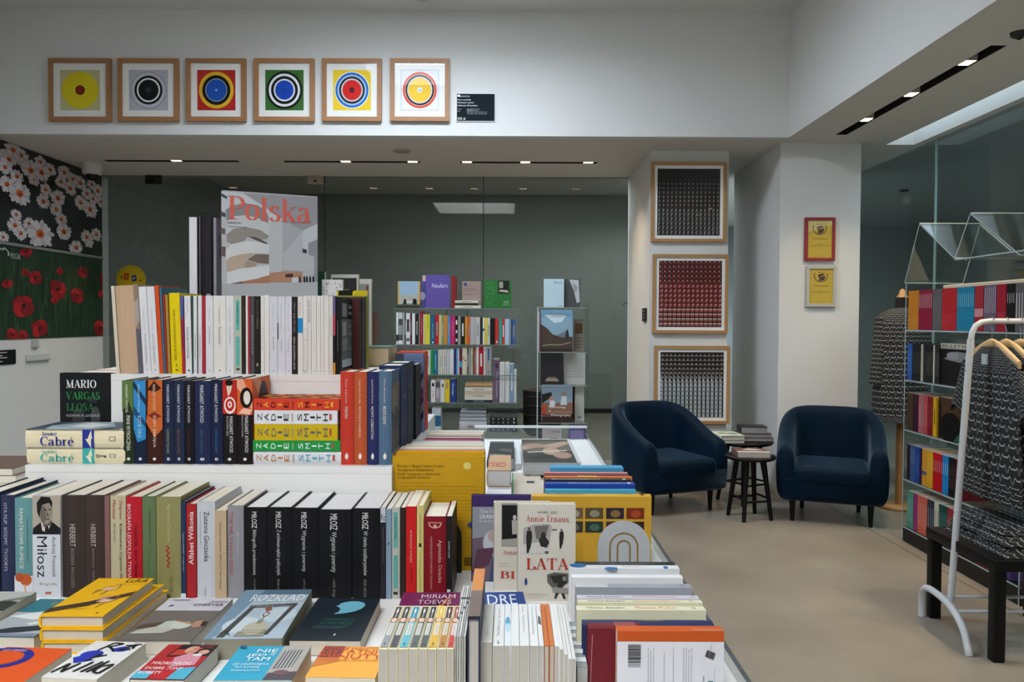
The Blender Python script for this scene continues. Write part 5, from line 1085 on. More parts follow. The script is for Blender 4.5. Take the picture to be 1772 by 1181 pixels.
face = [('t', 'PRZEPROWADZĘ CIĘ', (.3, .42, .76, .49), '#2f6a58', 0), ('t', 'NA DRUGI BRZEG', (.28, .34, .76, .41), '#2f6a58', 0), ('t', 'ROZMOWY O PORODZIE,', (.22, .28, .72, .31), '#5a7884', 0), ('t', 'TRAUMIE I UKOJENIU', (.22, .245, .66, .275), '#5a7884', 0), ('p', [(.4, .84), (.46, .88), (.56, .91), (.68, .91), (.78, .87), (.82, .8), (.79, .72), (.7, .65), (.58, .61), (.46, .59), (.4, .585), (.42, .61), (.47, .64), (.45, .66), (.475, .685), (.455, .71), (.43, .75), (.37, .78), (.39, .8), (.42, .82)], '#6fb2c8'), ('e', (.58, .09, .61, .14), '#b9c4c8')]
flat((500, 624, 1109, 1036), ZT, .03, '#1a262e', 'dark teal book with a pale blue crescent face on the cover', face, 0, False, GF)
orw = [('o', (-.3, .35, .62, .98), '#232a8c', .72, 48), ('e', (-.15, .45, .47, .88), '#d8541e'), ('t', 'GEORGE ORWELL', (-.0, .895, .42, .95), '#d8b4a8', 0), ('t', 'FOLWARK ZWIERZĘCY', (.0, .38, .5, .42), '#d8b4a8', 0)]
orw[2] = ('t', 'AGE ORWELL', (.02, .87, .4, .93), '#e0c4b8', 0); orw[3] = ('t', 'DZEC', (.0, .41, .28, .46), '#e0c4b8', 0)
flat((-90, 40, 1181, 1120), ZT, .03, '#d8541e', 'orange book with a navy lettered ring at the front left corner', orw, math.radians(-3), False, GF)
rze = [('e', (.1, .5, .5, .72), '#2036a8'), ('p', [(.05, .5), (.2, .6), (.4, .72), (.3, .5), (.5, .46), (.2, .36)], '#2036a8'), ('p', [(.5, .78), (.7, .86), (.85, .82), (.8, .72), (.6, .7), (.55, .74)], '#2a40b0'), ('e', (.86, .88, .92, .91), '#2036a8')]
rze += [('l', l, '#17181a', .05) for l in ([(.3, .72), (.42, .95)], [(.42, .95), (.62, .93), (.4, .82)], [(.42, .84), (.62, .72)], [(.66, .74), (.86, .9), (.7, .88)], [(.66, .74), (.88, .78)], [(.95, .92), (1.0, .8)] if 0 else [(.84, .9), (.97, .94)], [(.9, .8), (.86, .93)], [(.36, .42), (.46, .62)], [(.4, .52), (.6, .6)], [(.06, .1), (.16, .34)], [(.16, .34), (.22, .12)], [(.22, .12), (.34, .36)], [(.42, .14), (.54, .4)], [(.56, .14), (.7, .42)], [(.66, .14), (.8, .44)], [(.78, .3), (.96, .36), (.9, .12), (.76, .16), (.78, .3)])]
flat((72, 173, 1172, 1109), ZT, .036, '#d6d6d2', 'white book with black brush letters and a blue ink splash in front', rze + [('t', 'Rzeź', (.8, .95, .9, .975), '#8a8a8a', 0)], math.radians(-5), False, GF)
mad = [('r', (0, .0, 1, 1), '#b0242a'), ('p', [(.0, .5), (.2, .5), (.3, 1), (0, 1)], '#a82a2c'), ('p', [(.2, .62), (1, .66), (1, 1), (.3, 1)], '#1c1f24'), ('p', [(.24, .66), (.5, .68), (.52, .86), (.3, .84)], '#b83a2c'), ('p', [(.5, .34), (.92, .4), (.88, .7), (.6, .74), (.4, .6)], '#c98a98'), ('e', (.46, .72, .72, .95), '#c99a84'), ('l', [(.5, .72), (.78, .9), (.6, .86)], '#c9604c', .04), ('e', (.76, .7, .96, .84), '#c99a84'), ('e', (.7, .64, .88, .72), '#d8d4d2'), ('p', [(.66, .0), (1, 0), (1, .34), (.7, .3)], '#4aa6c0'), ('r', (0, 0, .3, .2), '#4aa6c0'), ('t', 'MĄDRE MATKI,', (.1, .36, .86, .47), '#f0ecec', 0), ('t', 'DOBRE ŻONY', (.08, .25, .78, .345), '#f0ecec', 0), ('t', 'KOBIETY', (.05, .12, .46, .2), '#f0ecec', 0), ('t', 'MAŁGORZATA', (.6, .92, .98, .955), '#c2404a', 0), ('t', 'KIDA', (.84, .875, .98, .905), '#c2404a', 0)]
flat((224, 320, 1176, 1116), ZT, .034, '#20242a', 'red and black book with a woman in pink on the cover, front row', mad, math.radians(-2), False, GF)
nie = [('r', (.62, 0, 1, 1), '#a7a29a'), ('p', [(.66, .3), (.9, .34), (.92, .86), (.68, .84)], '#5a5a5c')] + [('l', [(.7 + .045 * k, .32), (.71 + .045 * k, .84)], '#b9b9b6', .016) for k in range(5)] + [('p', [(.62, .0), (1, .0), (1, .22), (.64, .18)], '#4c4248'), ('e', (.7, .12, .9, .26), '#6a4a54'), ('t', 'NIE', (.3, .78, .58, .88), '#eef2f4', 0), ('t', 'JEDŹ', (.2, .64, .58, .76), '#eef2f4', 0), ('t', 'TAM', (.22, .52, .54, .63), '#eef2f4', 0), ('t', 'OD CZARNOBYLA', (.1, .39, .58, .45), '#dbe8ee', 0), ('t', 'PO KOREĘ', (.16, .3, .48, .36), '#dbe8ee', 0), ('t', 'PÓŁNOCNĄ', (.14, .21, .52, .27), '#dbe8ee', 0), ('p', [(.02, .92), (.12, .9), (.1, .98), (.02, 1)], '#2f5c74')]
flat((369, 505, 1178, 1119), ZT, .042, '#2f9cba', 'turquoise book with a ruined grey building on its right side', nie, math.radians(1), False, GF)
ost = [('p', [(.0, .58), (.34, .6), (.34, 1), (.02, 1)], '#7a3420'), ('p', [(0, .3), (.34, .48), (.34, .62), (0, .6)], '#c9742a'), ('t', 'TOMASZ ULANOWSKI', (.04, .9, 1.0, .97), '#c4462c', 0), ('t', 'OSTATNIE', (.02, .75, .98, .88), '#c4462c', 0), ('t', 'MINUTY', (.02, .57, .98, .73), '#c4462c', 0), ('t', 'PISZTO PRZEZ ANTROPOCEN', (.1, .49, .96, .54), '#c4562c', 0)]
flat((528, 650, 1172, 1119), ZT, .042, '#e8a53a', 'amber book with big red capitals and a brown corner, front row', ost, math.radians(-1), False, GF)
mir = [('p', [(0, 0), (1, 0), (1, .4), (.6, .7), (.3, .3), (0, .5)], '#4c2244'), ('l', [(.66, .1), (.76, .7), (.9, .8)], '#d8843a', .03), ('l', [(.84, .1), (.8, .6), (.6, .4)], '#d8843a', .03), ('t', 'MIRIAM', (.34, .74, .92, .9), '#e6d4dc', 0), ('t', 'TOEWS', (.3, .52, .86, .68), '#e6d4dc', 0)]
flat((683, 792, 1072, 1026), ZT, .03, '#7a2a5c', 'plum and orange book lying behind the coloured upright spines', mir, math.radians(1.5), False, None)
flat((838, 913, 1058, 1026), ZT, .03, '#2a4a8c', 'blue book with white round letters lying behind the white spines', [('t', 'DRE', (.1, .3, .8, .85), '#dfe4ee', 0)], math.radians(4), False, None)
# ---- books standing on their fore-edges, spines up, pointing away from the viewer
H1 = .97
def upy(items, ztop, yf, yb, where, group):
    for i, it in enumerate(items):
        x0, x1, h, desc = it[:4]; o = it[4] if len(it) > 4 else {}
        zt = o.get('z', ztop); f_ = o.get('yf', yf); b_ = o.get('yb', yb)
        p0 = onz(x0, f_, zt); p1 = onz(x1, f_, zt); p2 = onz(x0, b_, zt)
        lb = o.get('label') or f"{desc}, {NTH[i + 1]} from left {where}"
        book(max(p1.x - p0.x - .0006, .003), zt - ZT, p2.y - p0.y, h, M_upy((p0.x + p1.x) / 2, p0.y, zt), lb, group, o.get('hard', False), {'s': o.get('s', [])}, page=o.get('page', '#b4aea3'))
def pan(c1, c2, t=None, base='#e0d6ae'):
    return {'s': [('r', (.14, .68, .86, .97), c1), ('p', [(.5, .78), (.62, .86), (.5, .94), (.38, .86)], '#e8e4d8'), ('r', (.47, .7, .53, .86), '#e8e4d8'), ('r', (.06, .58, .94, .68), '#9a6a48'), ('e', (.2, .58, .8, .68), '#d8c0a4'), ('r', (.1, .03, .9, .58), c2), ('r', (.24, .28, .76, .55), '#d8d4c8'), ('t', t or 'POWIEŚĆ', (.34, .3, .66, .53), '#6a6a66', 90), ('p', [(.4, .07), (.6, .07), (.5, .14)], '#2a2a2a')]}
upy([(654.5, 671, '#e0d6ae', 'cream paperback with dark grey and silver spine panels', pan('#3a2f38', '#8d9094')), (671.3, 688, '#e0d6ae', 'cream paperback with two dark grey spine panels', pan('#2c2a2c', '#4a4b4e')), (688.3, 706, '#e0d6ae', 'cream paperback with bright blue spine panels', pan('#1f88a8', '#5ab0c0')), (706.3, 723.5, '#e0d6ae', 'cream paperback with grey-green spine panels', pan('#2c2a2c', '#55605c')), (723.8, 739, '#e0d6ae', 'cream paperback with black-green spine panels', pan('#1f1f22', '#4a544e')), (739.3, 755.5, '#e6dca4', 'cream paperback with yellow spine panels', pan('#d8b83a', '#d8a82a')), (755.8, 772, '#e0d6ae', 'cream paperback with maroon and ochre spine panels', pan('#4a2420', '#b07a2a')), (772.3, 785, '#e0d6ae', 'cream paperback with red spine panels', pan('#8c2a22', '#c2392c'))], .972, 1124, 1049, 'in the front row', 'cream paperbacks with coloured spine panels in front')
mg = {'yf': 1102, 'yb': 1014, 'z': .99}
upy([(785.5 + 4.2 * k, 789.2 + 4.2 * k, ('#c4c4c0', '#b4b6b2', '#cdcdc8', '#9a9c98', '#c0c0bc')[k], 'thin white magazine', dict(mg, s=[('r', (0, .3 + .1 * k, 1, .34 + .1 * k), '#26262a'), ('r', (0, .7, 1, .73), '#26262a')])) for k in range(5)], .985, 1102, 1014, 'before the orange-banded book', 'thin magazines in the front row')
upy([(808.5, 831, '#2a2f44', 'thick dark book with an orange band on its spine', {'hard': True, 's': [('r', (0, .5, 1, 1), '#c98038'), ('r', (0, 0, 1, .5), '#6a5a50'), ('r', (0, .36, .96, .5), '#6f6058')], 'label': 'thick tall book with an orange band on its spine, between magazines and white spines'})], 1.024, 1068, 985, '', None)
w1 = '#d9d9d6'
upy([(831.5, 851.5, '#c9c6be', 'wide grey-white spine', {'z': .975, 's': [sp('Anatomy', .12, .35, '#a9a8a2', .4, .6)], 'yf': 1112}),
 (852, 872, w1, 'white spine with grey lettering', {'s': [sp('S. J. Naude', .62, .94, '#8d8d90', .34, .6), sp('THE THIRD REEL', .2, .58, '#9d9da0', .34, .6), ('p', [(.4, .04), (.62, .04), (.5, .12)], '#7d7d80')]}),
 (872.3, 884, '#d4dade', 'white spine with a blue cloud picture', {'s': [('e', (.1, .42, .9, .66), '#4a96bc'), ('e', (.1, .3, .9, .5), '#a9cfdc')]}), (884.3, 899, w1, 'plain white spine'), (899.3, 916.5, w1, 'white spine with grey lettering', {'s': [sp('Danuta', .78, .95, '#a5a5a8', .36, .56), sp('Dancing In Rooms', .3, .7, '#9d9da0', .34, .6)]}),
 (917, 932.5, '#dadbdb', 'white spine with fine grey lettering', {'s': [sp('The Time I Got Used to Walking', .25, .92, '#8d8d90', .34, .6)]}), (932.8, 941.5, w1, 'slim white spine with a dark blot', {'s': [('p', [(.1, .5), (.9, .45), (.8, .64), (.3, .7)], '#5a5a58')]}),
 (941.8, 950.5, '#c26a2e', 'slim orange spine'), (950.8, 959.5, '#c66e30', 'slim orange spine'), (959.8, 968, w1, 'slim white spine', {'yf': 1119}), (968.2, 976, w1, 'slim white spine', {'yf': 1124}), (976.2, 983.5, '#d2d2cc', 'slim white spine', {'yf': 1133}), (983.7, 990, w1, 'very slim white spine', {'yf': 1141}), (990.2, 997, '#d0d0cc', 'very slim white spine', {'yf': 1141})],
 .968, 1118, 1046, 'in the white run in front', 'white and orange upright books in front')
p0 = onz(999, 1150, .93); p1 = onz(1017, 1150, .93)
book(p1.x - p0.x, .06, .2, '#8d9496', M_upy((p0.x + p1.x) / 2, p0.y, .925), 'grey and white striped spine right of the white run, sitting lower', None, False, {'s': [('r', (0, .1 + .17 * k, 1, .19 + .17 * k), '#d4d8d8') for k in range(5)]}, page='#b9b9b4')
# ---- books on their fore-edges with spines up, lying across, right front
def upx(x0, x1, yt, d, T, h, label, dec, group, hard=False, zb=ZT, page='#d4cdbc', name=None, yaw=0):
    p0 = at(x0, yt, d); p1 = at(x1, yt, d)
    # the photo gives the top front edge of the spine
    M = M_upx(p1.x, d, p0.z, T)
    return book(T, p0.z - zb, p1.x - p0.x, h, M, label, group, hard, dec, page=page, name=name)
GR = 'books lying across with spines up at the right front corner'
def lr(t, u0, u1, h, b0=.25, b1=.75):   # text on an up-facing spine, u measured from the left end as seen
    return ('t', t, (b0, 1 - u1, b1, 1 - u0), h, -90)
def dT(yt, d): return None
seq = [ # x0,x1,y of front-top edge, thickness, colour, label, decs
 (996, 1169, 977, .020, '#2c2f30', 'black book with small white title, hindmost in the right front row', [lr('Maria Morska — szkoła między peryferią mowy', .24, .8, '#b9b9b4', .2, .5)], False),
 (985, 1176, 984, .024, '#d8dadc', 'white book with blue semicircles on its spine', [('e', (.2, .84, 1.4, .99), '#1f6aa8'), ('e', (-.4, .56, .3, .68), '#1f6aa8'), ('r', (.0, .1, .6, .14), '#1f6aa8'), lr('Tania Malarczuk', .24, .44, '#b06050', .3, .55), lr('Zapomnienie', .48, .68, '#b03a30', .3, .58)], False),
 (990, 1182, 1000, .021, '#dedfe0', 'plain white book behind the grey-spined one', [lr('Na tym drugim brzegu', .52, .72, '#b4b4b4', .4, .6), lr('Lonia', .76, .84, '#b4b4b4', .4, .6)], False),
 (996, 1198, 1017, .022, '#9a9da4', 'grey book with a paler left half of its spine', [('r', (0, .72, 1, 1), '#bfc0c4'), lr('Seminarium historyczne w XX w.', .06, .5, '#8a8a90', .5, .75), lr('ABC', .9, .95, '#6a6a70', .4, .7)], False),
 (999, 1210, 1036, .018, '#c4c1cc', 'lilac-white book with a pink title on its spine', [lr('Oksana Zabużko', .08, .38, '#4c4a52', .25, .7), lr('Najdłuższa podróż', .46, .82, '#b03c5c', .25, .75), ('l', [(.6, .06), (.4, .03)], '#444', .1)], False),
 (1000, 1216, 1043, .014, '#d4d2b4', 'pale cream book with a small orange title on its spine', [lr('Oksana Zabużko', .08, .38, '#4c4a42', .25, .75), lr('Badania terenowe nad ukraińskim seksem', .44, .82, '#c9744a', .25, .8), ('l', [(.6, .1), (.4, .07)], '#444', .1)], False),
 (998, 1222, 1056, .020, '#d8d6b8', 'cream book with a bigger orange title on its spine', [lr('Oksana Zabużko', .08, .38, '#4c4a42', .35, .75), lr('Planeta Piołun', .46, .78, '#cf7a48', .3, .78), ('l', [(.6, .1), (.4, .07)], '#444', .12)], False),
]
d_ = 1.78
GRd = (1.78, 1.70, 1.62, 1.54, 1.465, 1.44, 1.405)
for (x0, x1, yt, T, h, lb, dec, hd), d in zip(seq, GRd):
    upx(x0, x1, yt, d, T, h, lb, {'s': dec}, GR, hd)
upx(1009, 1236, 1080, 1.355, .028, '#2c3358', 'navy book with a gold title, third from the front at the right corner', {'s': [lr('Muzeum', .44, .62, '#b9a45c', .45, .72), ('e', (.5, .04, .6, .06), '#b9a45c')], 'b': [('r', (0, .0, .12, 1), '#3a4068')]}, GR, True)
upx(1018, 1110, 1085, 1.318, .026, '#6c2028', 'burgundy shrink-wrapped book beside the white back cover', {'s': [('r', (.1, .1, .8, .5), '#8c4a4c')], 'b': [('r', (.0, .0, .36, .5), '#4a4c48'), ('l', [(.1, .96), (.9, .92)], '#a8787a', .01)]}, GR, True)
bars = [('r', (.09 + .0, .36 + .0105 * k, .2, .36 + .0105 * k + rw.uniform(.003, .008)), '#26262a') for k in range(24)]
lines = []
for k, (u, a, b_) in enumerate(((.29, .1, .75), (.315, .1, .72), (.34, .1, .74), (.44, .12, .7), (.46, .2, .6), (.53, .25, .7), (.61, .1, .78), (.635, .15, .7), (.66, .1, .76), (.685, .12, .74))):
    lines.append(('r', (u, 1 - .82 * .9 + 0, u + .008, .8) if 0 else (u, .25 * a, u + .008, .62 * b_ + .14), '#8a8a8e'))
# white back cover: the book stands on its fore-edge, text runs upwards
def wb(u0, v0, u1, v1): return (v0, 1 - u1, v1, 1 - u0)
p0 = at(1068.5, 1093, 1.285); p1 = at(1253, 1093, 1.285)
T = .024; Wd = p0.z - ZT
M = M_upx(p1.x, 1.285, p0.z, T)
# back face: u runs from spine's far side... origin at fore-edge; u=0 at fore-edge (bottom), u=1 at spine (top); v=0 at right end, 1 at left end
dec = [('r', (.02, .0, .875, 1), '#cfcfd4'), ('r', (.875, 0, 1, 1), '#b8501e')]
for k in range(26):
    a = .56 + .011 * k; dec.append(('r', (a, .78, a + rw.uniform(.003, .008), .9), '#2a2a2e'))
for (vv, a, b_) in ((.71, .1, .8), (.685, .1, .76), (.66, .1, .8), (.56, .15, .74), (.475, .22, .8), (.38, .12, .8), (.355, .1, .8), (.33, .1, .78), (.305, .12, .8)):
    dec.append(('t', 'Pojęcie sztuki w muzeum między pamięcią a historią miejsca i ludzi', (a, vv - .008, b_, vv + .008), '#77777c', 0))
dec += [('t', 'granatowa', (.26, .175, .46, .2), '#3a3a40', 0), ('t', 'TYKI', (.1, .1, .4, .15), '#2f7088', 0), ('p', [(.66, .1), (.74, .08), (.78, .16), (.7, .18)], '#4c484a'), ('l', [(.7, .14), (.84, .12)], '#9a9a9c', .004), ('l', [(.2, .09), (.55, .09)], '#7d8d9c', .004)]
book(T, Wd, p1.x - p0.x, '#c2561e', M, 'white back cover with barcode under an orange spine, foremost at the right corner', GR, False, {'b': dec, 's': [('r', (0, 0, .5, .3), '#c46a44')]})
# ---- face-out books in the middle of the right half
p0 = at(679, 790, 2.02); p1 = at(839.5, 790, 2.02); T = .022
W = p1.x - p0.x; Hh = p0.z - ZT
def by(py): return 1 - (py - 790) / (993 - 790)
def bx(px): return (px - 679) / (839.5 - 679)
br = '#4c3c10'
dec = [('e', (bx(802), by(813), bx(815), by(800)), '#d8c878')] + [('t', t, (bx(688), by(y1), bx(x1), by(y0)), br, 0) for t, x1, y0, y1 in (('Koniec z długimi listami trudno', 769, 804, 811.5), ('dostępnych składników.', 751, 811.5, 818), ('Dość rezygnacji z ulubionych,', 763, 818, 825), ('tradycyjnych smaków.', 745, 825, 831))]
for k in range(24):
    y = 836 + 6.1 * k
    if y > 955: break
    dec.append(('t', 'roślinne przepisy na każdy dzień tygodnia oraz na święta', (bx(689), by(y + 2.2), bx(772 if k % 7 != 6 else 740), by(y)), '#8a6c1c', 0))
    if k > 0: dec.append(('t', 'bogactwo smaków i aromatów kuchni domowej bez mięsa', (bx(778), by(y + 2.2), bx(828 if k % 5 != 4 else 806), by(y)), '#8a6c1c', 0))
for k in range(18): dec.append(('r', (bx(804 + .9 * k), by(984), bx(804.5 + .9 * k), by(969)), '#2a2410'))
dec += [('p', [(bx(808), by(912)), (bx(812), by(908)), (bx(811), by(904)), (bx(815), by(907)), (bx(818), by(903)), (bx(817), by(909)), (bx(822), by(912)), (bx(816), by(914)), (bx(814), by(918)), (bx(812), by(914))], '#3a4a7c')]
book(T, W, Hh, '#c2951a', M_back(p1.x, 2.02, ZT, T), 'large ochre cookbook back cover with brown text, face out right of the step', None, True, {'b': dec}, page='#d8d2c4')
y = 2.02 + T + .001
tops = [(678, 840, 782, '#c99a1c', 'ochre', .02), (682, 840, 780, '#d2532a', 'orange and red patterned', .014), (686, 839, 776, '#d8d8d6', 'white', .03), (697, 838, 773, '#d8b03a', 'yellow', .014), (702, 838, 771, '#d4d4d0', 'white', .022), (712, 838, 767, '#dadad6', 'white with red marks', .026), (730, 834, 764, '#c0c0bc', 'pale grey', .014), (732, 832, 762, '#b82a44', 'crimson', .022), (735, 834, 760, '#3a3a5c', 'navy', .02), (737, 834, 758, '#d0cec8', 'white', .018), (738, 834, 757, '#8d2a34', 'dark red', .018), (738, 836, 752, '#d4c8b4', 'cream', .04), (739, 838, 748, '#d8d8d4', 'white', .03), (741, 838, 746, '#8a6a54', 'brown', .02)]
for k, (x0, x1, yt, h, nm, T) in enumerate(tops):
    a = at(max(x0, 681), yt, y); b_ = at(x1, yt, y)
    xl = max(a.x, XS1[1] + .004)
    book(T, b_.x - xl, a.z - ZT, h, M_back(b_.x, y, ZT, T), f'{nm} book top, {NTH[k + 1]} going back behind the ochre cookbook', 'books standing behind the ochre cookbook', k % 3 != 1, {}, page=h if k in (1, 3, 7, 8, 10) else '#dcd8ce')
    y += T + .012
# purple photo book, two white covers, yellow atlas
d = 1.935; p0 = at(815.5, 858, d); p1 = at(919, 857, d)
book(.018, p1.x - p0.x, p0.z - ZT, '#3c2c60', M_face(p0.x, d, ZT, .018), 'purple-topped photo book half hidden behind the white covers', None, True, {'f': [('r', (.02, 0, .98, .87), '#8d8f98'), ('p', [(.02, .5), (.5, .55), (.98, .7), (.98, 0), (.02, 0)], '#6a5c68'), ('e', (.2, .3, .55, .6), '#b9bcc4'), ('e', (.28, .46, .48, .6), '#b49a94'), ('e', (.5, .1, .8, .5), '#a89aa4'), ('p', [(0.02, .1), (.3, .2), (.4, .4), (.1, .38)], '#5a3a4a'), ('p', [(.3, 0), (.7, 0), (.6, .25), (.36, .28)], '#3c4a6c'), ('t', 'Taina Tervonen', (.14, .8, .56, .84), '#d4d4dc', 0), ('t', 'GRABARKI', (.14, .735, .5, .78), '#e6e6ec', 0), ('t', 'Drugi ślad wojny', (.14, .69, .52, .72), '#d4d4dc', 0)]})
d = 1.872; p0 = at(854, 870, d); p1 = at(953, 870, d)
wc = '#c9c4b8'; rd_ = '#b0382c'
book(.02, p1.x - p0.x, p0.z - ZT, wc, M_face(p0.x, d, ZT, .02), 'off-white cover with a dark doorway photograph, behind the front white cover', 'two off-white covers with red titles', True, {'f': [('r', (.14, .5, 1, .99), '#8d8a84'), ('r', (.15, .56, .42, .97), '#1c1c1c'), ('p', [(.14, .5), (.6, .52), (.5, .6), (.15, .58)], '#9a978f'), ('e', (.34, .8, .4, .86), '#b9b4ac'), ('p', [(.32, .8), (.42, .8), (.44, .64), (.33, .64)], '#a9a49c'), ('s', 'Annie', (.16, .41, .42, .46), rd_, 0, (.12, .04)), ('t', 'Przekład', (.1, .3, .24, .315), '#77736c', 0), ('t', 'Agata Kozak', (.1, .27, .3, .285), '#77736c', 0), ('s', 'BI', (.12, .14, .38, .22), rd_, 0, None)]})
d = 1.80; p0 = at(895, 873, d); p1 = at(996.5, 873, d)
def lx_(px): return (px - 895) / (996.5 - 895)
def ly_(py): return 1 - (py - 873) / (1046 - 873)
def lp(*a): return [(lx_(a[i]), ly_(a[i + 1])) for i in range(0, len(a), 2)]
dk = '#2c2b2a'
def man(x, y, s): return [('e', (lx_(x - 2.3 * s), ly_(y + 4 * s), lx_(x + 2.3 * s), ly_(y - 2 * s)), '#5a544e'), ('p', lp(x - 4 * s, y + 4 * s, x + 4 * s, y + 4 * s, x + 5 * s, y + 14 * s, x + 3 * s, y + 30 * s, x - 1 * s, y + 42 * s, x - 4 * s, y + 42 * s, x - 5 * s, y + 16 * s), dk)]
dec = [('p', lp(906, 915, 925, 909, 950, 908, 955, 912, 950, 950, 935, 955, 905, 960), '#a09d97'), ('p', lp(925, 912, 950, 910, 945, 930, 928, 935), '#6c6964'), ('p', lp(905, 945, 935, 940, 950, 960, 905, 962), '#c4c1ba')] + man(916, 916, 1.05) + [('e', (lx_(936), ly_(936), lx_(945), ly_(922)), '#3a3734'), ('p', lp(932, 935, 942, 928, 951, 940, 946, 950, 936, 948), dk)] + man(972, 918, .8) + [('e', (lx_(943), ly_(961), lx_(950), ly_(956)), '#55524c'), ('r', (lx_(955), ly_(919), lx_(964), ly_(917)), '#6a6762'),
  ('t', 'NOBEL 2022', (lx_(930), ly_(889), lx_(965), ly_(885)), '#6a6660', 0), ('s', 'Annie Ernaux', (lx_(910), ly_(904), lx_(985), ly_(893)), rd_, 0, (.12, .04)), ('s', 'LATA', (lx_(911), ly_(989), lx_(985), ly_(969)), rd_, 0, None),
  ('p', lp(947, 998, 960, 994, 986, 996, 985, 1012, 975, 1018, 955, 1020, 948, 1012), '#5c5a56'), ('p', lp(952, 1000, 980, 998, 978, 1010, 960, 1014), '#2f2e2c'), ('p', lp(966, 1012, 975, 1004, 982, 1012, 974, 1020, 980, 1041, 976, 1042, 970, 1026, 963, 1041, 960, 1040, 965, 1022), dk), ('e', (lx_(974), ly_(1009), lx_(980), ly_(1001)), '#8a857c'), ('p', lp(955, 1020, 985, 1022, 985, 1032, 958, 1030), '#8d8a84'),
  ('e', (lx_(908.5), ly_(1017), lx_(913), ly_(1004)), '#2a3c7c'), ('t', 'Przekład Krzysztof Jarosz', (lx_(914), ly_(1035), lx_(948), ly_(1032)), '#8a867e', 0), ('t', 'Magdalena Budzińska', (lx_(914), ly_(1040), lx_(940), ly_(1037)), '#8a867e', 0)]
book(.024, p1.x - p0.x, p0.z - ZT, wc, M_face(p0.x, d, ZT, .024), 'off-white cover with red four-letter title and street photographs, front right', 'two off-white covers with red titles', True, {'f': dec})
# yellow atlas, spine up
d = 2.03; p0 = at(920.5, 857, d); p1 = at(1127.5, 857, d); T = .03
def ax(px): return (px - 920.5) / 207
def ay(py): return 1 - (py - 857) / (1000 - 857)
dec = []
pc = ['#6c5a48', '#5c4a30', '#2f2a3a', '#7a3418', '#3a3c34', '#2c3c34', '#4a3434', '#3a2820', '#5c3c30', '#2c3440']
i = 0
for rY in ((881, 902), (907, 928)):
    for cX in (978, 1013, 1049, 1084):
        cx0 = cX; w_ = 31
        # back face: u along the spine-to-fore-edge (bottom=0..top=1), v from right to left
        dec.append(('r', (ay(rY[1]), 1 - ax(cx0 + w_), ay(rY[0]), 1 - ax(cx0)), pc[i]))
        dec.append(('e', (ay(rY[1]) + .02, 1 - ax(cx0 + w_ * .8), ay(rY[0]) - .03, 1 - ax(cx0 + w_ * .25)), ['#a89a80', '#8a8a78', '#8a6a3c', '#a8482a', '#6a6c5c', '#4c6a5c', '#7d5a54', '#7a4a30'][i]))
        i += 1
for k in range(9): dec.append(('t', 'opowieści o dawnych krainach', (.1, 1 - ax(1009 - 4.2 * k), .4, 1 - ax(1006.6 - 4.2 * k)), '#8a6a1c', 0))
book(T, p0.z - ZT, p1.x - p0.x, '#cc9f34', M_upx(p1.x, d, p0.z, T), 'yellow atlas standing spine-up with eight small pictures on its back cover', None, True, {'b': dec, 's': [lr('ATLAS LEGEND', .12, .45, '#4a3a10', .25, .6), lr('TOM 2', .76, .84, '#4a3a10', .3, .55), ('r', (.2, .06, .7, .09), '#2a2410')]})
# row of spines-up books behind the atlas
GS = 'bright thin spines-up books behind the yellow atlas'
for (x0, x1, yt, h, lb, dec, T, d) in ((943, 1100, 848, '#4aa8c8', 'light blue thin spine-up book just behind the yellow atlas', [lr('Panoramy i magiczne schody', .4, .8, '#2a6a94', .3, .7)], .014, 2.075), (943, 1099, 838, '#24479a', 'royal blue spine-up book with white lettering', [lr('PERRON ANNY I DOWÓD Z PARYŻA', .26, .9, '#d4dcf0', .25, .7), ('r', (.2, .04, .8, .08), '#d4dcf0')], .03, 2.125), (943, 1093, 831, '#26262c', 'black spine-up book with white lettering', [lr('BERLIN ALEXANDERPLATZ', .08, .64, '#d8d8d8', .2, .7), ('r', (.2, .06, .8, .1), '#cfcfcf')], .024, 2.17), (943, 1094, 826, '#d0742a', 'orange spine-up book between black and purple ones', [('r', (0, .4, 1, .62), '#d8a82a')], .02, 2.21), (942, 1088, 822, '#6a4a6c', 'thin purple spine-up book behind the orange one', [], .012, 2.24), (941, 1086, 819, '#c9533c', 'red and white spine-up book near the back of the bright run', [('r', (0, 0, .4, 1), '#d8c8c4')], .02, 2.27), (952, 1079, 810, '#4a9cc8', 'sky blue spine-up book, hindmost of the bright run', [lr('TRUDI CANAVAN', .4, .8, '#7ab8d8', .3, .6)], .045, 2.33)):
    upx(x0, x1, yt, d, T, h, lb, {'s': dec}, GS, False)
# lying books: tan box-like book stack, beige card book, leaflets
def lying(x0, x1, yf, yb, zt, T, h, label, dec, hard=False, page='#c9c9c6', group=None):
    p0 = onz(x0, yf, zt); p1 = onz(x1, yf, zt); p2 = onz(x0, yb, zt)
    book(T, p1.x - p0.x, p2.y - p0.y, h, M_flat(p0.x, p0.y, zt - T, T), label, group, hard, {'f': dec}, page=page)
lying(841.5, 885, 856, 838, .905, .044, '#d8d8d8', 'thick white book at the bottom of the stack beside the ochre cookbook', [], True, group='small stack beside the ochre cookbook')
lying(841.5, 884, 814, 788, .965, .0585, '#bf9a76', 'tan thick book with red letters on top of the small stack', [('t', 'GRU', (.05, .2, .8, .5), '#b03c34', 180)], True, group='small stack beside the ochre cookbook')
lying(885.5, 941, 857, 819, .874, .0135, '#bfb4a4', 'beige book with a green edge and a dark bar picture, lying flat', [('r', (0, 0, .05, 1), '#3a9a54'), ('r', (.5, .5, .76, .6), '#24403c'), ('l', [(.2, .56), (.7, .56)], '#2f5c50', .01), ('e', (.5, .85, .66, .95), '#2a2420'), ('r', (.48, .95, .68, 1), '#c2402c')])
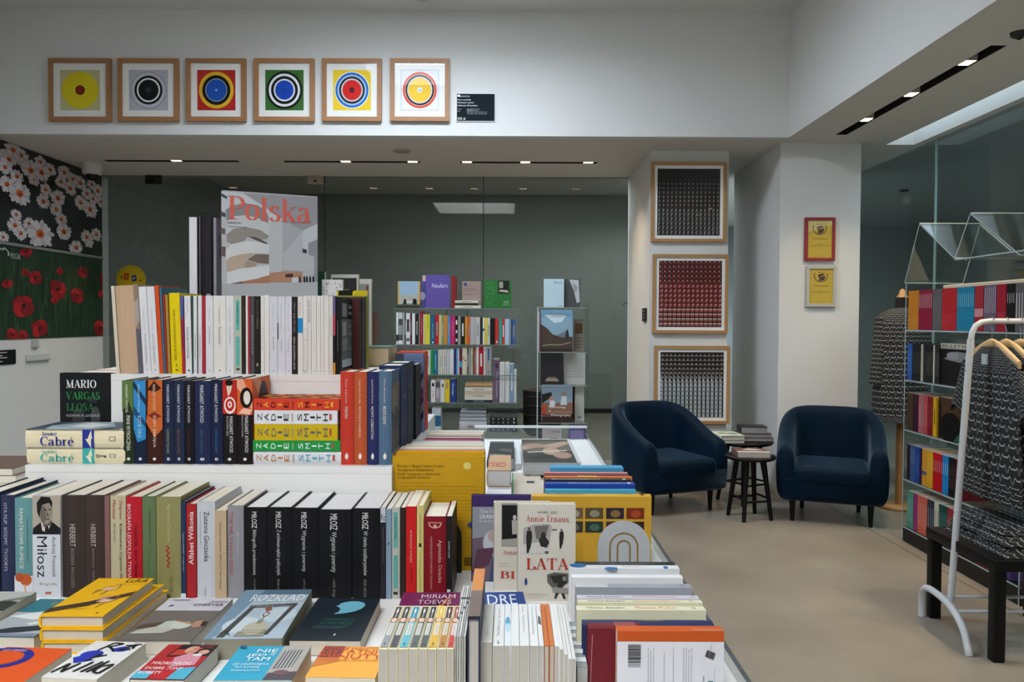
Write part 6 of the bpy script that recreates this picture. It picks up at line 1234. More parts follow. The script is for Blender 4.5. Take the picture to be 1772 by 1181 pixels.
lying(903, 919, 820, 806, .868, .0075, '#d4d8da', 'small white leaflet with black lettering on the table', [('t', 'MOCAK', (.3, .1, .6, .9), '#3a3a3a', -90), ('r', (.7, .1, .8, .9), '#6a6a6a')])
lying(920, 960, 820, 806, .868, .0075, '#4c5244', 'dark olive photo card lying beside the white leaflet', [('p', [(.3, .2), (.9, .3), (.8, .8), (.4, .7)], '#6c6c5c')])
# art books lying under the far rim
lying(842, 890, 793, 764, .915, .0545, '#2a2c2a', 'black art book with a white word lying near the far rim', [('t', 'SZTYAK', (.1, .06, .66, .2), '#c4c8c8', 0), ('p', [(.4, .4), (.9, .3), (.95, .5), (.5, .55)], '#4a4e4a'), ('r', (0, .92, 1, .96), '#8d9090')], True, '#9a9c9c')
hands = [('r', (0, 0, 1, .45), '#34322e'), ('r', (0, .45, 1, 1), '#5c564e'), ('p', [(.0, .5), (.3, .62), (.7, .6), (1, .8), (1, .95), (.5, .75), (0, .7)], '#a48a74'), ('e', (.05, .6, .5, .8), '#967c68'), ('e', (.4, .3, .75, .6), '#a98d78'), ('e', (.6, .15, .95, .42), '#9a7e6a'), ('p', [(.1, .42), (.9, .5), (.9, .46), (.1, .38)], '#c2b4a4'), ('p', [(.2, .1), (.6, .2), (.5, .3), (.1, .25)], '#23211e'), ('p', [(.0, .85), (.5, .95), (1, .9), (1, 1), (0, 1)], '#443f38')]
lying(905, 1006, 801, 760, .925, .05, '#b9bcbc', 'large photo book of reclining figures lying near the far rim', [('r', (.01, .01, .93, .97), '#34322e')] + [(d[0], [(a * .92 + .01, b_ * .96) for a, b_ in d[1]], d[2]) if d[0] == 'p' else (d[0], (d[1][0] * .92 + .01, d[1][1] * .96, d[1][2] * .92 + .01, d[1][3] * .96), d[2]) for d in hands], True, '#b4b8b8')
lying(886, 902, 803, 762, .885, .0245, '#c9cccc', 'narrow white booklet between the two lying art books', [], False)
# ---- bookends
def bookend(label, px0, px1, ytop, d, h, slots):
    p0 = at(px0, ytop, d); p1 = at(px1, ytop, d)
    wd = p1.x - p0.x; hh = p0.z - ZT; rad = wd / 2
    r = root('arched_bookend', label, 'bookend', loc((p0.x + p1.x) / 2, d, ZT), 'arched metal bookends')
    q = MB(); m = mat(h, .45, .06, 40); t = .003
    out = [(-rad, .003)] + [(rad * math.cos(math.radians(180 - a)), hh - rad + rad * math.sin(math.radians(180 - a))) for a in range(0, 181, 6)] + [(rad, .003)]
    q.face([(x, 0, z) for x, z in out][::-1], m); q.face([(x, t, z) for x, z in out], m)
    for a, b_ in zip(out, out[1:] + out[:1]): q.face([(a[0], 0, a[1]), (b_[0], 0, b_[1]), (b_[0], t, b_[1]), (a[0], t, a[1])], m)
    q.build('upright_plate', r)
    q = MB(); q.box((-rad, 0, 0), (rad, .1, .003), m); q.build('foot_plate', r)
    if slots:
        q = MB()
        for rr_ in (.56, .27):
            ro = rad * rr_; ri = ro - .004; cz = hh - rad
            sm = mat('#8a6a30', .5, 0)
            oo = [(-ro, .0)] + [(ro * math.cos(math.radians(180 - a)), cz + ro * math.sin(math.radians(180 - a))) for a in range(0, 181, 9)] + [(ro, .0)]
            ii = [(-ri, .0)] + [(ri * math.cos(math.radians(180 - a)), cz + ri * math.sin(math.radians(180 - a))) for a in range(0, 181, 9)] + [(ri, .0)]
            for k in range(len(oo) - 1): q.face([(oo[k][0], -.0006, oo[k][1]), (ii[k][0], -.0006, ii[k][1]), (ii[k + 1][0], -.0006, ii[k + 1][1]), (oo[k + 1][0], -.0006, oo[k + 1][1])], sm)
        q.build('arch_slot', r)
bookend('grey metal arched bookend with two concentric slots before the yellow atlas', 1034.5, 1125, 902, 1.93, '#b4b8bc', True)
bookend('black metal arched bookend leaning on the ochre cookbook', 752, 798.5, 904, 2.0, '#17181a', False)
# ---- small lying stack at the far left
z = ZT
for k, (h, nm, T, xo) in enumerate((('#cfcfcb', 'white', .045, 0), ('#b9b9b4', 'pale grey', .04, .006), ('#d2d2d0', 'white', .04, -.004), ('#d6d6d4', 'white with black lettering', .034, .012), ('#7d6a60', 'brown', .022, -.02), ('#6c584c', 'dark brown', .02, -.03))):
    book(T, .17, .22, h, M_flat(-1.418 + xo - .17, 2.3, z, T), f'{nm} book, {NTH[k + 1]} from bottom of the pile left of the low step', 'small pile left of the low step', False, {})
    z += T + .0005
# ================================================================== clear bookcase in front of the back glass
DB = 6.75
def bz(py): return at(800, py, DB).z
SHZ = [bz(533.5), bz(596.5), bz(648.5), bz(696.5), bz(747)]
xa, xb = at(683, 600, DB).x, at(898, 600, DB).x
r = root('clear_bookcase', 'transparent acrylic bookcase full of books before the back glass wall', 'bookcase', loc((xa + xb) / 2, DB, 0))
cx = (xa + xb) / 2
for z in SHZ + [.12]:
    q = MB(); q.box((xa - cx, -.02, z - .009), (xb - cx, .25, z - .001), ACR)
    s_ = q.build('shelf', r)
    q = MB(); q.box((xa - cx, -.0215, z - .008), (xb - cx, -.02, z - .002), mat('#6d7876', .25, 0)); q.build('shelf_edge', s_)
for x in (xa - .012, xb + .004):
    q = MB(); q.box((x - cx, -.02, .0), (x - cx + .008, .25, SHZ[0] + .02), ACR); q.build('side_panel', r)
q = MB(); q.box((xa - cx, .251, .0), (xb - cx, .256, SHZ[0] + .0), ACR); q.build('back_panel', r)
q = MB(); q.box((xa - cx, -.01, 0), (xb - cx, .25, .06), mat('#1b1c1c', .5, 0)); q.build('base', r)
def X(zx): return 640 + zx / 3.6905
def Yp(zy): return 440 + zy / 3.6905
def brow(items, zi, yts, where, group, W=.14):
    n = len(items)
    for i, it in enumerate(items):
        x0, x1, h, desc = it[:4]; o = it[4] if len(it) > 4 else {}
        yt = o.get('y', yts[0] + (yts[1] - yts[0]) * i / max(1, n - 1))
        p0 = at(X(x0), Yp(yt), DB); p1 = at(X(x1), Yp(yt), DB)
        zb = SHZ[zi]
        T = max(p1.x - p0.x - .001, .006)
        book(T, W, p0.z - zb, h, M_spine((p0.x + p1.x) / 2, DB, zb), f"{desc}, {NTH[i + 1]} from left {where}", group, False, {'s': o.get('s', [('r', (.3, .3, .7, .75), '#8a8a86' if i % 3 else '#c9c9c4')] if i % 2 else [])})
WA = "in the bookcase's upper spine row"
brow([(168, 182, '#cfcfcd', 'white spine', {'s': [('r', (0, .1, 1, .3), '#2a2a2a')]}), (183, 209, '#4a4a48', 'black-and-white photographic spine', {'s': [('r', (0, 0, 1, .12), '#d4d4d0'), ('r', (0, .3, 1, .6), '#8a8a86'), ('r', (0, .8, 1, 1), '#bdbdb8')]}), (210, 222, '#9a9a9a', 'grey spine'), (223, 230, '#3a3a3a', 'thin charcoal spine'), (231, 257, '#cfcfcc', 'white spine with black marks', {'s': [('r', (.2, .4, .8, .8), '#3a3a3a'), ('r', (.1, .1, .9, .2), '#5a5a5a')]}), (258, 269, '#5a2228', 'dark maroon spine'), (270, 289, '#d4d4d2', 'white spine'), (290, 312, '#1d1d20', 'black spine'), (313, 319, '#8a8a88', 'thin grey spine'), (320, 340, '#8c1f24', 'tall dark red spine', {'y': 366, 's': [sp('Historia fotografii', .3, .8, '#d8b8b4', .36, .64)]}), (341, 350, '#d0cab0', 'thin cream spine'), (351, 384, '#c9bd3a', 'yellow spine with black lettering', {'s': [sp('DAPHNE ODJAKS', .5, .95, '#2a2a14', .4, .7)]}), (385, 417, '#1f5a74', 'teal blue spine', {'s': [sp('HISTORIA', .2, .7, '#9fc4d0', .4, .6), ('e', (.36, .03, .66, .1), '#c9d8dc')]}), (418, 440, '#c2161e', 'bright red spine'), (441, 458, '#b9b184', 'beige spine'), (459, 468, '#6f9a5a', 'thin green spine'), (469, 497, '#b57a3a', 'tan orange spine'), (498, 514, '#4a7cb4', 'blue spine'), (515, 545, '#b0245c', 'magenta spine', {'s': [sp('Kobiety', .3, .8, '#e4b4c8', .4, .6)]}), (546, 562, '#1d1d1d', 'black spine with white blocks', {'s': [('r', (.2, .1, .8, .2), '#d8d8d8'), ('r', (.2, .4, .8, .5), '#d8d8d8'), ('r', (.2, .7, .8, .85), '#d8d8d8')]}), (563, 580, '#8a8d80', 'grey-green spine'), (581, 607, '#20241f', 'black-green spine'), (608, 622, '#c9822a', 'orange spine'), (623, 640, '#c95a24', 'dark orange spine'), (641, 675, '#a8a4a2', 'wide grey spine'), (676, 704, '#b4b0ae', 'pale grey spine'), (705, 720, '#2a2422', 'black-brown spine'), (721, 733, '#cfcfcb', 'white spine with a blue dot', {'s': [('r', (0, .5, 1, .6), '#1f6a9a')]}), (734, 749, '#d8c02a', 'yellow spine'), (750, 768, '#c4bfb8', 'off-white spine'), (769, 799, '#1b1817', 'wide black spine'), (800, 824, '#b8342c', 'brick red spine', {'s': [('e', (.3, .05, .7, .15), '#d8c8c4')]}), (825, 842, '#1f9a94', 'turquoise spine'), (843, 862, '#b03c24', 'rust spine'), (863, 890, '#a4b8c8', 'light blue spine'), (891, 902, '#6a8aa8', 'slate blue spine'), (903, 910, '#2a2a2c', 'thin black spine'), (911, 930, '#3a5a94', 'blue photographic spine')], 1, (372, 418), WA, 'books on the upper spine shelf')
WB = "in the bookcase's middle spine row"
brow([(330, 357, '#b8442c', 'rust spine'), (358, 388, '#c9c4b8', 'cream spine'), (390, 404, '#1a8a3a', 'bright green spine'), (405, 435, '#1f6478', 'teal spine', {'s': [sp('Krakowskie', .2, .8, '#c9dce0', .36, .66)]}), (436, 449, '#bdb8ac', 'off-white spine'), (450, 462, '#c4beb2', 'off-white spine'), (463, 475, '#bdb8ac', 'off-white spine'), (476, 488, '#c4beb2', 'off-white spine'), (489, 509, '#aeb0b0', 'pale grey spine'), (510, 536, '#c4c4c2', 'white spine'), (537, 552, '#243268', 'navy spine'), (553, 563, '#6a9cc4', 'light blue spine'), (564, 571, '#d0d0cc', 'thin white spine'), (572, 589, '#5a1f38', 'dark plum spine with a blue block', {'s': [('r', (0, .28, 1, .5), '#3a94b4')]}), (590, 620, '#c4bca4', 'cream spine with dark marks', {'s': [('r', (.2, .55, .4, .68), '#a8342c'), ('r', (.5, .5, .8, .56), '#4a2a24')]}), (621, 629, '#5c4a44', 'thin brown spine'), (630, 645, '#8d8a84', 'grey spine'), (646, 658, '#bdb698', 'khaki cream spine'), (659, 668, '#6a4a3a', 'thin brown spine'), (669, 679, '#b06048', 'brick spine'), (680, 696, '#c9c2ba', 'white spine with a brick foot'), (697, 725, '#a0161e', 'wide red spine'), (726, 741, '#b9b4ac', 'pale spine'), (742, 777, '#9a908c', 'grey spine with a blue label', {'s': [('r', (.3, .5, .62, .92), '#2a5a84'), ('e', (.4, .08, .6, .14), '#4a4440')]})], 2, (616, 590), WB, 'books on the second spine shelf')
WC_ = 'on the lower bookcase shelf'
brow([(390, 418, '#cfcac6', 'white spine with a red number', {'y': 805, 's': [('e', (.2, .7, .8, .88), '#1d1a1a'), sp('100', .2, .5, '#b0342c', .3, .7)]}), (419, 449, '#8a8486', 'grey photographic spine', {'y': 803, 's': [('r', (.2, .2, .8, .6), '#b4a4a8'), ('r', (.1, .66, .9, .9), '#4a4648')]}), (450, 478, '#c9c6c2', 'white spine with a grey emblem', {'y': 804, 's': [('e', (.3, .66, .8, .84), '#5a5a5c')]}), (479, 510, '#d0b41c', 'yellow spine', {'y': 803, 's': [('r', (.3, .6, .7, .88), '#9a7a6a')]}), (511, 550, '#1f3a74', 'navy spine with a white word', {'y': 798, 's': [sp('Design', .3, .8, '#dfe4ec', .3, .64)]})], 3, (800, 800), WC_, 'left books on the lower shelf')
brow([(789, 828, '#6a5468', 'purple-grey spine with a white title', {'y': 672, 's': [sp('The Computer', .1, .72, '#d4ccd2', .4, .74), ('e', (.3, .78, .8, .92), '#3a2c38')]}), (829, 862, '#c4c4c0', 'white spine', {'y': 694, 's': [sp('MODERN ARCHITECTURE A–Z', .08, .8, '#9a9a98', .36, .6)]}), (865, 892, '#cac8c2', 'white spine with black lettering', {'y': 693, 's': [sp('Architecture', .6, .85, '#2a2a2a', .5, .75), sp('in the 20th Century', .4, .85, '#2a2a2a', .25, .45)]}), (894, 920, '#7a90ac', 'slate blue spine', {'y': 702}), (921, 937, '#c4c4c0', 'short white spine', {'y': 740})], 3, (694, 694), 'right of the six-book pile', 'right books on the lower shelf')
def lstack(items, z, d, where, group, W=.2):
    for i, (x0, x1, T, h, nm, hd) in enumerate(items):
        p0 = at(x0, 700, d); p1 = at(x1, 700, d)
        book(T, W, p1.x - p0.x, h, M_flatspine(p1.x, d, z, T), f'{nm} book, {NTH[i + 1]} from bottom {where}', group, hd, {'s': [('r', (.3, .3, .6, .7), '#8a857c')] if i % 2 == 0 else []})
        z += T + .0006
    return z
lstack([(805, 852, .02, '#2c2c3c', 'navy', 0), (804, 852, .022, '#c9c4ac', 'cream', 0), (804, 852, .022, '#c4bcb0', 'off-white', 0), (804, 852, .03, '#b9a488', 'tan', 0), (804, 852, .03, '#c4c2be', 'white', 0), (805, 852, .034, '#a88458', 'brown', 1)], SHZ[3], DB, 'of the six-book pile on the lower shelf', 'six-book pile on the lower shelf')
z = lstack([(795, 842, .085, '#b4b0b4', 'thick grey', 1), (796, 842, .03, '#9aa0a8', 'blue-grey', 1), (796, 841, .03, '#8a8f94', 'grey', 1), (797, 841, .03, '#7a7e80', 'dark grey', 1)], SHZ[4], DB, 'of the grey pile on the bottom shelf', 'grey pile on the bottom shelf')
for k in range(5):
    x0 = 747.5 + 3.1 * k
    p0 = at(x0, 707, DB); p1 = at(x0 + 3, 707, DB)
    book(p1.x - p0.x - .001, .14, p0.z - SHZ[4], '#b9c0c6', M_spine((p0.x + p1.x) / 2, DB, SHZ[4]), f'slim white and blue spine on the bottom bookcase shelf, {NTH[k + 1]} from left', 'slim blue-white set on the bottom shelf', False, {'s': [('r', (0, .22, 1, .68), '#2a5a80')]})
for k in range(4):
    p0 = at(847.5, 744 - 6.3 * k, DB); p1 = at(895, 744 - 6.3 * k, DB); hgt = .0295
    r = root('flat_box', f'flat black box with white capitals on the bottom bookcase shelf, {NTH[k + 1]} from the bottom', 'box', loc((p0.x + p1.x) / 2, DB, SHZ[4] + k * (hgt + .0008)), 'black lettered boxes on the bottom shelf')
    hw = (p1.x - p0.x) / 2 - .001
    q = MB(); q.box((-hw, 0, 0), (hw, .2, hgt * .3), mat('#1a1a1b', .5, 0)); q.build('box_base', r)
    q = MB(); q.box((-hw - .001, -.001, hgt * .3), (hw + .001, .201, hgt), mat('#1e1e20', .5, 0)); lid = q.build('box_lid', r)
    prints(r, [('t', ch, (u, .35, u + .05, .8), '#d8d8d8', 0) for ch, u in zip('NARDI', (.1, .29, .47, .65, .86))], Vector((-hw, -.001, 0)), X_, Z_, -Y_, 2 * hw, hgt, 'lid_lettering', 'lid_print')
# face-out books on the top shelf
def face_px(x0, x1, yt, zb, d, T, h, label, dec, hard=True, group=None, name=None):
    p0 = at(x0, yt, d); p1 = at(x1, yt, d)
    return book(T, p1.x - p0.x, p0.z - zb, h, M_face(p0.x, d, zb, T), label, group, hard, {'f': dec}, name=name)
z0 = SHZ[0]
p0 = at(685, 530, DB); p1 = at(727, 530, DB)
book(.03, .16, p1.x - p0.x, '#3a3c30', M_flatspine(p1.x, DB - .01, z0, .03), 'dark book lying under the yellow-edged seaside photo book', None, True, {})
face_px(688, 727, 487, z0 + .0305, DB + .03, .02, '#c99a1c', 'yellow-edged book with two figures under a pale sky, top shelf left end', [('r', (.06, 0, .94, .4), '#a8a498'), ('r', (.06, .4, .94, 1), '#8fa9bc'), ('p', [(.24, 0), (.4, 0), (.38, .2), (.3, .25)], '#23252a'), ('p', [(.66, 0), (.86, 0), (.84, .22), (.7, .26)], '#1a1c20'), ('r', (.4, .08, .64, .14), '#d8d8d4')])
face_px(722, 738, 487, z0, DB + .07, .02, '#4a4a7c', 'violet photographic book squeezed left of the purple one-word book', [('e', (.2, .3, .9, .6), '#9a94b4')])
face_px(731, 745, 477, z0, DB + .1, .012, '#b49a9c', 'narrow pinkish book behind the purple one-word book', [], False)
p0 = at(779, 478, DB - .005)
book(.03, .25, p0.z - z0, '#8a2028', M_spine(at(782, 500, DB).x + .012, DB + .005, z0), 'dark red book standing edge-on right of the purple one-word book', None, True, {})
face_px(736.5, 778, 476, z0, DB - .015, .02, '#5c4c90', 'purple book with a white one-word title, top shelf', [('t', 'Neufert', (.27, .61, .92, .74), '#d0cbe4', 0), ('t', 'Podręcznik', (.56, .86, .84, .885), '#8d80c0', 0)])
face_px(799.5, 832, 487, z0 + .0, DB + .05, .02, '#958078', 'grey-brown book with a small blue square, top shelf middle', [('r', (.1, .82, .26, .94), '#2a4a74'), ('r', (.12, .72, .7, .74), '#75645c'), ('r', (.12, .66, .8, .68), '#75645c'), ('r', (.12, .5, .5, .52), '#75645c')])
p0 = at(787, 530, DB)
zz = lstack([(786.5, 831, .022, '#c9c2b0', 'cream', 0), (787, 827, .02, '#2c2c2c', 'black', 0), (787, 827, .022, '#c4bda8', 'beige', 0)], z0, DB - .02, 'of the pile before the grey-brown book', 'three-book pile on the top shelf', .06)
face_px(837, 885, 485, z0, DB, .02, '#2f6c34', 'green book with a small black-and-white photograph, top shelf right end', [('t', 'ATLAS', (.1, .1, .4, .94), '#3f7d44', 90), ('r', (.52, .52, .92, .98), '#23231c'), ('p', [(.54, .6), (.9, .56), (.86, .64), (.6, .66)], '#b9b4a0'), ('r', (.56, .72, .7, .94), '#9a9684'), ('t', 'Atlas', (.72, .22, .92, .26), '#c4d4c0', 0), ('t', 'architektury', (.7, .16, .92, .2), '#c4d4c0', 0), ('t', 'Warszawy', (.66, .1, .92, .14), '#c4d4c0', 0)])
# ================================================================== clear display tower
DT = 6.3
tx0, tx1 = at(930, 600, DT).x, at(1016, 600, DT).x
TZ = [at(970, y, DT).z for y in (532, 609, 667, 731)]
r = root('clear_tower', 'transparent acrylic display tower holding face-out books near the left armchair', 'display stand', loc((tx0 + tx1) / 2, DT, 0))
cx = (tx0 + tx1) / 2
for z in TZ + [.05]:
    q = MB(); q.box((tx0 - cx, -.03, z - .009), (tx1 - cx, .3, z - .001), ACR); s_ = q.build('shelf', r)
    q = MB(); q.box((tx0 - cx, -.0315, z - .008), (tx1 - cx, -.03, z - .002), mat('#87918f', .25, 0)); q.build('shelf_edge', s_)
for x in (tx0 - .01, tx1 + .003):
    q = MB(); q.box((x - cx, -.03, 0), (x - cx + .007, .3, TZ[0] + .03), ACR); q.build('side_panel', r)
q = MB(); q.box((tx0 - cx - .003, -.03, 0), (tx0 - cx + .004, -.022, TZ[0]), EDGE); q.build('corner_edge', r)
q = MB(); q.box((tx0 - cx, -.02, 0), (tx1 - cx, .3, .04), mat('#2a2b2b', .5, 0)); q.build('base', r)
face_px(941, 976, 483, TZ[0], DT, .02, '#b4c8d0', 'pale blue book with a small black title, top of the clear tower', [('t', 'PRAGA', (.5, .84, .92, .9), '#3a464c', 0), ('r', (.7, .04, .9, .06), '#6c7c84')])
face_px(976.5, 1004, 483, TZ[0], DT + .03, .02, '#4a4c4c', 'black-and-white rock photograph book, top of the clear tower', [('p', [(.3, .98), (.9, .96), (.98, .2), (.8, .14), (.6, .6)], '#b4b8b8'), ('p', [(.5, .9), (.7, .5), (.86, .7)], '#8d9090')])
mtn = [('r', (0, .35, 1, 1), '#7aa6c4'), ('p', [(0, .8), (.14, .86), (.3, .84), (.5, .68), (.66, .78), (.8, .88), (1, .7), (1, .35), (0, .35)], '#86a4b4'), ('p', [(.1, .88), (.5, .9), (.8, .86), (.66, .72), (.44, .68), (.28, .78)], '#c9d8e0'), ('p', [(0, .66), (.2, .56), (.36, .42), (.7, .34), (1, .36), (1, 0), (0, 0)], '#4c3f36'), ('p', [(.5, .4), (.8, .5), (.9, .42), (.7, .34)], '#6a7c84'), ('p', [(.76, .34), (.8, .5), (.83, .55), (.86, .5), (.9, .34)], '#3a3430'), ('l', [(.05, .14), (.3, .17), (.6, .16), (.95, .22)], '#9a8c7a', .03), ('r', (0, 0, 1, .08), '#3a302a'), ('t', 'Wonderland', (.28, .88, .72, .92), '#8a5a74', 0), ('t', 'HIMALAYAS', (.34, .83, .68, .86), '#8a5a74', 0)]
face_px(936, 991, 536.5, TZ[1], DT, .025, '#8a9aa0', 'book with a snowy mountain and stupa on the cover, clear tower', mtn)
for k, (h, nm) in enumerate((('#c4bfb8', 'white'), ('#6c2440', 'plum'))):
    book(.013, .16, at(936, 540, DT).z - TZ[1] - .01 * k, h, M_spine(tx0 + .008 + .0135 * k - .0, DT + .04, TZ[1]) if 0 else M_spine(tx0 + .012 + .0135 * k, DT + .045, TZ[1]), f'slim {nm} spine behind the snowy mountain book in the clear tower', 'slim spines behind the mountain book', False)
face_px(993, 1010, 553, TZ[1], DT + .1, .02, '#8a8074', 'grey-brown booklet standing right of the snowy mountain book', [('r', (.1, .55, .9, .88), '#5c4434')] + [('r', (.1, .1 + .1 * k, .9, .13 + .1 * k), '#6c6054') for k in range(4)], False)
face_px(936, 975, 611, TZ[2], DT, .02, '#2c2b2d', 'dark book with a small pale ship on the cover, clear tower', [('p', [(.2, .12), (.8, .12), (.76, .2), (.24, .2)], '#9a8478'), ('r', (.3, .2, .7, .25), '#7d6a60')])
face_px(976, 1013, 611, TZ[2] - .001 + .002, DT + .05, .015, '#b4b4b0', 'pale grey typed sheet-like book beside the small ship book', [('r', (.1, .8 - .08 * k, .9, .82 - .08 * k), '#9a9a96') for k in range(8)], False)
face_px(938, 995, 640, TZ[3], DT + .12, .02, '#4a2a20', 'brown-framed book standing behind the photography book', [('r', (0, .84, .55, 1), '#c2481c'), ('p', [(.55, .84), (.4, 1), (.7, 1), (.9, .84)], '#a8785a'), ('r', (.08, .5, .9, .7), '#7d8488')])
face_px(937, 989, 653, TZ[3], DT + .06, .015, '#8f9494', 'grey book with a blue band behind the photography book', [('r', (0, .84, 1, .9), '#3a5a74'), ('r', (0, .74, 1, .8), '#d4cdbc'), ('p', [(.3, .7), (.5, .76), (.9, .72), (.9, .66), (.4, .66)], '#3a3630')], False)
chron = [('r', (0, .52, 1, 1), '#8697a8'), ('r', (0, .2, 1, .52), '#8a6450'), ('r', (0, 0, 1, .2), '#3c2c28'), ('p', [(0, .74), (.3, .8), (.34, .68), (0, .5)], '#2a2624'), ('r', (0, .2, .12, .44), '#b8442a'), ('e', (.24, .52, .38, .7), '#b48a74'), ('p', [(.24, .4), (.42, .4), (.4, .58), (.26, .58)], '#d4d4d8'), ('e', (.66, .7, .78, .82), '#a87a64'), ('p', [(.6, .46), (.82, .46), (.8, .7), (.64, .7)], '#c9d0d8'), ('t', 'A', (.4, .48, .46, .54), '#eceae6', 0), ('t', 'Chronology', (.22, .36, .78, .43), '#eceae6', 0), ('t', 'of', (.22, .27, .3, .33), '#eceae6', 0), ('r', (.36, .27, 1, .275), '#e0dcd8'), ('t', 'Photography', (.3, .14, .94, .22), '#eceae6', 0), ('r', (0, .16, .26, .165), '#e0dcd8')]
face_px(938, 991, 666, TZ[3], DT, .03, '#6a5a54', 'photography book with two children on its cover, clear tower lower shelf', chron)
face_px(995, 1011, 668, TZ[3], DT + .09, .015, '#bdbdb8', 'narrow white booklet right of the photography book', [('r', (.3, .06, .7, .14), '#8a8a86')], False)
zb = .36
q = MB(); q.box((tx0 - cx, -.03, zb - .009), (tx1 - cx, .3, zb - .001), ACR); q.build('shelf', bpy.data.objects['clear_tower'])
face_px(938, 972, 739, zb, DT, .04, '#b9aca8', 'pale box-like book with a dark square, bottom of the clear tower', [('r', (.4, .5, .8, .7), '#2c3c40'), ('t', 'KRONIKA', (.5, .84, .9, .89), '#3a3436', 0)])
face_px(984, 1013, 736, zb, DT + .02, .03, '#4a3484', 'purple book at the bottom of the clear tower', [('r', (.1, .3, .9, .86), '#7d6cb0')])
# dark basket behind the tower
p0 = at(912, 738, 6.9); p1 = at(936, 674, 6.9)
r = root('dark_basket', 'dark slatted basket standing left behind the clear tower', 'basket', loc((p0.x + p1.x) / 2 + .075, 6.96, 0))
q = MB(); wv = mat('#1c1816', .6, .2, 60)
q.lathe([(.13, .5), (.165, .54), (.17, .88), (.175, .9), (.16, .9), (.155, .56), (.01, .55)], wv, 20, cap=False); q.build('basket_body', r)
q = MB()
for z in (.6, .68, .76, .84): q.lathe([(.171, z), (.176, z + .005), (.171, z + .01)], mat('#2e2622', .5, 0), 20, cap=False)
q.build('slat', r)
q = MB(); q.lathe([(.12, 0), (.1, .02), (.03, .04), (.03, .48), (.12, .5)], wv, 16); q.build('stand', r)
# ================================================================== seating corner
VEL = mat('#03182a', .6, .2, 5, 0, .08, .3)
BLK = mat('#0a0a0b', .45, .06, 20, 0, .22)
def armchair(label, cx, cy, face_deg):
    r = root('tub_armchair', label, 'armchair', loc(cx, cy, 0, math.radians(face_deg)), 'two dark blue velvet tub armchairs')
    # plan of the outer shell, front towards -y
    N = 44; A = .395; Bk = .37; Fr = -.36
    P = []
    for i in range(N + 1):
        t = i / N
        if t < .2: s = t / .2; x, y = -A + .01 * (1 - s), Fr + (.0 - Fr) * s; 
        elif t > .8: s = (t - .8) / .2; x, y = A - .01 * s, 0 + (Fr - 0) * s
        else:
            a = math.pi * (t - .2) / .6; e = 2 / 2.5
            c, sn = math.cos(a), math.sin(a)
            x = -A * math.copysign(abs(c) ** e, c); y = Bk * abs(sn) ** e
        P.append(Vector((x, y)))
    rows = []
    for i, p in enumerate(P):
        tn = (P[min(i + 1, N)] - P[max(i - 1, 0)]).normalized(); n = Vector((-tn.y, tn.x))   # outward
        if n.dot(p - Vector((0, -.05))) < 0: n = -n
        k = min(max((p.y - Fr) / (Bk - Fr), 0), 1); s = k * k * (3 - 2 * k)
        h = .575 + .245 * s
        th = .135 - .015 * s
        endk = min(i, N - i); sh = 1 if endk > 1 else (.93, .985)[endk]
        prof = [(.05, .165), (.015, .19), (0, .24), (-.006, .4), (0, h - .09), (.012, h - .035), (.035, h - .008), (.06, h), (.085, h - .006), (.112, h - .03), (.13 - .012 * s, h - .08), (th, h - .16), (th, .36), (th, .165)]
        row_ = []
        for a, z in prof:
            zz = .36 + (z - .36) * sh; aa = .0625 + (a - .0625) * sh
            q_ = p - n * aa
            # tilt the back outwards a little towards the top
            back = .05 * s * max(0, (zz - .35) / .5)
            row_.append((q_.x, q_.y + back, zz))
        rows.append(row_)
    q = MB(); q.grid(rows, VEL, close_u=True)
    q.face(rows[0], VEL, True); q.face(rows[-1][::-1], VEL, True)
    shell = q.build('shell', r, weld=True)
    m = shell.modifiers.new('sub', 'SUBSURF'); m.levels = 1; m.render_levels = 1
    for p in shell.data.polygons: p.use_smooth = True
    # body below the seat
    q = MB()
    out = [(p.x * .93, (p.y - .02) * .93 if p.y > -.3 else p.y) for p in P]
    prof = [(.9, .165), (.985, .185), (1, .22), (1, .335)]
    q.grid([[(x * s, y * s, z) for x, y in out] for s, z in prof], VEL, close_u=True)
    q.face([(x * .9, y * .9, .165) for x, y in out][::-1], VEL); q.face([(x, y, .335) for x, y in out], VEL)
    q.build('seat_base', r)
    q = MB(); q.box((-.272, -.372, .29), (.272, .26, .425), VEL); o = bevel(q.build('seat_cushion', r), .045, 4)
    for sx, sy in ((-.27, -.27), (.27, -.27), (-.21, .2), (.21, .2)):
        q = MB(); q.lathe([(.014, 0), (.024, .17)], BLK, 14); o = q.build('leg', r); o.location = (sx, sy, 0)
    return r
p = onz(1447, 885, 0); armchair('dark blue velvet tub armchair facing the viewer, right of the small tables', 2.47, 6.13, -21)
armchair('dark blue velvet tub armchair turned to the right under the grid prints', 1.235, 6.47, 22)
def stool(label, cx, cy, h, rad, rot):
    r = root('round_side_table', label, 'side table', loc(cx, cy, 0, rot), 'black round nesting tables')
    q = MB(); q.lathe([(rad * .2, h - .028), (rad - .012, h - .026), (rad, h - .014), (rad - .003, h), (.002, h)], BLK, 40); q.build('tabletop', r)
    k = rad * .52; f_ = rad * .86
    for i in range(4):
        a = PI / 4 + PI / 2 * i
        q = MB(); q.tube([(f_ * math.cos(a), f_ * math.sin(a), 0), (k * math.cos(a), k * math.sin(a), h - .026)], [.015, .021], BLK, 12); q.build('leg', r)
    for i in range(4):
        a = PI / 4 + PI / 2 * i; b_ = a + PI / 2; z = h * .3 + .02 * (i % 2); g = f_ + (k - f_) * .3
        q = MB(); q.tube([(g * math.cos(a), g * math.sin(a), z), (g * math.cos(b_), g * math.sin(b_), z)], .009, BLK, 8); q.build('stretcher', r)
    return r
sx, sy = at(1298, 790, 6.05).x, 6.05
HS = at(1298, 788, 6.05).z
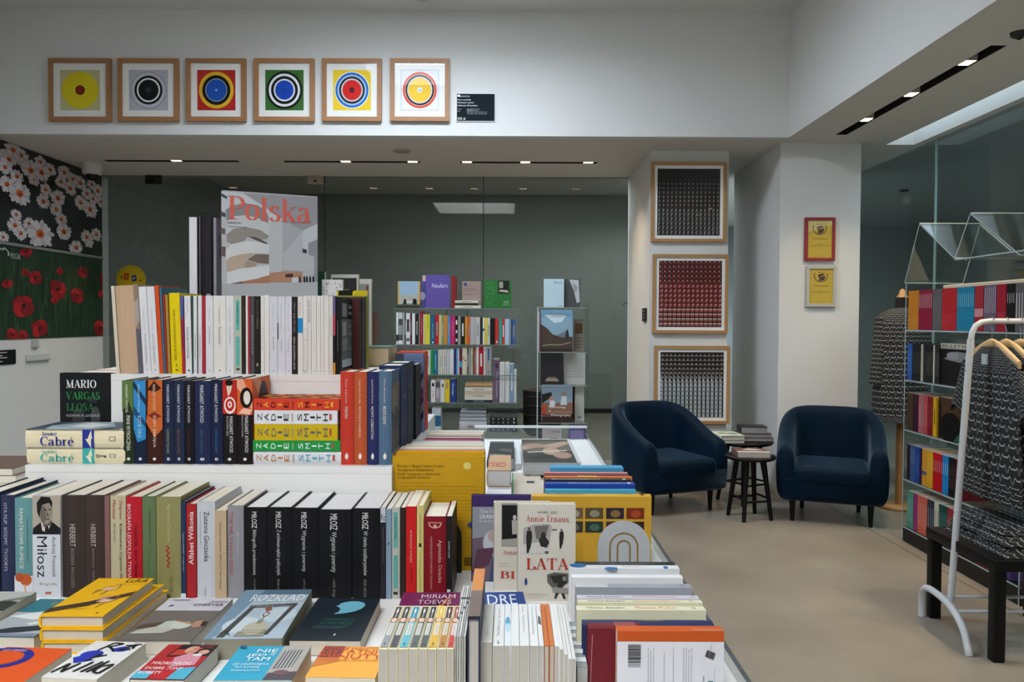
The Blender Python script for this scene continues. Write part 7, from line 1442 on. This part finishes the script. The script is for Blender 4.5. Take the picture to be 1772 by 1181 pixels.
stool('smaller black round table in front, holding one brownish book', sx, sy, HS, .19, .25)
bx_, by_ = at(1287, 761, 6.62).x, 6.62
HB = at(1287, 762, 6.62).z
stool('bigger black round table behind the smaller one, holding several books', bx_, by_, HB, .24, .5)
def lie(xc, yc, z, T, W, L, h, label, rz, hard=True, group=None, dec=None, page='#b9b5ac'):
    R = Matrix.Rotation(rz, 3, 'Z')
    M = frame(Vector((xc, yc, z + T / 2)) - R @ Vector((W / 2, L / 2, 0)), R @ Z_, R @ X_, R @ Y_)
    return book(T, W, L, h, M, label, group, hard, {'f': dec or []}, page=page)
p = at(1298, 783, 6.05)
lie(p.x, 6.03, HS, .04, .24, .2, '#7a5c54', 'brown and white paperback lying on the smaller round table', -.05, False, None, [('p', [(.0, .3), (.4, .35), (.7, .2), (1, .3), (1, 1), (0, 1)], '#6a4a44'), ('p', [(.2, .6), (.5, .9), (.9, .6), (.6, .5)], '#c9c0b8'), ('r', (0, 0, 1, .25), '#cfc9c4')])
p = at(1253, 750, 6.55)
for k, (h, nm, T) in enumerate((('#b9c0bc', 'pale grey-green', .03), ('#d4d8c4', 'cream picture', .032))):
    lie(p.x + .03, 6.56, HB + .0305 * k, T, .2, .24, h, f'{nm} book, {("lower", "upper")[k]} of the pale pair on the bigger round table', .1, True, 'pale pair on the bigger round table', [('p', [(rw.uniform(.1, .9), rw.uniform(.1, .9)) for _ in range(3)], ('#7d9a84', '#6a8a9a', '#a8b49a')[j % 3]) for j in range(12)] if k else [])
p = at(1307, 745, 6.6); z = HB
for k, (h, nm, T, W, L) in enumerate((('#7d7d7f', 'grey', .03, .27, .2), ('#5a5654', 'brown-grey', .03, .25, .19), ('#2a2728', 'charcoal', .055, .22, .17))):
    lie(p.x + .01 - .01 * k, 6.66, z, T, W, L, h, f'{nm} book on the bigger round table, {("lowest", "middle", "top")[k]} of the dark pile', (-.04, .05, -.08)[k], True, 'dark pile on the bigger round table', page='#8f8f92')
    z += T + .0005
# ================================================================== patterned garments
def zigzag(name, sc_u=1, sc_v=1):
    m = bpy.data.materials.new(name); m.use_nodes = True
    nt = m.node_tree; b = nt.nodes['Principled BSDF']; b.inputs['Roughness'].default_value = .8
    L = nt.links.new
    def M(op, a, b_=None, c=None):
        n = nt.nodes.new('ShaderNodeMath'); n.operation = op
        for i, v in enumerate((a, b_, c)):
            if v is None: continue
            if isinstance(v, (int, float)): n.inputs[i].default_value = v
            else: L(v, n.inputs[i])
        return n.outputs[0]
    uv = nt.nodes.new('ShaderNodeUVMap'); sp_ = nt.nodes.new('ShaderNodeSeparateXYZ'); L(uv.outputs[0], sp_.inputs[0])
    u = M('MULTIPLY', sp_.outputs[0], sc_u); v = M('MULTIPLY', sp_.outputs[1], sc_v)
    rowi = M('FLOOR', v)
    u2 = M('ADD', u, M('MULTIPLY', M('MODULO', rowi, 2.0), .37))
    fu = M('ABSOLUTE', M('SUBTRACT', M('FRACT', u2), .5))              # 0 mid .. .5 edge
    # cat-head outline: flat middle, two ears, falling sides, a gap between heads
    ear = M('MULTIPLY', M('MAXIMUM', M('SUBTRACT', .1, M('ABSOLUTE', M('SUBTRACT', fu, .29))), 0.0), 2.4)
    side = M('MULTIPLY', M('MAXIMUM', M('SUBTRACT', fu, .37), 0.0), 4.5)
    f = M('SUBTRACT', M('ADD', .6, ear), side)
    d = M('ABSOLUTE', M('SUBTRACT', M('FRACT', v), f))
    ln = M('MULTIPLY', M('LESS_THAN', d, .075), M('LESS_THAN', fu, .47))
    mx = nt.nodes.new('ShaderNodeMixRGB'); mx.inputs[1].default_value = rgb('#0d0d0f'); mx.inputs[2].default_value = rgb('#989c9c')
    L(ln, mx.inputs[0]); L(mx.outputs[0], b.inputs['Base Color'])
    return m
ZZ = zigzag('black_fabric_with_white_cat_lines')
def uv_grid(o, R, K, su, sv, u0=0, v0=0):
    """first R x K vertices of o form a grid; unwrap by row/column"""
    me = o.data; uv = me.uv_layers.new(name='UVMap')
    for p in me.polygons:
        cols = [(me.loops[li].vertex_index % K) for li in p.loop_indices]
        wrap = max(cols) - min(cols) > 1
        for li in p.loop_indices:
            vi = me.loops[li].vertex_index; c = vi % K
            if wrap and c == 0: c = K
            uv.data[li].uv = (u0 + su * c / K, v0 + sv * (1 - (vi // K) / max(1, R - 1)))
    return o
def shape(rows_spec, K=40, fold=0, nf=9, seed=0):
    """rows_spec: (z, cx, cy, rx, ry); wraps with soft folds"""
    rows = []
    for i, (z, cx, cy, rx, ry) in enumerate(rows_spec):
        g = fold * i / (len(rows_spec) - 1)
        rows.append([(cx + rx * (1 + g * math.sin(nf * 2 * PI * k / K + seed + .15 * i)) * math.cos(2 * PI * k / K), cy + ry * (1 + g * 1.6 * math.sin(nf * 2 * PI * k / K + seed + .15 * i)) * math.sin(2 * PI * k / K), z) for k in range(K)])
    return rows
# mannequin behind the clear house-shaped shelf
MX, MY = at(1560, 600, 6.42).x, 6.42
r = root('mannequin', 'black tailor mannequin on a wooden pole and round base beside the right armchair', 'mannequin', loc(MX, MY, 0))
q = MB(); q.lathe([(.165, 0), (.17, .012), (.16, .025), (.02, .03)], wood_mat('#b08454', 3, 3, 20), 36); q.build('base', r)
q = MB(); q.lathe([(.03, .03), (.03, .78)], wood_mat('#a9794a', 20, 20, 2), 20); q.build('pole', r)
q = MB(); bk = mat('#101012', .8, .1, 50)
q.lathe([(.06, .78), (.14, .82), (.165, .95), (.12, 1.12), (.15, 1.3), (.15, 1.42), (.1, 1.52), (.058, 1.58), (.055, 1.68), (.058, 1.7), (.02, 1.71)], bk, 32)
torso = q.build('torso', r); torso.scale = (1.0, .75, 1)
q = MB(); q.lathe([(.05, 1.7), (.03, 1.72), (.018, 1.76), (.001, 1.77)], wood_mat('#b08454', 10, 10, 10), 20); q.build('neck_cap', r)
def garment(name, label, M, body, sleeves, su, sv, group=None, fold=.03, nf=7):
    r = root(name, label, 'dress', M, group)
    rows = shape(body, 48, fold, nf)
    q = MB(); q.grid(rows, ZZ, close_u=True); o = q.build('bodice', r); uv_grid(o, len(rows), 48, su, sv)
    for s_rows in sleeves:
        q = MB(); q.grid(s_rows, ZZ, close_u=True); o = q.build('sleeve', r); uv_grid(o, len(s_rows), len(s_rows[0]), su * .42, sv * .42)
    return r, rows
def sleeve(p0, p1, r0, r1, n=8, K=20, flat=1):
    p0, p1 = Vector(p0), Vector(p1); t = (p1 - p0).normalized(); a = t.cross(Y_).normalized(); b_ = a.cross(t)
    return [[p0 + (p1 - p0) * (i / (n - 1)) + (a * math.cos(2 * PI * k / K) * (r0 + (r1 - r0) * i / (n - 1)) + b_ * math.sin(2 * PI * k / K) * (r0 + (r1 - r0) * i / (n - 1)) * flat) for k in range(K)] for i in range(n)]
garment('patterned_dress', 'long black dress with white cat-line pattern worn by the mannequin', loc(MX, MY, 0),
  [(1.615, 0, 0, .07, .06), (1.6, 0, 0, .1, .085), (1.57, 0, 0, .17, .11), (1.5, 0, 0, .2, .13), (1.35, 0, 0, .195, .14), (1.15, 0, 0, .2, .15), (.95, 0, 0, .215, .16), (.75, 0, 0, .22, .165), (.7, 0, 0, .222, .165)],
  [sleeve((-.15, 0, 1.53), (-.215, -.03, 1.0), .065, .05), sleeve((.15, 0, 1.53), (.215, -.03, 1.0), .065, .05)], 24, 35)
# ================================================================== clear house-shaped shelf along the right glass
FX = 2.69
ry = lambda px: onx(px, 600, FX).y
Y0 = ry(1566)            # far end
Y1 = 4.17                # near end just outside the frame
LV = [1.45, 1.11, .77, .43, .105]
DEP = .3
r = root('house_shelf', 'tall clear acrylic shelf with a zigzag roof along the right glass wall', 'bookcase', loc(FX, Y1, 0))
def L3(x, y, z): return (x - FX, y - Y1, z)
BR = mat('#a3b2b6', .15, 0, spec=.7)
def slab(q, a, b_, m): q.box(L3(*a), L3(*b_), m)
for z in LV:
    q = MB(); slab(q, (FX, Y1, z - .012), (FX + DEP, Y0 - .01, z - .001), ACR); s_ = q.build('shelf', r)
    q = MB(); slab(q, (FX - .0015, Y1, z - .011), (FX, Y0 - .01, z - .002), BR); q.build('shelf_edge', s_)
PKS = [(onx(1591, 386, FX), onx(1565, 490, FX), onx(1652, 446, FX)), (onx(1679, 368, FX), onx(1652, 446, FX), onx(1765, 440, FX))]
def sheet(q, a, b_, dep, t, m, me):
    """a clear panel from profile point a to b (y,z), running dep along +x"""
    a, b_ = Vector(a), Vector(b_); tn = (b_ - a).normalized(); n = Vector((-tn.y, tn.x)) * t
    pr = [a, b_, b_ + n, a + n]
    f = [L3(FX, p.x, p.y) for p in pr]; k = [L3(FX + dep, p.x, p.y) for p in pr]
    for i in range(4):
        j = (i + 1) % 4
        q.face([f[i], f[j], k[j], k[i]], m if i in (0, 2) else me)
    q.face(f, me); q.face(k, me)
q = MB()
slab(q, (FX, Y0 - .009, .0), (FX + DEP, Y0, PKS[0][1].z), ACR); o = q.build('side_panel', r)
q = MB(); slab(q, (FX - .0015, Y0 - .009, 0), (FX, Y0, PKS[0][1].z), BR); slab(q, (FX, Y0 - .009, PKS[0][1].z), (FX + DEP, Y0, PKS[0][1].z + .002), BR); q.build('panel_edge', o)
for yy in (4.185,):
    q = MB(); slab(q, (FX, yy - .009, .0), (FX + DEP, yy, 1.78), ACR); o = q.build('side_panel', r)
    q = MB(); slab(q, (FX - .0015, yy - .009, 0), (FX, yy, 1.78), BR); q.build('panel_edge', o)
for pk, l_, v_ in PKS:
    q = MB(); sheet(q, (l_.y, l_.z), (pk.y, pk.z), DEP + .1, .009, ACR, BR); q.build('roof_panel', r)
    q = MB(); sheet(q, (pk.y, pk.z), (v_.y, v_.z), DEP + .1, .009, ACR, BR); q.build('roof_panel', r)
vz = PKS[0][2].z
q = MB(); slab(q, (FX, 4.19, vz - .018), (FX + DEP + .1, PKS[0][2].y, vz - .01), ACR); q.build('roof_panel', r)
q = MB(); slab(q, (FX - .0015, 4.19, vz - .018), (FX, PKS[0][2].y, vz - .01), BR); q.build('roof_edge', r)
q = MB(); slab(q, (FX + .002, Y1, 0), (FX + DEP - .002, Y0 - .012, .092), mat('#151413', .5, .03)); q.build('base', r)
q = MB(); slab(q, (FX + DEP, Y1, .1), (FX + DEP + .006, Y0, 1.72), glass_mat('#dfe6e6', 1.45, 0, 'acrylic_back')); q.build('back_panel', r)
# thin spines facing the aisle, in runs of one colour; px gives where each run starts and ends at the shelf front
def runs(zi, spec, zpx, where):
    zb = LV[zi]
    for (x0, x1, n, h, nm, hgt, o) in spec:
        ya, yb = onx(x0, zpx, FX).y, onx(x1, zpx, FX).y      # ya farther
        ya = min(ya, Y0 - .014)
        t = (ya - yb) / n
        for k in range(n):
            dec = [('r', (.25, .12, .7, .16), '#c9c4bc')] if o == 0 else o
            book(t - .0008, .2, hgt - (.002 if k % 3 == 1 else 0), h, M_left(FX + .012, ya - t * (k + .5), zb),
                 f'slim {nm} spine, {NTH[k + 1]} of its run, {where}' if n > 1 else f'{nm} book, {where}', f'{nm} run, {where}', False, {'s': dec})
def tl(c='#d8d0c8', a=.2, b_=.8): return [('r', (.4, a, .62, b_), c)]
runs(0, [(1565.8, 1586.5, 7, '#c27a22', 'ochre orange', .262, tl('#d29a52', .1, .3)), (1587, 1610, 8, '#8a1a38', 'wine red', .262, tl('#d8b8c0', .55, .9)), (1610.5, 1626, 4, '#5c5c5e', 'grey', .262, tl('#77777a')), (1626.5, 1652, 7, '#b0262c', 'red', .262, tl('#c9484c', .1, .4)), (1652.5, 1682, 8, '#1f7c9c', 'blue', .262, tl('#8cc0d0', .55, .85)), (1683, 1698, 4, '#9c2a34', 'red and pink', .262, [('r', (0, .32, 1, .5), '#c98a94')]), (1699, 1720, 6, '#6a5a6c', 'violet grey', .262, tl('#c4bcc4', .4, .95)), (1721, 1737, 5, '#9a1f30', 'crimson', .262, tl('#c06070', .2, .4)), (1738, 1752, 4, '#1c1a1c', 'black', .262, tl('#c9c9c9', .6, .8)), (1753, 1772, 4, '#5a5a5c', 'charcoal grey', .262, tl())], 535, "zigzag-roofed shelf's top tier")
runs(1, [(1566, 1575, 3, '#2f5aa4', 'blue', .245, tl('#5a84c4')), (1576, 1590, 5, '#1c1c1e', 'black', .245, tl('#55554f')), (1590.5, 1594, 2, '#b9b4a4', 'cream', .245, []), (1594.5, 1599, 2, '#2c2c2c', 'charcoal', .245, []), (1599.5, 1611, 4, '#1f1f20', 'black magazine', .245, tl('#6a6a64')), (1611.5, 1614, 1, '#c4c0b4', 'thin cream', .245, []), (1614.5, 1622, 3, '#28282a', 'dark grey', .245, tl('#6a6a64'))], 622, "zigzag-roofed shelf's second tier")
runs(2, [(1566.5, 1577, 3, '#4a3828', 'brown', .25, []), (1578, 1586, 2, '#3a1a2c', 'dark plum', .25, []), (1586.5, 1592, 2, '#b45a64', 'rose', .25, tl('#d0a0a4')), (1592.5, 1594, 1, '#8d8f84', 'thin grey-green', .25, []), (1594.5, 1602, 3, '#b4464e', 'coral pink', .25, tl('#c97a80')), (1602.5, 1611, 3, '#7c1622', 'dark crimson', .25, tl('#a04a54')), (1611.5, 1617, 1, '#d0a41c', 'yellow', .25, tl('#4a3a10', .3, .7))], 705, "zigzag-roofed shelf's third tier")
runs(3, [(1566.5, 1571, 2, '#2a1a1c', 'black-red', .24, []), (1571.5, 1580, 4, '#3a5484', 'dull blue', .24, tl('#7d94b4', .5, .9)), (1580.5, 1588, 3, '#24428c', 'royal blue', .24, tl('#5a74b4')), (1588.5, 1592, 1, '#3a1f38', 'thin plum', .24, []), (1592.5, 1600, 3, '#c99234', 'amber', .24, [('r', (0, .3, 1, .4), '#4a5a8c')]), (1600.5, 1611, 4, '#cf9a1c', 'golden yellow', .24, tl('#e0bc5c')), (1611.5, 1627, 5, '#b4161c', 'bright red', .24, tl('#d8a4a4', .5, .8)), (1627.5, 1638, 3, '#1f7cbc', 'sky blue', .24, tl('#a4cce4', .5, .8)), (1638.5, 1650, 4, '#1c1a1a', 'black', .24, tl('#6a4a4a')), (1650.5, 1664, 4, '#6c1620', 'maroon', .24, tl('#8d4a50'))], 805, "zigzag-roofed shelf's fourth tier")
runs(4, [(1567, 1577, 3, '#4f8a78', 'sage green', .25, tl('#8ab4a4')), (1578, 1584, 2, '#8f2f6c', 'magenta', .25, []), (1584.5, 1601, 5, '#c0604c', 'salmon', .25, tl('#d8a090')), (1602, 1613, 3, '#2c3440', 'slate', .25, tl('#8a949c')), (1613.5, 1621, 2, '#c4c0ac', 'cream', .25, tl('#6a665a')), (1622, 1636, 4, '#1f4a44', 'dark teal', .25, tl('#5c8a80')), (1636.5, 1650, 4, '#8c2c34', 'brick red', .25, tl('#b47a80')), (1672, 1686, 3, '#26262a', 'black', .25, tl('#6a6a6c')), (1687, 1710, 4, '#b42a34', 'scarlet', .25, tl('#d88a90')), (1711, 1724, 3, '#6a84b4', 'powder blue', .25, []), (1725, 1748, 4, '#4a3a74', 'violet', .25, [])], 880, "zigzag-roofed shelf's bottom tier")
# cover-out items on that shelf
def left_face(ya, yb, zb, zt, x, h, label, dec, T=.02):
    # front cover faces the aisle (-x): spine at the far end
    M = frame((x + T / 2, ya, zb), -X_, -Y_, Z_)
    return book(T, ya - yb, zt - zb, h, M, label, None, False, {'f': dec})
left_face(onx(1622.5, 620, FX).y, onx(1676, 620, FX).y, LV[1], 1.37, FX + .02, '#141414', 'black magazine with a cream title band and a sleeping figure on its cover', [('r', (0, .87, 1, 1), '#b9b2a4'), ('t', 'BIULETYN', (.05, .89, .92, .97), '#17171a', 0), ('p', [(.1, .62), (.5, .82), (1, .78), (1, .6), (.6, .56)], '#7d7d80'), ('e', (.2, .62, .6, .8), '#8d8d90'), ('r', (.88, .0, .9, .8), '#2a2a2a')])
left_face(onx(1619, 705, FX).y, onx(1664, 705, FX).y, LV[2], 1.03, FX + .02, '#4a3020', 'dark brown book with a black round shape on its cover, third shelf', [('e', (.05, -.1, .9, .66), '#0e0c0b'), ('p', [(.6, .0), (1, .4), (1, 0)], '#2a5c44'), ('r', (.0, .0, .1, .9), '#171311')])
M = Matrix.Translation((FX + .02, onx(1652, 720, FX).y, LV[2]))
# cream board lying on top of the upper row
r = root('cream_board', 'long cream board lying across the top row of the clear house-shaped shelf', 'board', loc(FX + .1, 4.9, 1.7125))
q = MB(); q.box((-.085, -.7, 0), (.1, onx(1628, 500, FX).y - 4.9, .02), mat('#cfc3ae', .6, .04)); bevel(q.build('board', r), .002)
q = MB(); q.box((-.0855, -.7, .008), (-.085, onx(1628, 500, FX).y - 4.9, .011), mat('#b0a48f', .6, 0)); q.build('edge_groove', r)
# ================================================================== black bench table, clothes rail and folded garments
TBX, TBY, TBZ = 2.128, 3.47, .455
r = root('black_side_table', 'square black side table with thick legs at the right edge', 'side table', loc(TBX, TBY, 0))
q = MB(); q.box((-.005, -.005, TBZ - .05), (.55, .58, TBZ), BLK); bevel(q.build('tabletop', r), .002)
for x, y in ((0, 0), (.495, 0), (0, .525), (.495, .525)):
    q = MB(); q.box((x, y, 0), (x + .05, y + .05, TBZ - .05), BLK); bevel(q.build('leg', r), .002)
# folded garments
def folded(label, x0, x1, y0, y1, z0, z1, seed):
    rw2 = random.Random(seed)
    K, R_ = 26, 22
    rows = []
    for i in range(R_):
        v = i / (R_ - 1); rr_ = []
        for k in range(K):
            u = k / (K - 1)
            e = min(1, min(u, 1 - u) * 9); e2 = min(1, min(v, 1 - v) * 9)
            ed = math.sqrt(max(0, 1 - (1 - e) ** 2)) * math.sqrt(max(0, 1 - (1 - e2) ** 2))
            z = z0 + (z1 - z0) * ed * (1 + .08 * math.sin(7 * u + seed) * math.sin(5 * v + 2 * seed)) if 0 < k < K - 1 and 0 < i < R_ - 1 else z0
            rr_.append((x0 + (x1 - x0) * u + .008 * math.sin(9 * v + seed), y0 + (y1 - y0) * v + .008 * math.sin(8 * u + seed), z))
        rows.append(rr_)
    r = root('folded_dress', label, 'folded garment', loc(0, 0, 0), 'folded patterned garments on the black table')
    q = MB(); q.grid(rows, ZZ); q.face([(x0, y0, z0), (x0, y1, z0), (x1, y1, z0), (x1, y0, z0)], ZZ)
    o = q.build('folded_cloth', r)
    me = o.data; uv = me.uv_layers.new(name='UVMap')
    for p in me.polygons:
        for li in p.loop_indices:
            c = me.vertices[me.loops[li].vertex_index].co
            uv.data[li].uv = (c.y * 22 + c.z * 8 + seed * .3, c.x * 24 + c.z * 30)
    q = MB(); q.tube([(x0 + .03, y0 + .03, z1 * .5 + z0 * .5), (x0 + .03, (y0 + y1) / 2, (z1 + z0) / 2 + .005), (x0 + .03, y1 - .03, z1 * .5 + z0 * .5)], .012, ZZ, 8); o = q.build('folded_sleeve', r)
    uv_grid(o, 3, 8, 2, 8)
folded('folded patterned garment at the bottom of the pile on the black table', 2.19, 2.62, 3.5, 4.0, TBZ + .0005, TBZ + .045, 1)
folded('folded patterned garment in the middle of the pile on the black table', 2.2, 2.6, 3.52, 3.98, TBZ + .046, TBZ + .085, 2)
folded('folded patterned garment at the top of the pile on the black table', 2.22, 2.6, 3.56, 3.97, TBZ + .086, TBZ + .125, 3)
# clothes rail
WM = mat('#c4c8cc', .35, .02)
r = root('clothes_rail', 'white tubular clothes rail with arched feet holding patterned dresses', 'clothes rack', loc(0, 0, 0))
def frx(dx, dy): return None
FYm = 3.79
fx0 = 2.08
for xo in (0, .93):
    q = MB(); m = WM
    pts = [(fx0 + .02 + xo, 4.03, 0), (fx0 + .02 + xo, 4.03, .07), (fx0 + .01 + xo, 4.0, .14), (fx0 + xo, 3.93, .175), (fx0 + xo, 3.8, .17), (fx0 - .005 + xo, 3.7, .15), (fx0 - .01 + xo, 3.61, .1), (fx0 - .015 + xo, 3.56, .03), (fx0 - .015 + xo, 3.55, 0)]
    # smooth the arch
    sm = []
    for i in range(len(pts) - 1):
        for k in range(4):
            t = k / 4; p_ = [Vector(pts[max(0, min(len(pts) - 1, i + j))]) for j in (-1, 0, 1, 2)]
            sm.append(.5 * ((2 * p_[1]) + (-p_[0] + p_[2]) * t + (2 * p_[0] - 5 * p_[1] + 4 * p_[2] - p_[3]) * t * t + (-p_[0] + 3 * p_[1] - 3 * p_[2] + p_[3]) * t ** 3))
    sm.append(Vector(pts[-1]))
    q.tube(sm, .017, m, 12); q.build('foot', r)
pb = at(1645, 1038, FYm); pt = at(1680, 590, FYm)
post = [(pb.x, FYm, .165), (pb.x + (pt.x - pb.x) * .5, FYm, .8), (pt.x, FYm, 1.42)]
top = [(pt.x + .006, FYm, 1.455), (pt.x + .022, FYm, 1.485), (pt.x + .05, FYm, 1.502), (pt.x + .09, FYm, 1.507), (2.75, FYm, 1.507)]
q = MB(); q.tube(post, .0155, WM, 14); q.build('upright', r)
q = MB(); q.tube([post[-1]] + top, .0135, WM, 14); q.build('top_bar', r)
q = MB(); q.tube([(3.0, FYm, .165), (2.9, FYm, 1.42)], .0155, WM, 12); q.build('upright', r)
for (y, z) in ((3.84, .165), (3.7, .145)):
    q = MB(); q.tube([(2.08, y, z), (3.0, y, z)], .0075, WM, 10); q.build('lower_bar', r)
q = MB()
for k in range(7): q.lathe([(.003, 0), (.003, .001)], mat('#3a3a3c', .4, 0), 8, (0, 0, .25 + .17 * k))
o = q.build('peg_hole', r)
for i, v in enumerate(o.data.vertices):
    t = (v.co.z - .165) / 1.255; x = pb.x + (pt.x - pb.x) * t
    v.co = Vector((x - .0158 + v.co.x * .0, FYm + v.co.x - .002, v.co.z + v.co.y))
# hangers and dresses along the bar: garments hang in planes across the bar
HW = wood_mat('#c8a878', 6, 20, 20)
def hanger(x, label):
    r = root('wooden_hanger', label, 'hanger', loc(x, FYm, 1.507), 'wooden hangers on the white rail')
    zt = -.1
    pts = [(0, -.21, zt - .095), (0, -.15, zt - .062), (0, -.08, zt - .025), (0, -.03, zt - .006), (0, .0, zt), (0, .03, zt - .006), (0, .08, zt - .025), (0, .15, zt - .062), (0, .21, zt - .095)]
    rows = []
    for i, p in enumerate(pts):
        p = Vector(p); th = .009; hh = .02 if i in (0, 8) else .026
        rows.append([(p.x - th, p.y, p.z - hh), (p.x + th, p.y, p.z - hh), (p.x + th, p.y, p.z + hh * .5), (p.x, p.y, p.z + hh * .7), (p.x - th, p.y, p.z + hh * .5)])
    q = MB(); q.grid(rows, HW, close_u=True); q.face(rows[0][::-1], HW); q.face(rows[-1], HW); q.build('hanger_arm', r)
    q = MB(); q.tube([(0, 0, zt + .01), (0, 0, -.04), (0, .012, -.02), (0, .018, -.002), (0, .01, .014), (0, -.004, .017), (0, -.016, .008)], .0025, mat('#8d9094', .3, 0, metal=.8), 8); q.build('hook', r)
    q = MB(); q.tube([(0, -.19, zt - .11), (0, .19, zt - .11)], .006, HW, 8); q.build('trouser_bar', r)
HX = [2.285, 2.353, 2.421, 2.489]
for k, x in enumerate(HX):
    hanger(x, f'pale wooden hanger on the white rail, {("leftmost, carrying the frontmost dress", "second from the left", "third from the left", "fourth from the left, at the picture edge")[k]}')
def hung(x, label, seed, drop, wv=1.0):
    th = .028
    body = [(1.385, 0, 0, th * .6, .075), (1.355, 0, 0, th * .9, .12), (1.31, 0, 0, th, .19), (1.26, 0, 0, th, .215), (1.12, 0, 0, th * .9, .215), (.95, 0, 0, th, .225), (drop + .1, 0, 0, th * 1.15, .25), (drop, 0, 0, th * 1.2, .255)]
    sl = []
    for s in (-1, 1):
        sl.append([[(.0 + .022 * math.cos(2 * PI * k / 16), s * (.185 + .1 * t) + .06 * math.sin(2 * PI * k / 16) * .8, 1.3 - .24 * t + .02 * math.cos(4 * PI * k / 16)) for k in range(16)] for t in (0, .2, .4, .6, .8, 1)])
    return garment('patterned_dress', label, loc(x, FYm, 0), body, sl, 20, 28, 'patterned dresses on the white rail', .1, 6)
for k, x in enumerate(HX):
    rt, rows = hung(x, f'black short-sleeved dress with white cat-line pattern on the rail, {("frontmost", "second from front", "third from front", "fourth from front")[k]}', k, .66 + .02 * k)
# care label inside the neckline of the first dress
q = MB(); q.box((-.0305, -.02, 1.3), (-.029, .03, 1.35), mat('#aab4b8', .6, 0)); q.build('neck_label', [o for o in bpy.data.objects if o.get('label', '').endswith('rail, frontmost')][0])
